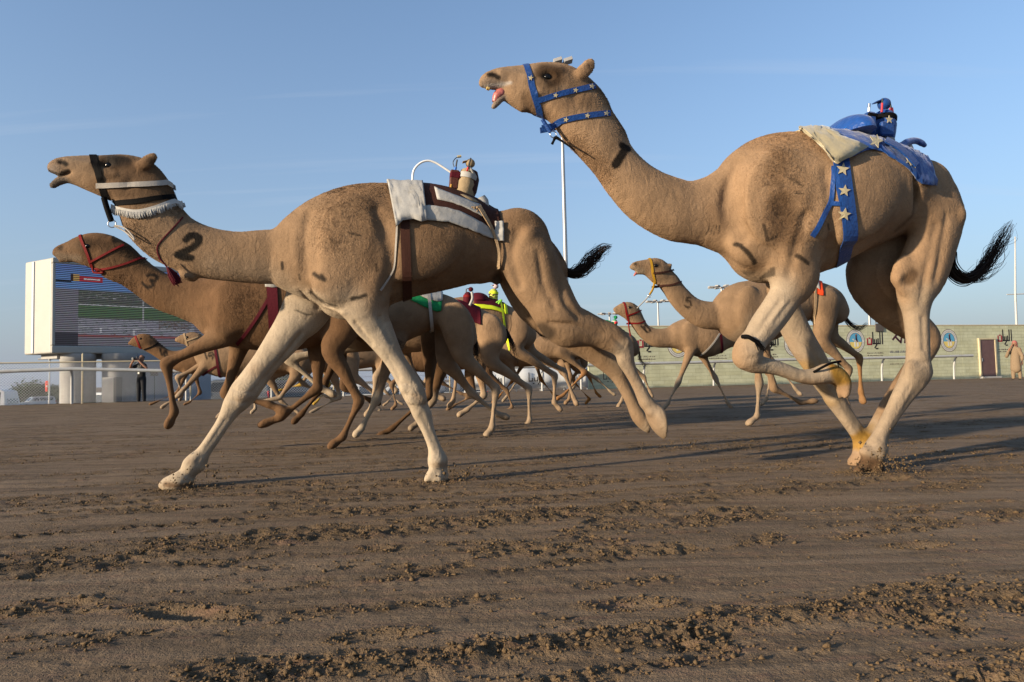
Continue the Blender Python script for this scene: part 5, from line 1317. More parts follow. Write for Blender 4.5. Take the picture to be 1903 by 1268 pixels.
def star_on(C, x, y, r, mt, parent, off=0.011, rotd=0, start=.5):
    """A five-pointed cloth star sewn on at a place seen on the near side."""
    fr, fl = C.fr, C.field
    pts = [(0, 0)] + [(math.sin(math.radians(36 * k + rotd)) * (r if k % 2 == 0 else r * .42), -math.cos(math.radians(36 * k + rotd)) * (r if k % 2 == 0 else r * .42)) for k in range(10)]
    V = []; la = .15
    for dx, dy in pts:
        for it in range(3):
            q = fr.L(x + dx, y + dy, la)
            hit, ok = fl.cast(np.array([[q[0], -start, q[2]]]), np.array([[0, 1.0, 0]]), start, 240)
            if ok[0]:
                la = -hit[0][1]
        p = hit[0] if ok[0] else fr.L(x + dx, y + dy, la)
        V.append(np.array([p[0], p[1], p[2]]))
    g = fl.grad(np.array(V), fl.h * 2)
    V = np.array(V) + g * off
    V2 = V - g * 0.003
    F = []
    for k in range(10):
        a, b = 1 + k, 1 + (k + 1) % 10
        F.append([0, b, a]); F.append([11, 11 + a, 11 + b]); F.append([a, b, 11 + b, 11 + a])
    return link('star', mesh_np('star', np.vstack([V, V2]), F, False), mt, parent)
def thing_on(C, name, **props):
    return empty(name, tuple(C.fr.o), C.fr.phi, **props)
def loc_tube(C, pts, rpx, mt, name, parent, n=8, lat=0.0, sub=5):
    """A cord or hose through drawn points (x,y[,lat])."""
    L = []
    for p in pts:
        q, s = C.fr.P(p[0], p[1], p[2] if len(p) > 2 else lat)
        L.append([*q, (rpx if np.isscalar(rpx) else 1) * s, 1.0])
    S = catmull(np.array(L), sub)
    r = S[:, 3] if np.isscalar(rpx) else np.interp(np.linspace(0, 1, len(S)), np.linspace(0, 1, len(rpx)), np.array(rpx)) * L[0][3]
    mb = MB(); mb.tube(S[:, :3], r, n)
    return mb.build(name, mt, parent, True)
def torus(mb, c, R, r, nrm_y=True, n=20, m=6):
    pts = [(c[0] + R * math.cos(t), c[1], c[2] + R * math.sin(t)) for t in np.linspace(0, 2 * math.pi, n + 1)]
    return mb.tube(pts, r, m, False)

BLUE = mat('blue_satin', (0.005, 0.046, 0.20), 0.4, .18, 30, .9, 22, sheen=.2)
BLUE2 = mat('blue_nylon', (0.004, 0.038, 0.165), 0.5, .18, 60, .5, 60, sheen=.1)
for m_ in (BLUE, BLUE2):
    m_.node_tree.nodes['Principled BSDF'].inputs['Specular IOR Level'].default_value = 0.25
CREAM = mat('cream_satin', srgb('#988c6e'), 0.3, .06, 30, .5, 22, sheen=.2)
STAR = mat('cream_star', srgb('#a39777'), 0.5, .08, 60)
COTTON = mat('white_cotton', srgb('#a09d97'), 0.85, .06, 50, .25, 30, dirt=srgb('#807869'), dscale=9)
WHITEW = mat('white_webbing', srgb('#999289'), 0.8, .10, 200, .4, 500)
BROWNW = mat('brown_webbing', srgb('#3c2219'), 0.75, .15, 120, .4, 500)
BLACKW = mat('black_webbing', (0.005, 0.0045, 0.0045), 0.7, .15, 200, .3, 500)
BLACKW.node_tree.nodes['Principled BSDF'].inputs['Specular IOR Level'].default_value = 0.04
REDW = mat('red_webbing', srgb('#6a100f'), 0.65, .15, 200, .3, 500)
MAROON = mat('maroon_cloth', srgb('#480e19'), 0.8, .15, 60, .3, 60)
YELW = mat('yellow_webbing', srgb('#94701c'), 0.7, .15, 200, .3, 500)
YELT = mat('yellow_trim', srgb('#c9d62a'), 0.6, .1, 80)
GREENC = mat('green_cloth', srgb('#1c7a46'), 0.75, .12, 60, .3, 60)
ORANGEC = mat('orange_cloth', srgb('#c8421f'), 0.75, .12, 60, .3, 60)
ROPE = mat('hemp_rope', srgb('#9a8265'), 0.9, .25, 150, .6, 300)
KHAKI = mat('khaki_canvas', srgb('#8f7c60'), 0.85, .12, 60, .35, 40)
STEEL = mat('steel', (0.5, 0.5, 0.5), 0.3, .1, 50, metal=1.0)
WHITEP = mat('white_plastic', srgb('#d6d4cf'), 0.4, .05, 50)
BLUEP = mat('blue_plastic', srgb('#1f63b4'), 0.4, .05, 50)
REDP = mat('red_plastic', srgb('#b5202a'), 0.4, .05, 50)
BLACKP = mat('black_plastic', (0.015, 0.015, 0.016), 0.45, .1, 50)
GUM = mat('mouth_flesh', srgb('#9c5850'), 0.35, .2, 60, .3, 90)

# --- camel 2
R = C2.root
h = empty('halter'); h.parent = R
ring_band(C2, (173, 289), (196, 371), 6, BLACKW, 'noseband', h)
path_band(C2, [(180, 345), (215, 345), (260, 344), (296, 342), (312, 340)], 4.6, WHITEW, 'cheek_strap', h, .012, .005, (1, -1))
ring_band(C2, (325, 366), (202, 380), 4.6, BLACKW, 'throat_strap', h, .008)
loc_tube(C2, [(193, 368, .04), (199, 388, .04), (207, 411, .04)], 5.2, BLACKW, 'lead_strap', h)
mb = MB(); q, s = C2.fr.P(208, 416, .04); torus(mb, q, 7 * s, 1.1 * s); mb.build('ring', STEEL, h, True)
loc_tube(C2, [(212, 420, .04), (228, 428, .05), (240, 437, .08), (250, 446, .1), (246, 438, .1), (232, 424, .07), (214, 419, .04)], 1.4, WHITEW, 'lead_rope', h)
def fringe(C, pts, length, n, mt, parent, seed=5):
    rng = np.random.default_rng(seed)
    p, g = side_pts(C, pts, .5, 0, 1, 8, 2, .1)
    line = p[:, 0] + g[:, 0] * .008
    t = np.linspace(0, 1, len(line))
    P = np.zeros((n, 5, 3)); Rr = np.zeros((n, 5))
    for i in range(n):
        u = rng.random()
        a = np.array([np.interp(u, t, line[:, k]) for k in range(3)])
        L = length * rng.uniform(.75, 1.1)
        d = np.array([rng.normal(.15, .14), -.02 + rng.normal(0, .08), -1.0])
        for k in range(5):
            P[i, k] = a + d * L * k / 4 + np.array([0, -.006 * math.sin(k * .8), 0])
        Rr[i] = [.003, .003, .0026, .0022, .0012]
    return strands('fringe', P, Rr, mt, parent)
fg = fringe(C2, [(203, 380), (225, 389), (255, 394), (285, 388), (310, 379), (328, 372)], 0.042, 420, COTTON, h)
path_band(C2, [(203, 381), (225, 390), (255, 395), (285, 389), (310, 380), (330, 373)], 4.5, COTTON, 'collar_tape', h, .012, .006, (1, -1))
cd = empty('neck_cord'); cd.parent = R
path_band(C2, [(340, 404), (322, 424), (304, 443), (294, 456), (293, 468), (299, 484)], 1.0, MAROON, 'cord', cd, .006, .006, (1, -1), start=.3)
loc_tube(C2, [(298, 482, .10), (306, 491, .09), (312, 499, .09)], 1.5, MAROON, 'cord', cd)
rng = np.random.default_rng(8); q0 = C2.fr.L(312, 498, .09); q1 = C2.fr.L(328, 524, .09)
P = np.zeros((140, 5, 3)); Rr = np.zeros((140, 5))
for i in range(140):
    o_ = rng.normal(0, .010, 3)
    for k in range(5):
        P[i, k] = q0 + (q1 - q0) * k / 4 * rng.uniform(.93, 1.03) + o_ * min(1, .25 + k * .33)
    Rr[i] = .0028
strands('tassel', P, Rr, MAROON, cd)

sd = thing_on(C2, 'saddle_cloth', label='white and dark brown striped saddle cloth strapped on camel number 2', category='saddle cloth', group='saddles')
pad = [(770, 340, 776, 408), (800, 344, 806, 409), (820, 350, 826, 411), (850, 361, 854, 419), (880, 375, 884, 431), (905, 386, 912, 443), (924, 392, 936, 448)]
blanket(C2, pad, BROWNW, 'pad', sd, .012, .01, 20, wr=.004)
blanket(C2, [(770, 340, 776, 408, 384), (800, 344, 806, 409, 384), (820, 350, 826, 411, 386), (850, 361, 854, 419, 394), (880, 375, 884, 431, 408), (905, 386, 912, 443, 425), (921, 391, 932, 448, 436)], COTTON, 'lower_band', sd, .019, .006, 8, s0='px', wr=.003)
blanket(C2, [(806, 345, 812, 371, 350), (830, 353, 842, 377, 360), (860, 365, 872, 390, 372), (890, 380, 902, 406, 384)], COTTON, 'upper_band', sd, .020, .006, 6, s0='px', wr=.003)
blanket(C2, [(720, 343, 736, 421), (735, 343, 748, 410), (755, 342, 768, 407), (774, 341, 782, 412), (786, 342, 794, 409)], COTTON, 'front_cloth', sd, .026, .012, 24, wr=.012, wf=36, hem=.012)
blanket(C2, [(915, 390, 920, 449), (932, 393, 936, 449)], COTTON, 'rear_cloth', sd, .024, .008, 14, s0=.62, wr=.008)
ring_band(C2, (752, 346), (758, 552), 8, BROWNW, 'girth_strap', sd, .011, .006, 80, near=(753, 450))
path_band(C2, [(738, 415), (737, 450), (734, 490), (728, 508), (712, 532), (706, 540)], 1.6, WHITEW, 'breast_strap', sd, .008, .004, (1, -1))
path_band(C2, [(886, 388), (900, 410), (915, 436), (926, 465), (931, 498)], 3, ROPE, 'rear_strap', sd, .03, .006, (1,), start=.5)
loc_tube(C2, [(835, 368, .10), (852, 368, .13), (870, 374, .14), (887, 383, .12)], 9, KHAKI, 'bolster', sd)
mb = MB(); q, s = C2.fr.P(881, 391, .2)
for k in range(9):
    a = k * 2.4
    pts = [q + np.array([math.cos(a + t) * 6 * s, math.sin(2 * t + k) * 4 * s, math.sin(a * .7 + t) * 5 * s]) for t in np.linspace(0, 4, 9)]
    mb.tube(pts, 2.4 * s, 6)
mb.build('knot', ROPE, sd, True)
loc_tube(C2, [(784, 372, .17), (800, 370, .18), (824, 366, .17)], 1.6, WHITEW, 'cord', sd)
mb = MB(); q, s = C2.fr.P(793, 358, .17)
for k in range(4):
    mb.tube([q + np.array([(t - 2) * 4 * s, -math.sin(t + k) * 2 * s - .01, math.cos(t * 1.5 + k) * 3 * s]) for t in np.linspace(0, 4, 8)], 1.5 * s, 6)
mb.build('knot', WHITEW, sd, True)
loc_tube(C2, [(892, 374, .05), (898, 382, .07), (904, 396, .10)], [15, 15, 9], COTTON, 'flap', sd, 4)

def jockey(C, label, base, top, w, mats_, head, group='robot jockeys', lat=0.0, kind=0):
    """A small dressed racing robot: padded torso, capped head, aerials, pouch with the whip arm."""
    fr = C.fr
    j = thing_on(C, 'robot_jockey', label=label, category='robot jockey', group=group)
    a, s = fr.P(*base, lat); b = fr.L(*top, lat)
    ax = b - a; L = np.linalg.norm(ax); ax /= L
    x_ = np.cross(np.array([0, 1.0, 0]), ax); R_ = np.stack([x_, np.array([0, 1.0, 0]), ax], 1)
    w = w * s
    mb = MB(); mb.lathe([(w * .80, -.12 * L), (w * .98, 0), (w * 1.02, L * .2), (w * 1.0, L * .45), (w * .93, L * .7), (w * .72, L * .9), (w * .35, L * 1.0)], 20, a, R_, 1.0, 1.15)
    V = np.array(mb.V)                                       # sewn folds
    d = V - a; hh = d @ ax
    rad = 1 + .05 * np.sin(hh / L * 9 + d[:, 1] / w * 3)
    V = a + np.outer(hh, ax) + (d - np.outer(hh, ax)) * rad[:, None]
    mb.V = [tuple(v) for v in V]
    mb.build('torso', mats_[0], j, True)
    mb = MB(); mb.lathe([(w * 1.05, L * .60), (w * 1.06, L * .72), (w * .98, L * .78)], 20, a, R_, 1.0, 1.15); mb.build('chest_band', mats_[1], j, True)
    hc, _ = fr.P(head[0], head[1], lat); hr = head[2] * s
    mb = MB(); mb.lathe([(hr * math.sin(t), -hr * math.cos(t)) for t in np.linspace(.1, math.pi - .05, 9)], 14, hc, None, 1.05, 1.0)
    hd = mb.build('head', mats_[2], j, True)
    mb = MB(); mb.box(hc + np.array([-hr * 1.1, 0, hr * .35]), (hr * 1.3, hr * 1.5, hr * .16), rot('Y', -.25), hr * .06); mb.build('cap_brim', mats_[2], hd)
    return j, a, ax, L, w, s, R_

j, a, ax, L, w, s, R_ = jockey(C2, 'khaki robot jockey in brown vest with white hose on camel number 2', (860, 369), (872, 314), 19, (KHAKI, COTTON, KHAKI), (874, 304, 8.5))
mb = MB()
for yy, la in ((0, .085),):
    mb.box(C2.fr.L(844, 335, .03), (17 * s, .05, 36 * s), rot('Y', .1), .008)
pch = mb.build('pouch', mat('brown_leather', srgb('#4a2a22'), .6, .2, 60, .3, 80), j)
mb = MB(); mb.box(C2.fr.L(846, 327, .03), (20 * s, .056, 14 * s), rot('Y', .1), .008); mb.build('pouch_flap', MAROON, pch)
loc_tube(C2, [(839, 343, .05), (838, 352, .05), (843, 358, .05)], 2.5, mat('tan_leather', srgb('#a07838'), .6), 'loop', j)
vest = MB(); vest.lathe([(w * .9, L * .1), (w * 1.04, L * .3), (w * 1.03, L * .7), (w * .74, L * .93)], 20, a + np.array([.012, .01, 0]), R_, 1.0, 1.12); vest.build('vest', mat('brown_cloth', srgb('#3a211c'), .8, .15, 60, .3, 60), j, True)
loc_tube(C2, [(840, 322, .03), (822, 310, .03), (808, 302, .03), (794, 299, .03), (780, 304, .03), (769, 317, .03), (766, 338, .03)], 2.1, WHITEP, 'hose', j)
loc_tube(C2, [(845, 320, .03), (847, 311, .03)], 2.6, BLUEP, 'aerial_base', j)
loc_tube(C2, [(847, 312, .03), (849.5, 297, .03)], 1.5, BLACKP, 'aerial', j)
loc_tube(C2, [(844, 311, .03), (842, 302, .03), (846, 295, .03), (851, 292, .03)], .8, BLACKP, 'wire', j)
loc_tube(C2, [(850, 291.5, .03), (857, 290.5, .03)], 2.6, STAR, 'wire_tip', j)
loc_tube(C2, [(868, 318, .07), (870, 311, .07)], 1.8, REDP, 'aerial_base', j)
loc_tube(C2, [(870, 312, .07), (875, 294, .07)], 1.5, BLACKP, 'aerial', j)
loc_tube(C2, [(872, 310, .06), (877, 318, .065), (883, 327, .05)], 2.4, COTTON, 'scarf', j)

# --- camel 1
R = C1.root
h = empty('halter'); h.parent = R
ring_band(C1, (977, 123), (1005, 222), 5.5, BLUE2, 'noseband', h, .005)
path_band(C1, [(1000, 187), (1030, 178), (1062, 170), (1090, 164), (1106, 160)], 5.2, BLUE2, 'cheek_strap', h, .007, .004, (1, -1))
path_band(C1, [(1014, 228), (1045, 223), (1080, 217), (1110, 213), (1134, 211)], 5.2, BLUE2, 'throat_strap', h, .007, .004, (1, -1))
loc_tube(C1, [(1008, 222, .05), (1014, 232, .05), (1023, 246, .05)], 4, BLUE2, 'lead_strap', h)
mb = MB(); q, s = C1.fr.P(1028, 250, .05); torus(mb, q, 6 * s, 1 * s); mb.build('ring', STEEL, h, True)
loc_tube(C1, [(1026, 268, .05), (1029, 262, .05), (1033, 256, .05), (1045, 263, .06), (1058, 272, .09), (1068, 279, .1)], [2.6, 2.2, 3.4, 2, 1.6, 1.4], BLACKW, 'lead_rope', h)
for x, y in ((986, 146), (1032, 178), (1069, 169), (1099, 162), (1052, 222), (1091, 216), (1126, 212)):
    star_on(C1, x, y, 5.2, STAR, h, .010, 10)
m_ = loc_tube(C1, [(941, 170), (932, 173), (924, 179), (919, 190)], [7, 10, 9, 5], GUM, 'tongue', R, 10)
mb = MB()
for k, (x, y) in enumerate(((907, 165),)):
    q, s = C1.fr.P(x, y, .015); mb.box(q, (7 * s, .03, 4 * s), rot('Y', .3), .004)
mb.build('tooth', mat('ivory', srgb('#b59a5c'), .4), R)
for pts, nm in (([(1380, 625, .27), (1398, 632, .27), (1412, 640, .27)], 'knee_tie'),):
    pass
def tie(C, pts, rad, n, seed, lat, ends):
    rng = np.random.default_rng(seed)
    k = empty('leg_tie'); k.parent = C.root
    loc_tube(C, pts, rad, BLACKW, 'band', k, 8)
    P = []; Rr = []
    for i in range(n):
        x, y, la = ends[i % len(ends)]
        a_ = C.fr.L(x, y, la); d = np.array([rng.uniform(.3, 1.0), rng.uniform(-.6, .1), rng.uniform(-.9, -.1)])
        L_ = rng.uniform(.03, .085)
        P.append([a_ + d * L_ * t + np.array([0, 0, -.02 * t * t]) for t in np.linspace(0, 1, 5)]); Rr.append([.003, .003, .0025, .002, .001])
    strands('loose_ends', np.array(P), np.array(Rr), BLACKW, k)
tie(C1, [(1379, 626, .2), (1390, 626, .235), (1404, 634, .24), (1418, 640, .2)], 3.8, 30, 4, .23, [(1400, 632, .24), (1408, 638, .235)])
tie(C1, [(1512, 692, .2), (1528, 683, .235), (1545, 675, .235), (1562, 672, .2)], 2.4, 5, 5, .23, [(1555, 673, .23)])

sd = thing_on(C1, 'saddle_cloth', label='blue saddle cloth with cream satin front and starred girth', category='saddle cloth', group='saddles')
blanket(C1, [(1538, 250, 1553, 300), (1565, 256, 1582, 290), (1598, 265, 1612, 277), (1625, 272, 1636, 281), (1650, 280, 1660, 297), (1675, 287, 1684, 313), (1695, 293, 1708, 342), (1712, 300, 1722, 344), (1722, 304, 1736, 344)], BLUE, 'pad', sd, .018, .012, 26, wr=.018, wf=60)
blanket(C1, [(1498, 247, 1515, 263), (1512, 247, 1530, 287), (1526, 248, 1545, 304), (1546, 251, 1575, 288), (1560, 254, 1598, 276)], CREAM, 'front_cloth', sd, .034, .012, 24, wr=.022, wf=34, hem=.015)
bm_ = MB()
q, s = C1.fr.P(1572, 258)
dome = [(60 * s * math.sin(t) * .5, 38 * s * math.cos(t)) for t in np.linspace(math.pi / 2, 0.03, 9)]
bm_.lathe(dome, 24, q, None, 1.0, 2.4)
bm_.build('hump_cushion', BLUE, sd, True)
gs = ring_band(C1, (1558, 252), (1566, 475), 14, BLUE2, 'girth_strap', sd, .011, .006, 90, 6, near=(1564, 370))
for x, y, r_ in ((1564, 317, 12), (1567, 356, 11), (1567, 399, 12)):
    star_on(C1, x, y, r_, STAR, gs, .017, 8, .6)
path_band(C1, [(1549, 310), (1546, 345), (1543, 374), (1530, 400), (1517, 425), (1508, 440)], 4.5, BLUE2, 'breast_strap', sd, .012, .005, (1, -1))
path_band(C1, [(1543, 379), (1552, 380), (1560, 380)], 4, BLUE2, 'cross_strap', sd, .013, .006, (1,), start=.6)
path_band(C1, [(1634, 272), (1655, 283), (1672, 296), (1690, 314)], 4, BLUE2, 'crupper_strap', sd, .045, .01, (1,), start=.5)
for x, y, r_ in ((1622, 270, 13), (1682, 304, 8), (1690, 308, 9)):
    star_on(C1, x, y, r_, STAR, sd, .034, 20, .5)
loc_tube(C1, [(1640, 270, .1), (1662, 276, .12), (1676, 272, .1), (1688, 264, .08), (1702, 262, .06), (1712, 266, .05), (1719, 271, .04)], [10, 9, 8, 7, 6, 6, 4], BLUE, 'handle', sd, 10)
loc_tube(C1, [(1672, 274, .02), (1684, 280, .05), (1696, 289, .08)], [7, 14, 6], COTTON, 'flap', sd, 4)
loc_tube(C1, [(1586, 265, .14), (1600, 262, .15), (1614, 258, .14)], 4, MAROON, 'roll', sd)

j, a, ax, L, w, s, R_ = jockey(C1, 'blue robot jockey with star badge riding the blue-saddled camel', (1641, 258), (1643, 206), 20, (BLUE2, BLACKW, BLUE2), (1643, 194, 11.5))
mb = MB(); mb.box(C1.fr.L(1615, 230, .05), (18 * s, .07, 40 * s), rot('Y', .08), .012); pch = mb.build('pouch', BLUE2, j)
mb = MB(); mb.box(C1.fr.L(1616, 217, .05), (19 * s, .076, 8 * s), rot('Y', .08), .006); mb.build('pouch_flap', BLACKW, pch)
mb = MB(); mb.box(C1.fr.L(1648, 240, .095), (26 * s, .03, 26 * s), None, .008); mb.build('pocket', BLUE2, j)
def flat_star(C, x, y, r, lat, mt, parent):
    q, s = C.fr.P(x, y, lat); r *= s
    V = [q] + [q + np.array([math.sin(math.radians(36 * k)) * (r if k % 2 == 0 else r * .42), 0, math.cos(math.radians(36 * k)) * (r if k % 2 == 0 else r * .42)]) for k in range(10)]
    V2 = [v + np.array([0, .004, 0]) for v in V]
    F = []
    for k in range(10):
        a_, b_ = 1 + k, 1 + (k + 1) % 10
        F += [[0, a_, b_], [11, 11 + b_, 11 + a_], [a_, 11 + a_, 11 + b_, b_]]
    return link('star', mesh_np('star', V + V2, F, False), mt, parent)
flat_star(C1, 1653, 222, 8, .118, STAR, j); flat_star(C1, 1609, 224, 6, .09, STAR, j)
mb = MB(); mb.lathe([(w * .9, -L * .2), (w * .95, -L * .08)], 18, a, R_, 1, 1.15); mb.build('base_pad', COTTON, j, True)
loc_tube(C1, [(1614.5, 211, .05), (1615, 200, .05)], 2.2, WHITEP, 'aerial_base', j); loc_tube(C1, [(1615, 200, .05), (1615.5, 193, .05)], 2.6, STEEL, 'aerial', j)
loc_tube(C1, [(1638.5, 209, .07), (1639, 202, .07), (1639.5, 192, .07)], 2.0, REDP, 'aerial_base', j); loc_tube(C1, [(1639.5, 193, .07), (1640, 184, .07)], 1.6, BLACKP, 'aerial', j)
loc_tube(C1, [(1658, 213, .03), (1657, 207, .03), (1656, 201, .03)], 3.4, REDP, 'aerial_base', j); loc_tube(C1, [(1656, 201, .03), (1654, 192, .03)], 1.6, BLACKP, 'aerial', j)
loc_tube(C1, [(1658.5, 215, .03), (1658, 210, .03)], 3.2, WHITEP, 'aerial_cap', j)
loc_tube(C1, [(1562, 246, .12), (1577, 233, .12), (1588, 222, .1), (1598, 221, .1), (1604, 229, .1), (1609, 238, .1), (1606, 246, .1), (1600, 238, .1), (1602, 228, .1), (1612, 226, .1), (1614, 236, .1), (1608, 244, .1)], 1.1, BLUEP, 'cord', j)
loc_tube(C1, [(1602, 258, .11), (1604, 248, .11), (1606, 238, .11)], [4, 3, 1.5], WHITEP, 'tag', j); loc_tube(C1, [(1618, 257, .11), (1611, 250, .11)], [5, 3], WHITEP, 'tag', j)

# --- the others
def simple_halter(C, nose, cheek, throat, mt, hw=2.6, mt2=None):
    hh = empty('halter'); hh.parent = C.root
    ring_band(C, nose[0], nose[1], hw, mt, 'noseband', hh, .010, .006, 40, 3)
    if cheek: path_band(C, cheek, hw * .8, mt2 or mt, 'cheek_strap', hh, .012, .006, (1, -1))
    if throat: path_band(C, throat, hw * .8, mt2 or mt, 'throat_strap', hh, .012, .006, (1, -1))
    return hh
h3 = simple_halter(C3, ((152, 446), (172, 500)), [(166, 488), (190, 476), (215, 463), (230, 456)], [(178, 502), (205, 498), (235, 490), (264, 479)], REDW, 2.3)
loc_tube(C3, [(172, 498, .03), (174, 506, .04), (184, 508, .05), (192, 506, .06), (184, 501, .07), (176, 500, .06)], 1.8, REDW, 'knot', h3)
h5 = simple_halter(C5, ((1208, 485), (1217, 529)), [(1214, 508), (1235, 506), (1252, 502)], [(1220, 530), (1245, 530), (1266, 524)], YELW, 2.0, BROWNW)
loc_tube(C5, [(1216, 526, .04), (1213, 538, .05), (1207, 548, .05)], 2, YELW, 'lead_strap', h5); loc_tube(C5, [(1207, 548, .05), (1200, 557, .05), (1190, 567, .05), (1184, 573, .05)], 1.1, WHITEW, 'lead_rope', h5)
mb = MB(); q, s = C5.fr.P(1207, 550, .05); torus(mb, q, 2.6 * s, .8 * s); mb.build('ring', STEEL, h5, True)
loc_tube(C5, [(1186, 505), (1181, 509), (1178, 513)], [2, 2.4, 1.2], GUM, 'tongue', C5.root)
h6 = simple_halter(C6, ((1160, 567), (1168, 598)), [(1165, 587), (1180, 582), (1192, 577)], [(1170, 600), (1186, 601), (1199, 597)], REDW, 1.6)
loc_tube(C6, [(1168, 598, .03), (1169, 610, .05), (1172, 625, .06)], 1.4, REDW, 'lead_strap', h6)
simple_halter(C7, ((253, 629), (260, 647)), None, [(268, 650), (282, 645), (294, 638)], REDW, 1.6, BLACKW)
simple_halter(C8, ((342, 621), (348, 644)), [(346, 634), (358, 630), (368, 626)], [(356, 648), (370, 644), (384, 636)], ROPE, 1.6)

def sname(C, label):
    return thing_on(C, 'saddle_cloth', label=label, category='saddle cloth', group='saddles')
s3 = sname(C3, 'maroon girth with white cloth on the camel numbered 3')
blanket(C3, [(490, 490, 493, 532), (505, 489, 508, 534), (520, 488, 523, 532)], COTTON, 'front_cloth', s3, .02, .01, 12, 3)
blanket(C3, [(515, 488, 518, 528), (550, 490, 552, 526), (590, 500, 592, 526)], MAROON, 'pad', s3, .016, .01, 12, 3)
ring_band(C3, (503, 490), (512, 652), 9, MAROON, 'girth_strap', s3, .014, .008, 60)
path_band(C3, [(499, 556), (478, 590), (455, 622), (440, 640)], 3, MAROON, 'breast_strap', s3, .012, .006)
s4 = sname(C4, 'green and white saddle cloth on the grey-brown camel')
blanket(C4, [(742, 532, 744, 549), (765, 534, 768, 560), (790, 539, 792, 572), (812, 544, 812, 580), (822, 547, 820, 578)], GREENC, 'pad', s4, .016, .01, 14, 3)
blanket(C4, [(742, 532, 744, 538), (765, 534, 768, 545), (790, 539, 792, 556), (812, 544, 812, 562), (823, 547, 822, 560)], COTTON, 'upper_cloth', s4, .026, .008, 10, 3)
ring_band(C4, (796, 540), (803, 611), 3, WHITEW, 'girth_strap', s4, .03, .006, 50)
s9 = sname(C9, 'plain maroon saddle cloth under the red robot jockey')
blanket(C9, [(850, 560, 852, 582), (868, 565, 870, 594), (884, 572, 886, 602), (893, 576, 894, 604)], MAROON, 'pad', s9, .018, .01, 14, 3)
ring_band(C9, (858, 562), (862, 636), 3, MAROON, 'girth_strap', s9, .012, .006, 50)
s10 = sname(C10, 'maroon saddle cloth with bright yellow border on the brown camel')
pd = [(880, 553, 882, 574), (897, 554, 900, 574), (915, 558, 919, 577), (930, 563, 936, 582), (938, 566, 943, 584)]
blanket(C10, pd, MAROON, 'pad', s10, .018, .01, 16, 3)
blanket(C10, pd, YELT, 'border', s10, .026, .008, 4, 3, s0=.80)
blanket(C10, [(935, 565, 938, 584), (940, 567, 944, 585)], YELT, 'rear_border', s10, .028, .008, 8, 3, s0=.35)
ring_band(C10, (931, 563), (942, 634), 1.7, YELT, 'girth_strap', s10, .028, .006, 50)
bm_ = MB(); q, s = C10.fr.P(888, 560); bm_.lathe([(22 * s * math.sin(t), 16 * s * math.cos(t)) for t in np.linspace(math.pi / 2, .03, 7)], 16, q, None, 1, 1.2); bm_.build('hump_cushion', MAROON, s10, True)
s11 = sname(C11, 'green saddle cloth on the camel by the wall rail')
blanket(C11, [(1118, 606, 1120, 622), (1135, 608, 1138, 624), (1152, 612, 1155, 626), (1160, 616, 1162, 628)], GREENC, 'pad', s11, .02, .01, 12, 3)
s5 = sname(C5, 'orange and white saddle cloth on the camel numbered 5')
blanket(C5, [(1488, 520, 1490, 536), (1505, 521, 1508, 543), (1520, 523, 1524, 549), (1527, 526, 1530, 550)], ORANGEC, 'pad', s5, .018, .01, 14, 3)
blanket(C5, [(1504, 521, 1505, 530), (1514, 522, 1516, 536), (1520, 524, 1522, 540)], COTTON, 'upper_cloth', s5, .026, .008, 8, 3)
ring_band(C5, (1515, 522), (1509, 590), 1.8, ROPE, 'girth_strap', s5, .026, .006, 50)
s6 = sname(C6, 'dark striped girth strap on the pale slender camel')
ring_band(C6, (1336, 590), (1342, 652), 2.4, MAROON, 'girth_strap', s6, .014, .008, 50)
path_band(C6, [(1337, 620), (1325, 638), (1312, 652), (1302, 660)], 1.4, WHITEW, 'breast_strap', s6, .014, .006)
blanket(C6, [(1328, 590, 1330, 604), (1350, 592, 1352, 606), (1372, 597, 1374, 608)], MAROON, 'pad', s6, .02, .01, 10, 3)
s8 = sname(C8, 'red and tan girth strap on the sandy camel numbered 19')
ring_band(C8, (398, 640), (408, 698), 2.2, MAROON, 'girth_strap', s8, .014, .008, 50)
path_band(C8, [(404, 680), (396, 684), (386, 690), (374, 698)], 1.4, MAROON, 'breast_strap', s8, .014, .006)

STRIPE = None
def stripe_mat(name, c1, c2, freq):
    m, nt, b = new_mat(name)
    tc = nd(nt, 'ShaderNodeTexCoord')
    wv = nd(nt, 'ShaderNodeTexWave', wave_type='BANDS', bands_direction='Z', i_Scale=freq, i_Distortion=.6)
    nt.links.new(tc.outputs['Object'], wv.inputs['Vector'])
    cr = nd(nt, 'ShaderNodeValToRGB'); cr.color_ramp.interpolation = 'CONSTANT'
    cr.color_ramp.elements[0].color = (*c1, 1); cr.color_ramp.elements[1].color = (*c2, 1); cr.color_ramp.elements[1].position = .5
    nt.links.new(wv.outputs[0], cr.inputs[0]); nt.links.new(cr.outputs[0], b.inputs['Base Color'])
    b.inputs['Roughness'].default_value = .75
    return m
j, *_r = jockey(C9, 'small maroon robot jockey with white scarf on the pale camel', (867, 570), (870, 543), 8, (MAROON, REDW, MAROON), (875, 538, 4.5))
loc_tube(C9, [(877, 543, .12), (878, 555, .13), (873, 568, .14)], 2.4, COTTON, 'scarf', j); loc_tube(C9, [(866, 545, .1), (866.5, 537, .1)], 1, BLACKP, 'aerial', j)
j, *_r = jockey(C10, 'yellow-green robot jockey with maroon and white stripes', (916, 562), (918, 537), 8.5, (stripe_mat('lime_stripes', srgb('#b5d048'), srgb('#7c1a2c'), 13), YELT, stripe_mat('white_stripes', srgb('#d8d4d0'), srgb('#8a1c30'), 18)), (921.5, 532, 5))
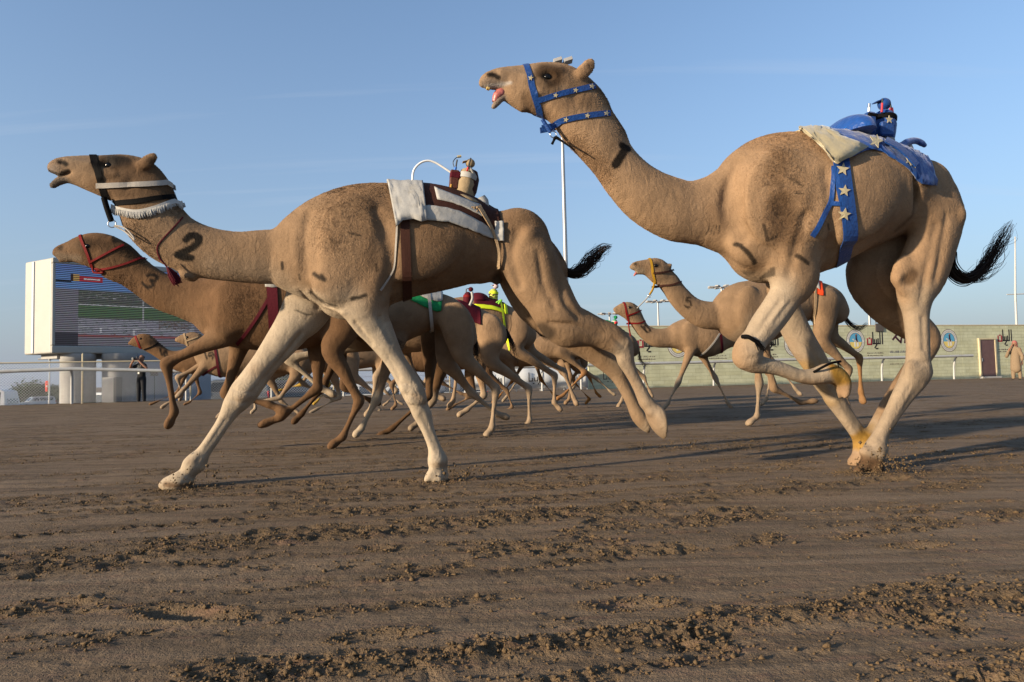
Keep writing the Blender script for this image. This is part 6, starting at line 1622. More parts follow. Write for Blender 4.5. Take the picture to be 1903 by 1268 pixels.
loc_tube(C10, [(910, 562, .14), (918, 566, .17), (924, 562, .15), (932, 558, .13), (926, 566, .17), (928, 573, .19)], 2, mat('lime_cloth', srgb('#8fd04a'), .7), 'sash', j); loc_tube(C10, [(912, 545, .1), (908, 548, .1)], 1, BLACKP, 'aerial', j)
j, *_r = jockey(C11, 'green and white robot jockey with red badge near the wall', (1141, 608), (1143, 594), 5, (GREENC, COTTON, GREENC), (1144, 590, 3.5))
loc_tube(C11, [(1121, 600, .05), (1126, 596, .05), (1134, 598, .05), (1138, 603, .05), (1132, 606, .05), (1124, 604, .05)], 1.1, GREENC, 'whip_cord', j); loc_tube(C11, [(1143, 600, .14), (1147, 600, .13)], 2.4, REDP, 'badge', j)

# ------------------------------------------------------------------ the far side: wall, rail, fence, screen, vehicles, people, masts
def edge_at(px, off=0.0):
    """Where the far edge of the track (its line shifted back by off) is seen at an image column; returns world xy."""
    d = ray(px, 700)
    b0 = WALL_B + off
    k = (b0 - 0) / (-d[0] * TS + d[1] * TC)
    return np.array([d[0] * k, d[1] * k, 0.0])
class Rail:
    """Coordinates along the far edge: a along the track, b behind the edge line, z up."""
    @staticmethod
    def W(a, b, z):
        return np.array([a * TC - (WALL_B + b) * TS, a * TS + (WALL_B + b) * TC, z])
    @staticmethod
    def a(px, b=0.0):
        p = edge_at(px, b)
        return p[0] * TC + p[1] * TS
RW, RA = Rail.W, Rail.a
RZ = rot('Z', TRK)
def height_at(px, py, a, b):
    """Height of the point seen at row py over the spot (a,b)."""
    p = RW(a, b, 0)
    d = ray(px, py); k = np.dot(p[:2], d[:2]) / np.dot(d[:2], d[:2])
    return CAM_H + d[2] * k

WHITEPAINT = mat('white_rail_paint', (0.36, 0.36, 0.35), .45, .08, 8, dirt=(0.27, 0.24, 0.20), dscale=2.2)
CONC = mat('grey_concrete', (0.33, 0.32, 0.31), .85, .14, 3, .15, 60, dirt=(0.22, 0.20, 0.18), dscale=.9)
GALV = mat('galvanised', (0.34, 0.34, 0.34), .5, .12, 12, metal=.6)
BEIGEP = mat('beige_post', (0.45, 0.38, 0.25), .6, .1, 10)
SCRW = mat('screen_cladding', (0.33, 0.315, 0.28), .5, .06, 2.5, dirt=(0.30, 0.275, 0.235), dscale=.8)
GLASS = mat('dark_glass', (0.012, 0.014, 0.017), .08, .1, 3, coat=.6)
TYRE = mat('tyre', (0.02, 0.02, 0.02), .8, .1, 20)
CARW = mat('white_car_paint', (0.40, 0.41, 0.42), .25, .03, 3, coat=.6, dirt=(0.36, 0.34, 0.30), dscale=1.5)
TAILL = mat('tail_lamp', (0.35, 0.015, 0.015), .2, .1, 20, coat=.6)
CHROME = mat('chrome', (0.6, 0.6, 0.6), .15, .05, 10, metal=1)

# perimeter wall printed with a stone pattern
WB = 1.3
a0, a1 = RA(1094, WB), RA(1990, WB) + 6
WH = 2.84
wl = empty('perimeter_wall', tuple(RW((a0 + a1) / 2, WB, 0)), TRK, label='long pale green boundary wall printed with stone blocks and emblems', category='wall')
wm, nt, bs = new_mat('printed_stone_sheet')
tc = nd(nt, 'ShaderNodeTexCoord')
sp = nd(nt, 'ShaderNodeSeparateXYZ'); nt.links.new(tc.outputs['Object'], sp.inputs[0])
cb = nd(nt, 'ShaderNodeCombineXYZ'); nt.links.new(sp.outputs[0], cb.inputs[0]); nt.links.new(sp.outputs[2], cb.inputs[1])
nz = nd(nt, 'ShaderNodeTexNoise', i_Scale=2.5, i_Detail=3.0); nt.links.new(cb.outputs[0], nz.inputs['Vector'])
vm = nd(nt, 'ShaderNodeVectorMath', operation='MULTIPLY_ADD'); nt.links.new(nz.outputs['Color'], vm.inputs[0]); vm.inputs[1].default_value = (.05, .035, 0); nt.links.new(cb.outputs[0], vm.inputs[2])
bt = nd(nt, 'ShaderNodeTexBrick', offset=.37, squash=1.4, squash_frequency=3)
bt.inputs['Scale'].default_value = 1.0; bt.inputs['Brick Width'].default_value = .62; bt.inputs['Row Height'].default_value = .17; bt.inputs['Mortar Size'].default_value = .010; bt.inputs['Mortar Smooth'].default_value = .5; bt.inputs['Bias'].default_value = -.25
bt.inputs['Color1'].default_value = (.46, .465, .315, 1); bt.inputs['Color2'].default_value = (.41, .405, .25, 1); bt.inputs['Mortar'].default_value = (.29, .29, .19, 1)
nt.links.new(vm.outputs[0], bt.inputs['Vector'])
n2 = nd(nt, 'ShaderNodeTexNoise', i_Scale=1.4, i_Detail=6.0, i_Roughness=.7); nt.links.new(cb.outputs[0], n2.inputs['Vector'])
r2 = nd(nt, 'ShaderNodeMapRange'); r2.inputs[1].default_value = .3; r2.inputs[2].default_value = .7; r2.inputs[3].default_value = .80; r2.inputs[4].default_value = 1.15
nt.links.new(n2.outputs[0], r2.inputs[0])
mx = nd(nt, 'ShaderNodeMix', data_type='RGBA', blend_type='MULTIPLY'); mx.inputs[0].default_value = 1
nt.links.new(bt.outputs['Color'], mx.inputs[6]); nt.links.new(r2.outputs[0], mx.inputs[7]); nt.links.new(mx.outputs[2], bs.inputs['Base Color'])
bs.inputs['Roughness'].default_value = .7
PW = 3.05
n_p = int(math.ceil((a1 - a0) / PW))
for i in range(n_p):
    x0 = -(a1 - a0) / 2 + i * PW; x1 = min(x0 + PW, (a1 - a0) / 2)
    mb = MB(); mb.box(((x0 + x1) / 2, .08, WH / 2), (x1 - x0 - .006, .16, WH), None, .004)
    mb.build('panel', wm, wl)
mb = MB(); mb.box((0, .08, WH + .03), (a1 - a0, .2, .06), None, .01); mb.build('coping', BEIGEP, wl)
def wall_pt(px, py):
    """(x along wall, z) on the wall's face in its own coordinates."""
    a = RA(px, WB)
    return a - (a0 + a1) / 2, height_at(px, py, a, WB)
PRINT_DK = mat('print_maroon', (.055, .018, .028), .6, .05); PRINT_BK = mat('print_black', (.03, .026, .026), .6, .05); PRINT_RD = mat('print_red', (.26, .02, .035), .6, .05); PRINT_WH = mat('print_white', (.56, .55, .50), .6, .05)
PRINT_BL = mat('print_blue', (.09, .30, .46), .6, .05); PRINT_YL = mat('print_yellow', (.60, .46, .14), .6, .05); PRINT_BR = mat('print_brown', (.20, .10, .06), .6, .05)
def strokes_mb(lines, w, org, sc, y):
    """Flat pen strokes (x,z) as thin boxes, widths w."""
    mb = MB()
    for ln in lines:
        for (xa, za), (xb, zb) in zip(ln[:-1], ln[1:]):
            A = np.array([org[0] + xa * sc, y, org[1] + za * sc]); B = np.array([org[0] + xb * sc, y, org[1] + zb * sc])
            L_ = np.linalg.norm(B - A) + w * sc; an = math.atan2(B[2] - A[2], B[0] - A[0])
            mb.box((A + B) / 2, (L_, .003, w * sc), rot('Y', -an))
    return mb
def rayyan(px, py, parent, y=-.004, k=1.0):
    """Arabic lettering: a two-word mark with a small line of text below it."""
    x, z = wall_pt(px, py); sc = .30 * k
    blk = [[(2.35, 2.0), (2.35, 0.1)], [(1.85, 2.0), (1.85, .1)], [(1.85, .1), (1.45, .1), (1.45, .9)], [(1.10, .75), (1.10, -.1), (.75, -.55)], [(1.45, .1), (.7, .1), (.7, .75)], [(.38, 2.0), (.38, .1), (.72, .1)], [(1.0, -.75), (1.08, -.75)], [(1.22, -.75), (1.30, -.75)]]
    red = [[(.05, .9), (.05, .0), (-.75, .0), (-.75, .9)], [(-.35, 1.05), (-.30, 1.05)]]
    strokes_mb(blk, .24, (x, z), sc, y).build('print', PRINT_BK, parent); strokes_mb(red, .26, (x, z), sc, y).build('print', PRINT_RD, parent)
    small_text(x + .7 * sc, z - 1.55 * sc, 3.2 * sc, parent, y)
def small_text(x, z, w, parent, y=-.004, rows=2, hgt=.07, mt=None):
    mb = MB(); r = random.Random(int(x * 97))
    for k in range(rows):
        t = -w / 2
        while t < w / 2 - .05:
            L_ = r.uniform(.04, .16)
            zz = z - k * hgt * 1.7
            mb.box((x + t + L_ / 2, y, zz), (L_, .003, .018))
            for q in range(r.randint(1, 3)):
                mb.box((x + t + r.uniform(0, L_), y - .001, zz + hgt * .28), (.015, .003, hgt * .6))
            t += L_ + r.uniform(.02, .04)
    mb.build('print', mt or PRINT_DK, parent)
def ellipse(mb, c, rx, rz, y, n=28, inner=None):
    V = []; F = []
    for k in range(n):
        t = 2 * math.pi * k / n
        V.append((c[0] + rx * math.cos(t), y, c[1] + rz * math.sin(t)))
    if inner is None:
        F.append(list(range(n))[::-1])
    else:
        for k in range(n):
            t = 2 * math.pi * k / n
            V.append((c[0] + rx * inner * math.cos(t), y, c[1] + rz * inner * math.sin(t)))
        for k in range(n):
            F.append([k, n + k, n + (k + 1) % n, (k + 1) % n])
    mb.add(V, F)
def emblem(px, py, parent):
    """Round club badge: a rider on a white camel over yellow sand and blue sky, lettered ring."""
    x, z = wall_pt(px, py); R_ = .56
    mb = MB(); ellipse(mb, (x, z), R_, R_ * 1.08, -.004, 36); mb.build('print', PRINT_DK, parent)
    mb = MB(); ellipse(mb, (x, z), R_ * .95, R_ * 1.03, -.007, 36); mb.build('print', PRINT_WH, parent)
    mb = MB(); ellipse(mb, (x, z), R_ * .70, R_ * .76, -.010, 36); mb.build('print', PRINT_DK, parent)
    mb = MB(); ellipse(mb, (x, z), R_ * .66, R_ * .72, -.013, 36); mb.build('print', PRINT_BL, parent)
    n = 18; V = []
    for k in range(n + 1):
        t = math.pi + .12 + (math.pi - .24) * k / n
        V.append((x + R_ * .65 * math.cos(t), -.016, z + R_ * .71 * math.sin(t)))
    mb = MB(); mb.add(V, [list(range(n + 1))[::-1]]); mb.build('print', PRINT_YL, parent)
    cm = [[(-.30, .14), (-.20, .17), (-.15, .02), (.02, .02), (.10, .12), (.18, .0), (.24, -.02)], [(-.12, -.02), (-.12, -.45)], [(-.05, -.02), (-.04, -.46)], [(.16, -.05), (.15, -.45)], [(.22, -.05), (.27, -.42)], [(-.13, -.03), (.2, -.03)]]
    strokes_mb(cm, .085, (x, z), R_ * 1.05, -.019).build('print', PRINT_WH, parent)
    strokes_mb([[(.06, .14), (.05, .42)], [(.05, .2), (.14, -.02)]], .13, (x, z), R_ * 1.05, -.022).build('print', PRINT_DK, parent)
    strokes_mb([[(.05, .5), (.06, .52)]], .15, (x, z), R_ * 1.05, -.022).build('print', PRINT_BR, parent)
    mb = MB(); rr = random.Random(3)
    for k in range(46):                                     # lettering round the ring
        t = 2 * math.pi * k / 46
        if abs(math.sin(t)) < .12:
            continue
        c = (x + R_ * .825 * math.cos(t), -.010, z + R_ * .895 * math.sin(t))
        mb.box(c, (.016, .003, rr.uniform(.05, .085)), rot('Y', -(t - math.pi / 2)))
    mb.build('print', PRINT_DK, parent)
for px, py in ((1593, 634), (1767, 633), (1478, 640), (1262, 641)):
    emblem(px, py, wl)
for px, py in ((1622, 640), (1865, 634), (1425, 642), (1196, 645), (1328, 644)):
    rayyan(px, py, wl)
x, z = wall_pt(1664, 633)
strokes_mb([[(-.1, .2), (.9, 1.2), (1.3, .9)], [(.5, .5), (.9, .1), (1.4, -.3), (1.6, .6)], [(1.9, 1.0), (2.3, .2), (2.2, -.3)]], .32, (x, z), .32, -.004).build('print', PRINT_DK, wl)
for k, (dx, dz, w_) in enumerate(((.35, -.62, 1.25), (.35, -.95, 1.25))):
    small_text(x + dx, z + dz, w_, wl, -.004, 1, .16, mat('print_violet', (.05, .04, .10), .6, .05))
small_text(x + .35, z - 1.22, 1.3, wl, -.004, 1, .05)
for px, py in ((1350, 652), (1205, 650)):
    pass
# steel door in the wall
dr = empty('steel_door', tuple(RW(RA(1836, WB), WB, 0)), TRK, label='maroon steel door with pale frame in the boundary wall', category='door')
xL, zB = wall_pt(1821, 697); xR, zT = wall_pt(1852, 632)
xm = (xL + xR) / 2 - wall_pt(1836, 660)[0]; dw = xR - xL; zt = max(zT, 2.0)
mb = MB(); mb.box((xm, -.03, zt / 2), (dw * .86, .05, zt), None, .006); lf = mb.build('leaf', mat('maroon_door', (.105, .055, .052), .5, .15, 2, dirt=(.16, .11, .09)), dr)
mb = MB(); mb.box((xm - dw * .36, -.07, 1.0), (.05, .04, .18), None, .01); mb.build('handle', STEEL, lf)
for sx in (-1, 1):
    mb = MB(); mb.box((xm + sx * dw * .47, -.04, zt / 2), (dw * .08, .09, zt + .06), None, .005); mb.build('jamb', BEIGEP, dr)
mb = MB(); mb.box((xm, -.045, zt + .06), (dw * 1.05, .1, .07), None, .005); mb.build('lintel', BEIGEP, dr)
mb = MB(); mb.box((xm, -.15, .05), (dw * 1.05, .3, .1), None, .01); mb.build('step', CONC, dr)
# security camera box on top of the wall
a = RA(1641, WB); zc = height_at(1641, 607, a, WB)
sc_ = empty('security_camera', tuple(RW(a, WB - .05, zc)), TRK, label='white security camera with dark box on the wall top', category='camera')
mb = MB(); mb.box((-.1, .02, -.05), (.5, .06, .42), None, .01); mb.build('back_box', mat('dark_panel', (.08, .07, .065), .6), sc_)
mb = MB(); mb.tube([(.1, 0, 0), (.22, -.12, .05), (.3, -.2, .0)], .03, 8); mb.build('bracket', WHITEPAINT, sc_)
mb = MB(); mb.box((.32, -.25, -.03), (.4, .12, .12), rot('Y', .3), .02); mb.build('housing', WHITEPAINT, sc_)
mb = MB(); mb.tube([(-.28, .05, .2), (-.28, .05, .38), (-.22, .0, .44)], .03, 8); mb.build('dome_bracket', BLACKP, sc_)
# dark stains are left to the print; low white banner further left, by the parked vehicles
bn = empty('banner', tuple(RW(RA(985, .9), .9, 0)), TRK, label='white advertising banner with black lettering behind the packed runners', category='banner')
xa, xb = RA(868, .9) - RA(985, .9), RA(1092, .9) - RA(985, .9)
n = 40; V = []; F = []
for i in range(n + 1):
    t = i / n; x = xa + (xb - xa) * t
    for jz, z in ((0, .12), (1, 1.0)):
        for th_ in (0, .015):
            V.append((x, .03 * math.sin(i * .9) + th_, z))
for i in range(n):
    b_ = i * 4
    F += [[b_, b_ + 2, b_ + 6, b_ + 4], [b_ + 1, b_ + 5, b_ + 7, b_ + 3], [b_ + 2, b_ + 3, b_ + 7, b_ + 6], [b_, b_ + 4, b_ + 5, b_ + 1]]
F += [[0, 1, 3, 2], [n * 4, n * 4 + 2, n * 4 + 3, n * 4 + 1]]
link('sheet', mesh_np('sheet', V, F), mat('banner_vinyl', (.55, .56, .56), .5, .05, 2), bn)
sc = .16
for k in range(4):
    ox = xa + 1.0 + k * 1.75
    strokes_mb([[(0, 2.4), (0, .2), (1, .2), (1, .9)], [(1.6, 1.0), (1.6, .2), (2.4, .2), (2.4, 1.2)], [(3.0, 1.0), (3.0, -.2), (2.6, -.7)], [(3.6, 2.4), (3.6, .2)], [(1.2, -.5), (1.35, -.5)]], .26, (ox, .42), sc, -.045).build('print', PRINT_BK, bn)
for k in range(6):
    mb = MB(); mb.tube([(xa + (xb - xa) * k / 5, .08, 0), (xa + (xb - xa) * k / 5, .08, 1.05)], .03, 8); mb.build('post', GALV, bn)

# white running rail with bent posts
def rail_run(label, pts, posts, b=0.0):
    """pts: (px,py) along the rail top; posts: columns."""
    A = [RA(p[0], b) for p in pts]; Z = [height_at(p[0], p[1], A[i], b) for i, p in enumerate(pts)]
    o = RW(A[0], b, 0)
    r_ = empty('running_rail', tuple(o), TRK, label=label, category='rail', group='white running rails')
    for i in range(len(A) - 1):
        mb = MB(); mb.tube([(A[i] - A[0] + .004, 0, Z[i]), (A[i + 1] - A[0] - .004, 0, Z[i + 1])], .065, 12); mb.build('rail', WHITEPAINT, r_, True)
    for px in posts:
        a = RA(px, b); z = float(np.interp(a, A, Z)) if A[0] < A[-1] else 1.0
        mb = MB(); mb.tube([(a - A[0] - .02, .30, -.1), (a - A[0] - .02, .28, z * .55), (a - A[0], .22, z * .86), (a - A[0], .1, z - .02), (a - A[0], 0, z)], .048, 10); mb.build('post', WHITEPAINT, r_, True)
rail_run('white tubular running rail in front of the chain fence and screen', [(-60, 694), (40, 689), (135, 686), (240, 688), (330, 690), (420, 691), (520, 690), (620, 688), (720, 686), (820, 685), (920, 683), (1020, 681), (1090, 679)], [130, 345, 505, 640, 760, 868, 940, 1012, 1085])
rail_run('white tubular running rail in front of the printed wall', [(1092, 679), (1180, 676), (1280, 674), (1380, 671), (1490, 668), (1600, 666), (1700, 664), (1810, 661)], [1202, 1333, 1440, 1548, 1648, 1783])
rail_run('short end of white rail beyond the wall door', [(1896, 660), (1990, 657)], [1935, 1985])

# chain-link fence on the left
FBK = 1.2
fa0, fa1 = RA(-70, FBK), RA(860, FBK)
fc = empty('chain_link_fence', tuple(RW(fa0, FBK, 0)), TRK, label='tall chain-link fence with beige posts behind the left rail', category='fence')
FL = fa1 - fa0; fh = 1.55
mb_v = []; mb_f = []
def wire(p, q, r):
    p = np.array(p); q = np.array(q); d = q - p; d /= np.linalg.norm(d)
    u = np.cross(d, [0, 1.0, 0]); v = np.array([0, 1.0, 0]); n0 = len(mb_v)
    for c in (p, q):
        mb_v.extend([c + u * r, c - u * r * .5 + v * r * .87, c - u * r * .5 - v * r * .87])
    for k in range(3):
        mb_f.append([n0 + k, n0 + (k + 1) % 3, n0 + 3 + (k + 1) % 3, n0 + 3 + k])
cell = .105
k = -fh
while k < FL:
    for sgn in (1, -1):
        x0, x1 = k, k + fh
        z0, z1 = (.05, fh) if sgn > 0 else (fh, .05)
        t0 = max(0, (0 - x0) / (x1 - x0)); t1 = min(1, (FL - x0) / (x1 - x0))
        if t1 > t0:
            wire((x0 + (x1 - x0) * t0, .004 * sgn, z0 + (z1 - z0) * t0), (x0 + (x1 - x0) * t1, .004 * sgn, z0 + (z1 - z0) * t1), .0055)
    k += cell
o = link('wire_mesh', mesh_np('wire_mesh', mb_v, mb_f, False), GALV, fc, kind='stuff')
for z in (.08, .8, fh):
    mb = MB(); mb.tube([(0, -.01, z), (FL, -.01, z)], .006, 6); mb.build('line_wire', GALV, fc)
mb = MB(); mb.tube([(0, 0, fh + .03), (FL, 0, fh + .03)], .022, 8); mb.build('top_rail', BEIGEP, fc, True)
for px in (-40, 153, 354, 505, 620, 735, 836):
    x = RA(px, FBK) - fa0
    mb = MB(); mb.tube([(x, .03, -.2), (x, .03, fh + .32), (x + .01, .03, fh + .36)], [.035, .035, .01], 10); mb.build('post', BEIGEP, fc, True)

# big LED screen on its columns
def wpt(px, depth):
    d = ray(px, 700); return np.array([d[0], d[1]]) / d[1] * depth
FLp, FRp, BLp = wpt(93, 27.0), wpt(402, 31.4), wpt(44, 27.9)
BRp = FRp + (BLp - FLp)
def zat(px, py, depth):
    d = ray(px, py); return CAM_H + d[2] * depth / d[1]
zt, zb = zat(93, 479, 27.0), zat(93, 657, 27.0)
so = np.array([FLp[0], FLp[1], 0])
scr = empty('video_screen', tuple(so), 0, label='large outdoor video screen on concrete columns showing the race', category='video screen')
def prism(name, pts, z0, z1, mt, parent, bevel=0.0):
    n = len(pts); V = [(p[0] - so[0], p[1] - so[1], z0) for p in pts] + [(p[0] - so[0], p[1] - so[1], z1) for p in pts]
    F = [list(range(n))[::-1], [n + k for k in range(n)]] + [[k, (k + 1) % n, n + (k + 1) % n, n + k] for k in range(n)]
    o = link(name, mesh_np(name, V, F, False), mt, parent)
    if bevel:
        md = o.modifiers.new('bevel', 'BEVEL'); md.width = bevel; md.segments = 3
    return o
fd = (FRp - FLp) / np.linalg.norm(FRp - FLp); fn = np.array([fd[1], -fd[0]])
W_ = np.linalg.norm(FRp - FLp)
prism('cabinet', [FLp, FRp, BRp, BLp], zb, zt, SCRW, scr, .06)
gv = (BLp - FLp) * .62
prism('side_recess', [FLp + gv + np.array([-.02, -.03]), FLp + gv * 1.12 + np.array([-.02, -.03]), FLp + gv * 1.12 + np.array([.1, .05]), FLp + gv + np.array([.1, .05])], zb + .05, zt - .05, mat('screen_recess', (.42, .43, .44), .5), scr)
fw = .22
for nm, (u0, u1, v0, v1) in {'frame_top': (0, 1, zt - fw, zt), 'frame_bottom': (0, 1, zb, zb + fw * 1.35), 'frame_left': (0, .02, zb + fw * 1.35, zt - fw), 'frame_right': (.98, 1, zb + fw * 1.35, zt - fw)}.items():
    p0, p1 = FLp + fd * W_ * u0, FLp + fd * W_ * u1
    prism(nm, [p0 + fn * .16, p1 + fn * .16, p1 - fn * .02, p0 - fn * .02], v0, v1, SCRW, scr, .05)
# lit LED panel: the broadcast picture, in rows of lamps
sm, nt, bs = new_mat('led_picture')
tc = nd(nt, 'ShaderNodeTexCoord'); sp = nd(nt, 'ShaderNodeSeparateXYZ'); nt.links.new(tc.outputs['UV'], sp.inputs[0])
U, Vv = sp.outputs[0], sp.outputs[1]
def M(op, a, b=None, c=None):
    n = nd(nt, 'ShaderNodeMath', operation=op)
    for i, v in enumerate((a, b, c)):
        if v is None: continue
        if isinstance(v, (int, float)): n.inputs[i].default_value = v
        else: nt.links.new(v, n.inputs[i])
    return n.outputs[0]
def rect(u0, u1, v0, v1):
    return M('MULTIPLY', M('MULTIPLY', M('GREATER_THAN', U, u0), M('LESS_THAN', U, u1)), M('MULTIPLY', M('GREATER_THAN', Vv, v0), M('LESS_THAN', Vv, v1)))
cur = None
def over(base, color, fac):
    n = nd(nt, 'ShaderNodeMix', data_type='RGBA')
    nt.links.new(fac, n.inputs[0]) if not isinstance(fac, (int, float)) else setattr(n.inputs[0], 'default_value', fac)
    for idx, v in ((6, base), (7, color)):
        if isinstance(v, tuple): n.inputs[idx].default_value = (*v, 1)
        else: nt.links.new(v, n.inputs[idx])
    return n.outputs[2]
cb = nd(nt, 'ShaderNodeCombineXYZ'); nt.links.new(U, cb.inputs[0]); nt.links.new(Vv, cb.inputs[1])
mpn = nd(nt, 'ShaderNodeMapping'); mpn.inputs['Scale'].default_value = (14, 40, 1); nt.links.new(cb.outputs[0], mpn.inputs[0])
nzz = nd(nt, 'ShaderNodeTexNoise', i_Scale=2.2, i_Detail=5.0, i_Roughness=.8); nt.links.new(mpn.outputs[0], nzz.inputs['Vector'])
nf = nzz.outputs[0]; nc = nzz.outputs['Color']
base = over((.16, .15, .21), (.03, .14, .52), M('GREATER_THAN', Vv, .70))
base = over(base, (.10, .34, .80), M('MULTIPLY', M('GREATER_THAN', Vv, .70), M('MULTIPLY', M('SUBTRACT', 1.0, Vv), 2.0)))
base = over(base, nc, .22)
pic = rect(.13, .86, .11, .70)
V0 = Vv
Vv = M('ADD', V0, M('MULTIPLY', M('SUBTRACT', nf, .5), .10))
inner = over((.055, .065, .05), (.035, .12, .022), rect(.13, .86, .36, .52))
inner = over(inner, (.30, .30, .38), M('MULTIPLY', rect(.13, .86, .13, .345), M('GREATER_THAN', nf, .44)))
inner = over(inner, (.45, .46, .55), M('MULTIPLY', rect(.13, .86, .60, .70), M('GREATER_THAN', nf, .58)))
inner = over(inner, (.55, .56, .6), M('MULTIPLY', rect(.13, .62, .510, .522), 1.0))
inner = over(inner, (.5, .5, .56), M('MULTIPLY', rect(.13, .86, .225, .24), 1.0))
inner = over(inner, (.42, .42, .45), rect(.515, .525, .30, .70))
inner = over(inner, (.7, .7, .75), rect(.255, .267, .17, .24)); inner = over(inner, (.7, .7, .75), rect(.455, .468, .15, .22))
inner = over(inner, (.10, .065, .04), M('MULTIPLY', rect(.62, .84, .24, .36), M('GREATER_THAN', nf, .50)))
inner = over(inner, (.28, .03, .04), M('MULTIPLY', rect(.13, .86, .07, .145), M('GREATER_THAN', nf, .36)))
inner = over(inner, (.75, .72, .75), M('MULTIPLY', rect(.40, .52, .09, .12), M('GREATER_THAN', nf, .5)))
Vv = V0
inner = over(inner, nc, .18)
base = over(base, inner, pic)
base = over(base, (.02, .02, .03), M('MULTIPLY', rect(0, .13, 0, .16), .8))
base = over(base, (.012, .014, .02), rect(.0, .09, .785, .81)); base = over(base, (.50, .04, .06), rect(.135, .27, .80, .87)); base = over(base, (.80, .72, .75), M('MULTIPLY', rect(.16, .255, .82, .85), M('GREATER_THAN', nf, .47))); base = over(base, (.05, .03, .03), rect(.085, .115, .80, .885)); base = over(base, (.55, .35, .12), rect(.10, .135, .80, .885))
ln = M('GREATER_THAN', M('FRACT', M('MULTIPLY', Vv, 44.0)), .5)
base = over((.015, .015, .018), base, M('ADD', M('MULTIPLY', ln, .88), .12))
bs.inputs['Base Color'].default_value = (.01, .01, .01, 1); bs.inputs['Roughness'].default_value = .6; bs.inputs['Specular IOR Level'].default_value = .05
nt.links.new(base, bs.inputs['Emission Color']); bs.inputs['Emission Strength'].default_value = .30
z0_, z1_ = zb + fw * 1.35, zt - fw
p0, p1 = FLp + fd * W_ * .02, FLp + fd * W_ * .98
V = [(*(p + fn * .045 - so[:2]), z) for p, z in ((p0, z0_), (p1, z0_), (p1, z1_), (p0, z1_))] + [(*(p + fn * .012 - so[:2]), z) for p, z in ((p0, z0_), (p1, z0_), (p1, z1_), (p0, z1_))]
me = mesh_np('led_panel', V, [[0, 1, 2, 3], [4, 7, 6, 5], [0, 4, 5, 1], [1, 5, 6, 2], [2, 6, 7, 3], [3, 7, 4, 0]], False)
uv = me.uv_layers.new(name='UVMap')
for li, (u, v) in enumerate(((0, 0), (1, 0), (1, 1), (0, 1))):
    uv.data[li].uv = (u, v)
link('led_panel', me, sm, scr)
def column(px, depth, rad, z1, mt, nm, n=24):
    p = wpt(px, depth); mb = MB()
    mb.lathe([(rad, -1.2), (rad, z1 - .25), (rad * 1.03, z1 - .24), (rad * 1.03, z1)], n, (p[0] - so[0], p[1] - so[1], 0)); return mb.build(nm, mt, scr, True)
column(145, 28.0, .62, zb, CONC, 'column')
column(222, 28.6, .62, zb, CONC, 'column')
p = wpt(250, 29.3)
prism('pier_wall', [wpt(228, 28.7), wpt(392, 30.6), wpt(392, 31.4), wpt(228, 29.4)], -1.2, zb + .02, mat('pier_grey', (.27, .28, .30), .8, .1, 2, dirt=(.2, .2, .2), dscale=.6), scr)
prism('beam', [FLp + fd * .4 + (BLp - FLp) * .2, FRp - fd * .3 + (BLp - FLp) * .2, FRp - fd * .3 + (BLp - FLp) * .8, FLp + fd * .4 + (BLp - FLp) * .8], zb - .18, zb - .004, CONC, scr)
p_ = wpt(205, 27.4)
prism('plinth', [wpt(190, 27.6), wpt(216, 27.6), wpt(216, 28.2), wpt(190, 28.2)], -.8, .98, CONC, scr, .02)
mb = MB(); q = wpt(219, 27.5); mb.box((q[0] - so[0], q[1] - so[1], .5), (.12, .4, .95), None, .01); mb.build('cabinet_door', BLACKP, scr)
# things beside the pier: ladder and small sign frame
ld_ = empty('steel_ladder', (*wpt(346, 27.6), 0), TRK, label='small steel ladder leaning at the foot of the screen pier', category='ladder')
for sx in (-.16, .16):
    mb = MB(); mb.tube([(sx, 0, 0), (sx, .15, 1.25)], .022, 8); mb.build('stile', GALV, ld_)
for k in range(6):
    mb = MB(); mb.tube([(-.16, .02 + k * .024, .15 + k * .2), (.16, .02 + k * .024, .15 + k * .2)], .014, 6); mb.build('rung', GALV, ld_)
st_ = empty('sign_stand', (*wpt(287, 27.9), 0), TRK, label='thin dark sign stand beside the photographer', category='stand')
mb = MB(); mb.tube([(0, 0, 0), (0, 0, 1.3)], .018, 8); mb.build('pole', BLACKP, st_)
mb = MB(); mb.box((0, -.02, 1.1), (.28, .03, .2), None, .01); mb.build('plate', mat('dark_panel', (.08, .07, .065), .6), st_)

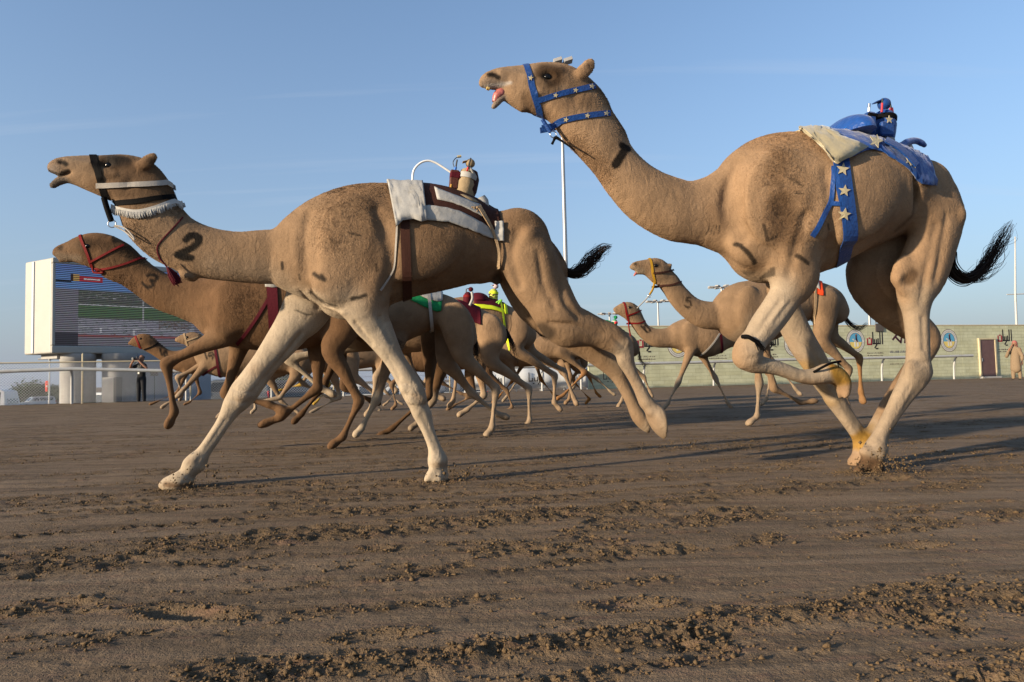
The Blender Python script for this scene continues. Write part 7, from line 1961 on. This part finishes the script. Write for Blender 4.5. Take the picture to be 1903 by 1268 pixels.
# ---- vehicles
def wheel(parent, x, y, r):
    w = MB(); w.lathe([(r * .55, -.11), (r * .92, -.12), (r, -.06), (r, .06), (r * .92, .12), (r * .55, .11)], 20, (0, 0, 0), rot('X', math.pi / 2))
    o = w.build('wheel', TYRE, parent, True); o.location = (x, y, r)
    w = MB(); w.lathe([(r * .56, -.10), (r * .5, -.125), (r * .12, -.11)], 16, (0, 0, 0), rot('X', math.pi / 2)); w.build('rim', STEEL, o, True)
    w = MB(); w.lathe([(r * .12, .11), (r * .5, .125), (r * .56, .10)], 16, (0, 0, 0), rot('X', math.pi / 2)); w.build('rim', STEEL, o, True)
def suv(loc, rz, label, body=None, dims=(4.9, 1.95, 1.85), van=False):
    """An estate 4x4 facing -x: lower body, tapered cabin, glass, lamps, wheels."""
    L_, Wd, Hh = dims
    v = empty('parked_car', loc, rz, label=label, category='car', group='parked vehicles')
    body = body or CARW
    prof = [(-L_ / 2, .55), (-L_ / 2 + .05, .85), (-L_ / 2 + .25, 1.02), (-L_ / 2 + 1.25, 1.12), (-L_ / 2 + 1.45, 1.16), (L_ / 2 - .1, 1.16), (L_ / 2, .9), (L_ / 2 - .02, .45), (L_ / 2 - .3, .38), (-L_ / 2 + .2, .38)]
    if van:
        prof[2:5] = [(-L_ / 2 + .12, 1.05), (-L_ / 2 + .55, 1.18), (-L_ / 2 + .8, 1.2)]
    def extr(P, w0, w1, nm, mt, bev=.05):
        n = len(P); zs = [p[1] for p in P]; zlo, zhi = min(zs), max(zs)
        V = []
        for sy in (-1, 1):
            for x, z in P:
                t = (z - zlo) / (zhi - zlo + 1e-6)
                V.append((x, sy * (w0 + (w1 - w0) * t) / 2, z))
        F = [list(range(n)), [n + k for k in range(n)][::-1]] + [[k, n + k, n + (k + 1) % n, (k + 1) % n] for k in range(n)]
        o = link(nm, mesh_np(nm, V, F, False), mt, v)
        if bev:
            m = o.modifiers.new('bevel', 'BEVEL'); m.width = bev; m.segments = 3
        return o
    bd = extr(prof, Wd, Wd * .94, 'body', body, .07)
    xs = -L_ / 2 + (1.2 if not van else .55)
    cab = [(xs, 1.13), (xs + .62, Hh - .06), (xs + .9, Hh), (L_ / 2 - .45, Hh), (L_ / 2 - .15, Hh - .1), (L_ / 2 - .02, 1.13)]
    cb_ = extr(cab, Wd * .93, Wd * .74, 'cabin', body, .06)
    for sy in (-1, 1):
        wn_ = 3 if not van else 2
        x0 = xs + .55; x1 = L_ / 2 - .3
        for k in range(wn_):
            xa = x0 + (x1 - x0) * k / wn_ + .04; xb_ = x0 + (x1 - x0) * (k + 1) / wn_ - .04
            zl, zh = 1.22, Hh - .14
            yl = Wd * (.93 + (.74 - .93) * (zl - 1.13) / (Hh - 1.13)) / 2 + .006; yh = Wd * (.93 + (.74 - .93) * (zh - 1.13) / (Hh - 1.13)) / 2 + .006
            sk = .22 if k == 0 else 0
            Vw = [(xa - (0.12 if k == 0 else 0), sy * yl, zl), (xb_, sy * yl, zl), (xb_, sy * yh, zh), (xa + sk, sy * yh, zh)]
            Vw += [(p[0], p[1] - sy * .012, p[2]) for p in Vw]
            f = [[0, 1, 2, 3], [4, 7, 6, 5], [0, 4, 5, 1], [1, 5, 6, 2], [2, 6, 7, 3], [3, 7, 4, 0]]
            link('side_window', mesh_np('side_window', Vw, f if sy < 0 else [q[::-1] for q in f], False), GLASS, v)
        mb = MB(); mb.box((-L_ / 2 + 1.5, sy * (Wd / 2 + .1), 1.2), (.12, .2, .16), None, .03); mb.build('mirror', body, v)
        mb = MB(); mb.box((-L_ / 2 + .1, sy * Wd * .38, .86), (.12, .32, .16), None, .03); mb.build('headlight', WHITEP, v)
        mb = MB(); mb.box((L_ / 2 - .02, sy * Wd * .42, 1.0), (.1, .2, .42), None, .03); mb.build('tail_light', TAILL, v)
        for x in (-L_ / 2 + .95, L_ / 2 - 1.0):
            wheel(v, x, sy * (Wd / 2 - .1), .38)
    d = np.array([.62, 0, Hh - .06 - 1.13]); d /= np.linalg.norm(d); nrm = np.array([-d[2], 0, d[0]])
    A = np.array([xs, 0, 1.13])
    V = []
    for t, w_ in ((.10, Wd * .84), (.80, Wd * .70)):
        for sy in (-1, 1):
            V.append(A + d * t * .95 + nrm * .015 + np.array([0, sy * w_ / 2, 0]))
    V += [p - nrm * .012 for p in V]
    link('windscreen', mesh_np('windscreen', V, [[0, 2, 3, 1], [4, 5, 7, 6], [0, 1, 5, 4], [2, 6, 7, 3], [0, 4, 6, 2], [1, 3, 7, 5]], False), GLASS, v)
    mb = MB(); mb.box((L_ / 2 - .07, 0, 1.45), (.05, Wd * .62, .34), rot('Y', -.22), .02); mb.build('rear_window', GLASS, v)
    mb = MB(); mb.box((-L_ / 2 + .02, 0, .84), (.08, Wd * .42, .18), None, .02); mb.build('grille', BLACKP, v)
    mb = MB(); mb.box((-L_ / 2 - .03, 0, .55), (.14, Wd * .92, .2), None, .05); mb.build('bumper', body, v)
    mb = MB(); mb.box((L_ / 2 + .03, 0, .55), (.14, Wd * .92, .22), None, .05); mb.build('bumper', body, v)
    mb = MB(); mb.box((-L_ / 2 - .10, 0, .58), (.02, .5, .11), None, .005); mb.build('number_plate', PRINT_WH, v)
    mb = MB(); mb.box((L_ / 2 + .10, 0, .6), (.02, .5, .11), None, .005); mb.build('number_plate', PRINT_WH, v)
    return v
def at_w(px, depth, z=0.0):
    p = wpt(px, depth); return (p[0], p[1], z + float(fall(p[0], p[1])))
suv(at_w(67, 108, .25), math.radians(52), 'white off-road car parked in the distance, left of the screen columns')
suv(at_w(186, 44), math.radians(-8), 'white car with dark windows seen between the screen columns')
suv(at_w(-60, 42), math.radians(10), 'white van at the left picture edge showing its red tail lamp', dims=(5.0, 1.95, 2.15), van=True)
suv(at_w(420, 38), math.radians(5), 'dark car parked right of the screen pier', body=mat('grey_car_paint', (.08, .085, .09), .3, .05, 3, coat=.6))
suv(at_w(505, 40), math.radians(8), 'black car parked behind the camels\' legs', body=mat('black_car_paint', (.018, .018, .02), .3, .05, 3, coat=.6))
suv(at_w(676, 46), math.radians(186), 'white car behind the pack with red tail lamp showing')
suv(at_w(738, 50), math.radians(4), 'white car parked behind the pack beside the robed men')
suv(at_w(836, 48), math.radians(10), 'white car at the banner\'s left end')

# ---- people
SKIN = mat('skin', (.20, .10, .062), .6, .1, 30)
HAIR = mat('black_hair', (.012, .010, .009), .6, .2, 60)
def person(loc, rz, label, S, cloth, parts, size=1.0, h=.018):
    """One continuous skinned figure from joint chains; cloth = list of (chains, material, name)."""
    r_ = empty('person', loc, rz, label=label, category='person')
    A = np.array([p for ch in S for p in ch]) ; A = A.astype(float)
    Rm = (A[:, 3] * np.maximum(1, A[:, 4]))[:, None] + .05
    f = Field((A[:, :3] - Rm).min(0), (A[:, :3] + Rm).max(0), h)
    for ch in S: f.chain(ch, .025, 3)
    V, Q = f.surface(); link('body', mesh_np('body', V, Q), SKIN, r_)
    for chs, mt, nm in cloth:
        A = np.array([p for ch in chs for p in ch]).astype(float); Rm = (A[:, 3] * np.maximum(1, A[:, 4]))[:, None] + .05
        f = Field((A[:, :3] - Rm).min(0), (A[:, :3] + Rm).max(0), h)
        for ch in chs: f.chain(ch, .03, 3)
        V, Q = f.surface(); link(nm, mesh_np(nm, V, Q), mt, r_)
    for mb, mt, nm in parts:
        mb.build(nm, mt, r_, True)
    return r_
def hand(tip, d, r=.011):
    """Palm and five bent fingers from a wrist point along d."""
    tip = np.array(tip); d = np.array(d, float); d /= np.linalg.norm(d)
    s = np.cross(d, [0, 0, 1.0]); s /= np.linalg.norm(s) + 1e-9
    out = [[(*tip, .028, .8), (*(tip + d * .07), .036, .6)]]
    for k, l in enumerate((.065, .075, .07, .055)):
        b = tip + d * .08 + s * (k - 1.5) * .02
        out.append([(*b, r, 1), (*(b + d * l * .6), r * .9, 1), (*(b + d * l + np.array([0, 0, -.02])), r * .8, 1)])
    out.append([(*(tip + d * .03), r * 1.1, 1), (*(tip + d * .06 - s * .045), r, 1), (*(tip + d * .09 - s * .05), r * .8, 1)])
    return out
BLACKC = mat('black_cotton', (.012, .012, .013), .85, .2, 40, .3, 60)
DARKJ = mat('dark_trousers', (.016, .017, .020), .85, .2, 40, .3, 60)
# photographer: local -y faces the track, both hands up at the camera
def head_chain(z=1.60, fy=-.02):
    return [[(0, 0, z - .17, .055, 1), (0, -.01, z - .08, .058, 1)], [(0, .0, z - .02, .082, .95), (0, .005, z + .05, .092, .95), (0, .01, z + .08, .085, .95)], [(0, -.085, z + .005, .016, 1), (0, -.098, z - .015, .014, 1)], [(.08, .0, z, .014, 1), (.083, .0, z + .03, .014, 1)], [(-.08, .0, z, .014, 1), (-.083, .0, z + .03, .014, 1)]]
armL = [(-.19, 0, 1.40, .058, 1), (-.36, -.10, 1.32, .047, 1), (-.44, -.14, 1.28, .042, 1), (-.26, -.22, 1.46, .036, 1), (-.10, -.24, 1.60, .028, 1)]
armR = [(-p[0], *p[1:]) for p in armL]
bodyS = head_chain(1.62) + [armL, armR] + hand((-.10, -.24, 1.60), (.6, -.1, .35)) + hand((.10, -.24, 1.60), (-.6, -.1, .35)) + [[(0, 0, 1.42, .10, .6), (0, 0, 1.1, .13, .6), (0, 0, .95, .13, .6)], [(-.1, 0, .92, .085, 1), (-.13, 0, .5, .055, 1), (-.15, 0, .08, .04, 1)], [(.1, 0, .92, .085, 1), (.13, 0, .5, .055, 1), (.15, 0, .08, .04, 1)]]
shirt = [[(0, 0, 1.45, .075, 1), (0, .0, 1.38, .15, .62), (0, 0, 1.2, .165, .66), (0, 0, 1.02, .165, .7), (0, 0, .93, .165, .7)], [(-.13, 0, 1.41, .075, 1), (-.21, -.03, 1.39, .07, 1), (-.30, -.07, 1.35, .062, 1)], [(.13, 0, 1.41, .075, 1), (.21, -.03, 1.39, .07, 1), (.30, -.07, 1.35, .062, 1)]]
trou = [[(-.05, 0, .95, .115, 1), (-.10, 0, .85, .105, 1), (-.13, -.01, .5, .08, 1), (-.15, 0, .1, .068, 1)], [(.05, 0, .95, .115, 1), (.10, 0, .85, .105, 1), (.13, -.01, .5, .08, 1), (.15, 0, .1, .068, 1)]]
shoes = [[(-.15, .03, .05, .05, .9), (-.155, -.14, .04, .042, 1)], [(.15, .03, .05, .05, .9), (.155, -.14, .04, .042, 1)]]
cm_ = MB(); cm_.box((0, -.20, 1.64), (.15, .08, .11), None, .015); cm_.lathe([(.042, -.10), (.045, 0), (.05, .09)], 14, (0, -.30, 1.64), rot('X', math.pi / 2)); cm_.box((0, -.19, 1.705), (.06, .06, .04), None, .01)
hr_ = MB(); hr_.lathe([(.098 * math.sin(t), .098 * math.cos(t)) for t in np.linspace(.05, 1.7, 7)][::-1], 14, (0, .018, 1.675), None, .95, 1.05)
cd_ = MB(); cd_.box((0, -.125, 1.13), (.09, .008, .12), None, .003); cd_.tube([(-.03, -.115, 1.19), (-.06, -.10, 1.4)], .005, 6); cd_.tube([(.03, -.115, 1.19), (.06, -.10, 1.4)], .005, 6)
pg = at_w(263, 26.6)
person((pg[0], pg[1], .0), math.radians(-24), 'photographer in black clothes with raised camera behind the fence', bodyS, [(shirt, BLACKC, 'shirt'), (trou, DARKJ, 'trousers'), (shoes, BLACKP, 'shoes')], [(cm_, BLACKP, 'camera'), (hr_, HAIR, 'hair'), (cd_, PRINT_WH, 'badge')])
# steward in a long robe by the door, hand at his face, cane in the other
ROBE = mat('tan_robe', (.19, .135, .085), .85, .12, 20, .3, 30)
KEF = mat('red_check_scarf', (.28, .09, .08), .8, .35, 120)
arm1 = [(-.19, 0, 1.40, .055, 1), (-.27, -.06, 1.18, .046, 1), (-.28, -.16, 1.08, .04, 1), (-.16, -.26, 1.32, .034, 1), (-.07, -.20, 1.52, .028, 1)]
arm2 = [(.19, 0, 1.40, .055, 1), (.26, .02, 1.12, .046, 1), (.27, -.04, .92, .034, 1), (.27, -.08, .82, .028, 1)]
stS = head_chain(1.62) + [arm1, arm2] + hand((-.07, -.20, 1.52), (.4, .1, .8)) + hand((.27, -.08, .82), (0, -.2, -1)) + [[(0, 0, 1.42, .10, .6), (0, 0, .95, .12, .6)], [(-.1, 0, .92, .08, 1), (-.1, -.02, .08, .045, 1)], [(.1, .05, .92, .08, 1), (.13, .10, .08, .045, 1)]]
robe = [[(0, 0, 1.46, .07, 1), (0, 0, 1.38, .155, .66), (0, 0, 1.1, .175, .74), (0, 0, .8, .195, .8), (0, .01, .52, .215, .82)], [(-.14, 0, 1.40, .078, 1), (-.27, -.05, 1.17, .075, 1), (-.28, -.16, 1.07, .07, 1), (-.18, -.25, 1.28, .06, 1)], [(.14, 0, 1.40, .078, 1), (.26, .02, 1.12, .072, 1), (.275, -.03, .93, .066, 1)]]
stt = [[(-.09, 0, .6, .10, 1), (-.1, -.02, .3, .085, 1), (-.1, -.03, .1, .07, 1)], [(.09, .04, .6, .10, 1), (.12, .09, .3, .085, 1), (.13, .10, .1, .07, 1)]]
shoe2 = [[(-.1, .02, .05, .05, .9), (-.1, -.15, .04, .042, 1)], [(.13, .14, .05, .05, .9), (.13, -.03, .04, .042, 1)]]
kf = [[(0, .01, 1.73, .06, 1), (0, .03, 1.68, .108, 1), (0, .06, 1.58, .105, .9), (0, .09, 1.45, .11, .6), (0, .11, 1.32, .09, .5)]]
cn = MB(); cn.tube([(.27, -.13, .86), (.30, -.28, .45), (.32, -.38, .02)], .011, 8)
sg = on_ground(1889, 706)
person((sg[0], sg[1], 0), math.radians(-52), 'steward in tan robe and red checked scarf standing by the wall door', stS, [(robe, ROBE, 'robe'), (stt, ROBE, 'trousers'), (shoe2, BLACKP, 'shoes'), (kf, KEF, 'head_scarf')], [(cn, BLACKP, 'cane')])
THOBE = mat('white_thobe', (.55, .55, .56), .8, .08, 20, .25, 30)
def robed(px, depth, label, rz):
    dn = [(-.19, 0, 1.40, .055, 1), (-.25, .02, 1.12, .046, 1), (-.25, -.05, .90, .036, 1), (-.24, -.08, .8, .03, 1)]
    up = [(-p[0], *p[1:]) for p in dn]
    S = head_chain(1.62) + [dn, up] + hand((-.24, -.08, .8), (0, -.2, -1)) + hand((.24, -.08, .8), (0, -.2, -1)) + [[(0, 0, 1.42, .10, .6), (0, 0, .9, .12, .6)], [(-.1, 0, .9, .08, 1), (-.1, 0, .08, .045, 1)], [(.1, 0, .9, .08, 1), (.1, 0, .08, .045, 1)]]
    rb = [[(0, 0, 1.46, .07, 1), (0, 0, 1.38, .155, .66), (0, 0, 1.0, .18, .74), (0, 0, .5, .2, .8), (0, .0, .2, .21, .85)], [(-.14, 0, 1.40, .078, 1), (-.25, .02, 1.12, .07, 1), (-.255, -.05, .92, .06, 1)], [(.14, 0, 1.40, .078, 1), (.25, .02, 1.12, .07, 1), (.255, -.05, .92, .06, 1)]]
    sh = [[(-.1, .02, .05, .05, .9), (-.1, -.15, .04, .042, 1)], [(.1, .02, .05, .05, .9), (.1, -.15, .04, .042, 1)]]
    p = at_w(px, depth)
    person((p[0], p[1], 0), rz, label, S, [(rb, THOBE, 'robe'), (sh, BLACKP, 'shoes'), (kf, THOBE, 'head_scarf')], [], h=.024)
robed(818, 31.0, 'man in white robe behind the pack, left of two', .3)
robed(846, 31.4, 'man in white robe behind the pack, right of two', -.2)

# ---- masts, flag, trees, distant ground
def mast(px, py, depth, label, n=6, wid=.16, arm=1.1, flat=True):
    p = at_w(px, depth); z = zat(px, py, depth) - p[2]
    m_ = empty('light_mast', p, random.uniform(0, 1), label=label, category='light mast', group='light masts')
    mb = MB(); mb.tube([(0, 0, -.5), (0, 0, z * .5), (0, 0, z)], [wid * 1.3, wid, wid * .7], 12); mb.build('pole', GALV, m_, True)
    mb = MB(); mb.lathe([(wid * 1.2, z - .25), (wid * 1.8, z - .1), (wid * 1.2, z)], 12); mb.build('crown', GALV, m_, True)
    for k in range(n):
        t = 2 * math.pi * k / n; c, s_ = math.cos(t), math.sin(t)
        mb = MB(); mb.tube([(0, 0, z - .1), (c * arm, s_ * arm, z - .02)], .05, 6); am = mb.build('arm', GALV, m_)
        mb = MB(); mb.box((c * arm * 1.25, s_ * arm * 1.25, z - .02), (arm * .75, arm * .42, .2), rot('Z', t), .05); mb.build('lamp_head', CONC, am)
    return m_
mast(1227, 560, 118, 'floodlight mast above the wall, left of the pair', 8, .2, 1.3)
mast(1347, 533, 100, 'floodlight mast above the wall behind camel number 5', 8, .2, 1.2)
mast(1136, 583, 135, 'floodlight mast just behind the slender camel\'s muzzle', 8, .2, 1.4)
mast(1424, 520, 90, 'floodlight mast under the blue-saddled camel\'s chest', 6, .16, 1.1)
mast(1621, 480, 80, 'floodlight mast between the big camel\'s hind legs', 6, .14, 1.1)
mast(1726, 470, 78, 'floodlight mast behind the big camel\'s near hock', 6, .14, 1.1)
mast(92, 667, 95, 'distant twin-lamp street light with red flag at left', 2, .09, .9)
# the tall pole behind the heads
p = at_w(1057, 42); z = zat(1057, 112, 42) - p[2]
tp = empty('tall_pole', p, 0, label='tall grey light pole behind the right camel\'s raised head', category='light pole')
mb = MB(); mb.tube([(0, 0, -.5), (0, 0, z * .5), (0, 0, z)], [.16, .125, .075], 14); mb.build('pole', GALV, tp, True)
for sx, rr_ in ((-.18, -.5), (.45, -.5)):
    mb = MB(); mb.tube([(0, 0, z - .25), (sx * .7, -.1, z - .1)], .04, 6); am = mb.build('arm', GALV, tp)
    mb = MB(); mb.box((sx, -.15, z - .12), (.52, .6, .2), rot('Y', -.3), .01); mb.build('lamp_head', CONC, am)
fp = empty('flag_mast', at_w(1893, 46), 0, label='thin white flag mast with crossbar at right picture edge', category='mast')
z = zat(1893, 440, 46) - fp.location.z; zc = zat(1897, 547, 46) - fp.location.z
mb = MB(); mb.tube([(0, 0, -.2), (.10, 0, zc), (.32, 0, z)], [.09, .07, .04], 10); mb.build('pole', WHITEPAINT, fp, True)
mb = MB(); mb.tube([(-.45, 0, zc), (.9, 0, zc + .02)], .035, 8); mb.build('crossbar', WHITEPAINT, fp, True)
fl_ = empty('hanging_flag', at_w(90, 94.5), 0, label='narrow red banner flag hung on the distant left street light', category='flag')
z1 = zat(90, 708, 94.5) - fl_.location.z; z0 = zat(90, 728, 94.5) - fl_.location.z
mb = MB(); V = []; F = []
for i in range(7):
    for jx in range(4):
        V.append((-.05 - jx * .12 + .02 * math.sin(i), .05 * math.sin(i * .9 + jx), z1 + (z0 - z1) * i / 6))
for i in range(6):
    for jx in range(3):
        a = i * 4 + jx; F.append([a, a + 1, a + 5, a + 4])
mb.add(V, F); o = mb.build('cloth', mat('flag_red', (.55, .05, .02), .7, .1, 3), fl_, True)
md = o.modifiers.new('thick', 'SOLIDIFY'); md.thickness = .02
mb = MB(); mb.box((-.2, -.02, (z0 + z1) / 2), (.22, .12, .25), None, .02); mb.build('print', PRINT_WH, fl_)

LEAF = mat('leaves', (.045, .06, .028), .75, .35, 3, dirt=(.075, .085, .04), dscale=.5)
BARK = mat('bark', (.12, .09, .065), .9, .3, 12, .5, 30)
def tree(px, depth, hgt, rad, label, seed, n=3200, leaf=.26, base=.1):
    rng = np.random.default_rng(seed)
    t_ = empty('tree', at_w(px, depth, -.1), 0, label=label, category='tree', group='trees beyond the car park')
    mb = MB(); mb.tube([(0, 0, -.3), (.1, 0, hgt * .3), (-.1, .1, hgt * .7)], [.22, .16, .07], 10)
    tk = mb.build('trunk', BARK, t_, True)
    for k in range(6):
        a = k * 1.05; mb = MB(); mb.tube([(0, 0, hgt * .25 + k * .08 * hgt), (math.cos(a) * rad * .4, math.sin(a) * rad * .4, hgt * (.45 + k * .05)), (math.cos(a) * rad * .75, math.sin(a) * rad * .75, hgt * (.55 + k * .05))], [.09, .06, .03], 6); mb.build('limb', BARK, tk, True)
    cl = rng.normal(0, 1, (26, 3)); cl /= np.linalg.norm(cl, axis=1)[:, None]; cl *= rng.uniform(.35, 1, (26, 1))
    cl = cl * np.array([rad, rad, hgt * .36]) + np.array([0, 0, hgt * .60])
    c = cl[rng.integers(0, 26, n)] + rng.normal(0, 1, (n, 3)) * rad * .17
    c[:, 2] = np.maximum(c[:, 2], hgt * base)
    u = rng.normal(0, 1, (n, 3)); u /= np.linalg.norm(u, axis=1)[:, None]; v = np.cross(u, rng.normal(0, 1, (n, 3))); v /= np.linalg.norm(v, axis=1)[:, None]
    s_ = leaf * rng.uniform(.6, 1.3, (n, 1))
    V = np.stack([c - u * s_, c + v * s_ * .5, c + u * s_, c - v * s_ * .5], 1).reshape(-1, 3)
    link('crown', mesh_np('crown', V, np.arange(n * 4).reshape(-1, 4)), LEAF, t_)
tree(52, 120, 4.4, 3.4, 'wide dark green tree left of the distant street light', 1)
tree(80, 128, 3.3, 3.0, 'low bushy tree behind the white off-road car', 2)
tree(106, 118, 3.9, 1.6, 'narrow tree right of the red hanging flag', 3)
tree(30, 125, 3.0, 3.0, 'small bush at far left beside the white van', 4)
tree(545, 110, 4.6, 3.6, 'green tree seen between the camels\' legs', 5)
tree(600, 116, 4.0, 3.4, 'lower green tree right of the leg-framed tree', 6)
# car park ground behind the fence
aa = np.linspace(RA(-300, 3) - 60, RA(1100, 3) + 20, 30); bb_ = 2.3 + (np.linspace(0, 1, 60) ** 2) * 190
GA, GB = np.meshgrid(aa, bb_, indexing='ij')
PX = GA * TC - (WALL_B + GB) * TS; PY = GA * TS + (WALL_B + GB) * TC
V = np.stack([PX, PY, fall(PX, PY) + .02], -1).reshape(-1, 3)
i_ = np.arange(29 * 59); r_ = i_ // 59; c_ = i_ % 59
link('car_park', mesh_np('car_park', V, np.stack([r_ * 60 + c_, (r_ + 1) * 60 + c_, (r_ + 1) * 60 + c_ + 1, r_ * 60 + c_ + 1], -1)), mat('tarmac', (.10, .098, .095), .9, .15, 2, .2, 20, dirt=(.16, .145, .125), dscale=.15), kind='structure')
# low white barrier in the car park
lb = empty('barrier', at_w(110, 72), math.radians(8), label='low white barrier fence across the distant car park', category='barrier')
for z in (.35, .75):
    mb = MB(); mb.box((0, 0, z), (14, .05, .14), None, .01); mb.build('rail', WHITEPAINT, lb)
for k in range(8):
    mb = MB(); mb.box((-7 + k * 2, .06, .45), (.1, .06, .9), None, .01); mb.build('post', WHITEPAINT, lb)

# ------------------------------------------------------------------ short coats of real hair
def fur_len(C, base, extra, legs=None):
    E = [(C.fr.L(x, y, la)[[0, 2]], r * C.fr.P(x, y, la)[1], l) for x, y, la, r, l in extra]
    def f(P):
        L = np.full(len(P), base) * (0.4 + 0.6 * sstep(0.75, 1.15, P[:, 2]))
        for q, r, l in E:
            d = np.linalg.norm(P[:, [0, 2]] - q, axis=1)
            L = L + l * np.exp(-(d / r) ** 2)
        return L
    return f
fur(C2, 190000, fur_len(C2, 0.0105, [(190, 320, 0, 80, -.003), (640, 420, .1, 60, .006), (250, 430, 0, 22, .02), (280, 465, 0, 25, .02), (320, 365, 0, 14, .02), (335, 395, 0, 14, .015), (690, 350, 0, 60, .01)]), 3, 0.0011, .24)
fur(C1, 190000, fur_len(C1, 0.0105, [(990, 165, 0, 80, -.003), (1430, 380, .1, 60, .006), (1060, 270, 0, 22, .02), (1100, 310, 0, 25, .02), (1125, 185, 0, 14, .026), (1160, 240, 0, 18, .020), (1450, 250, 0, 60, .012)]), 4, 0.0011, .24)
for i, (C, n_, r_) in enumerate(((C3, 60000, .0017), (C4, 30000, .002), (C5, 35000, .002), (C6, 20000, .0026), (C9, 24000, .0022), (C10, 24000, .0024), (C12, 16000, .0022), (C8, 14000, .003), (C11, 14000, .003))):
    fur(C, n_, fur_len(C, 0.011, []), 30 + i, r_, .25)

# woolly patches: neck, nape, hump and shoulder
def wool(C, spots, count, seed, length=.013):
    E = [(C.fr.L(x, y, la)[[0, 2]], r * C.fr.P(x, y, la)[1]) for x, y, la, r in spots]
    def where(P):
        w = np.zeros(len(P)) + 1e-9
        for q, r in E:
            w = np.maximum(w, np.exp(-(np.linalg.norm(P[:, [0, 2]] - q, axis=1) / r) ** 2 * 1.2))
        return w
    old = C.col.copy()
    C.col = C.col * np.array([1.0, .98, .96])
    fur(C, count, length, seed, .0013, .4, 'wool', where, (0.7, 0, -.6), 1.0)
    C.col = old
wool(C2, [(632, 400, .2, 34), (620, 445, .2, 22), (250, 430, .05, 18), (272, 458, .05, 18), (318, 352, .03, 14), (334, 388, .03, 12), (650, 345, 0, 30), (705, 348, 0, 24)], 36000, 51)
wool(C1, [(1436, 345, .2, 34), (1446, 405, .2, 40), (1440, 300, .2, 20), (1062, 272, .05, 18), (1088, 300, .05, 20), (1115, 335, .05, 20), (1122, 185, .02, 15), (1140, 212, .02, 12), (1160, 240, .02, 14), (1500, 262, .1, 26), (1430, 252, 0, 34)], 52000, 52)
wool(C3, [(470, 565, .15, 28), (240, 464, .02, 14), (262, 482, .02, 12), (230, 530, .04, 20)], 14000, 53)

# sand thrown by the feet, still in the air or just landed
def thrown(px, py, lat_n, n, seed, spread):
    rng = np.random.default_rng(seed)
    g = on_ground(px, py)
    P = np.stack([g[0] + rng.normal(.12, spread, n), g[1] + rng.normal(0, spread * .5, n), np.abs(rng.normal(0, .07, n)) + .004], -1)
    octa = np.array([[1, 0, 0], [-1, 0, 0], [0, 1, 0], [0, -1, 0], [0, 0, 1], [0, 0, -1.0]])
    ocf = np.array([[0, 2, 4], [2, 1, 4], [1, 3, 4], [3, 0, 4], [2, 0, 5], [1, 2, 5], [3, 1, 5], [0, 3, 5]])
    sz = np.clip(rng.lognormal(math.log(.0036), .55, n), .0015, .013)
    V = (octa[None] * (1 + rng.uniform(-.4, .4, (n, 6, 1))) + rng.uniform(-.3, .3, (n, 6, 3))) * sz[:, None, None] + P[:, None]
    return V.reshape(-1, 3), (ocf[None] + (np.arange(n) * 6)[:, None, None]).reshape(-1, 3)
VV = []; FF = []; k0 = 0
for args in ((1615, 880, 0, 420, 1, .14), (325, 908, 0, 160, 2, .12), (812, 897, 0, 140, 3, .10), (1230, 835, 0, 60, 4, .15)):
    v, f = thrown(*args); VV.append(v); FF.append(f + k0); k0 += len(v)
link('thrown_sand', mesh_np('thrown_sand', np.vstack(VV), np.vstack(FF)), _mats['clod_sand'], kind='stuff')
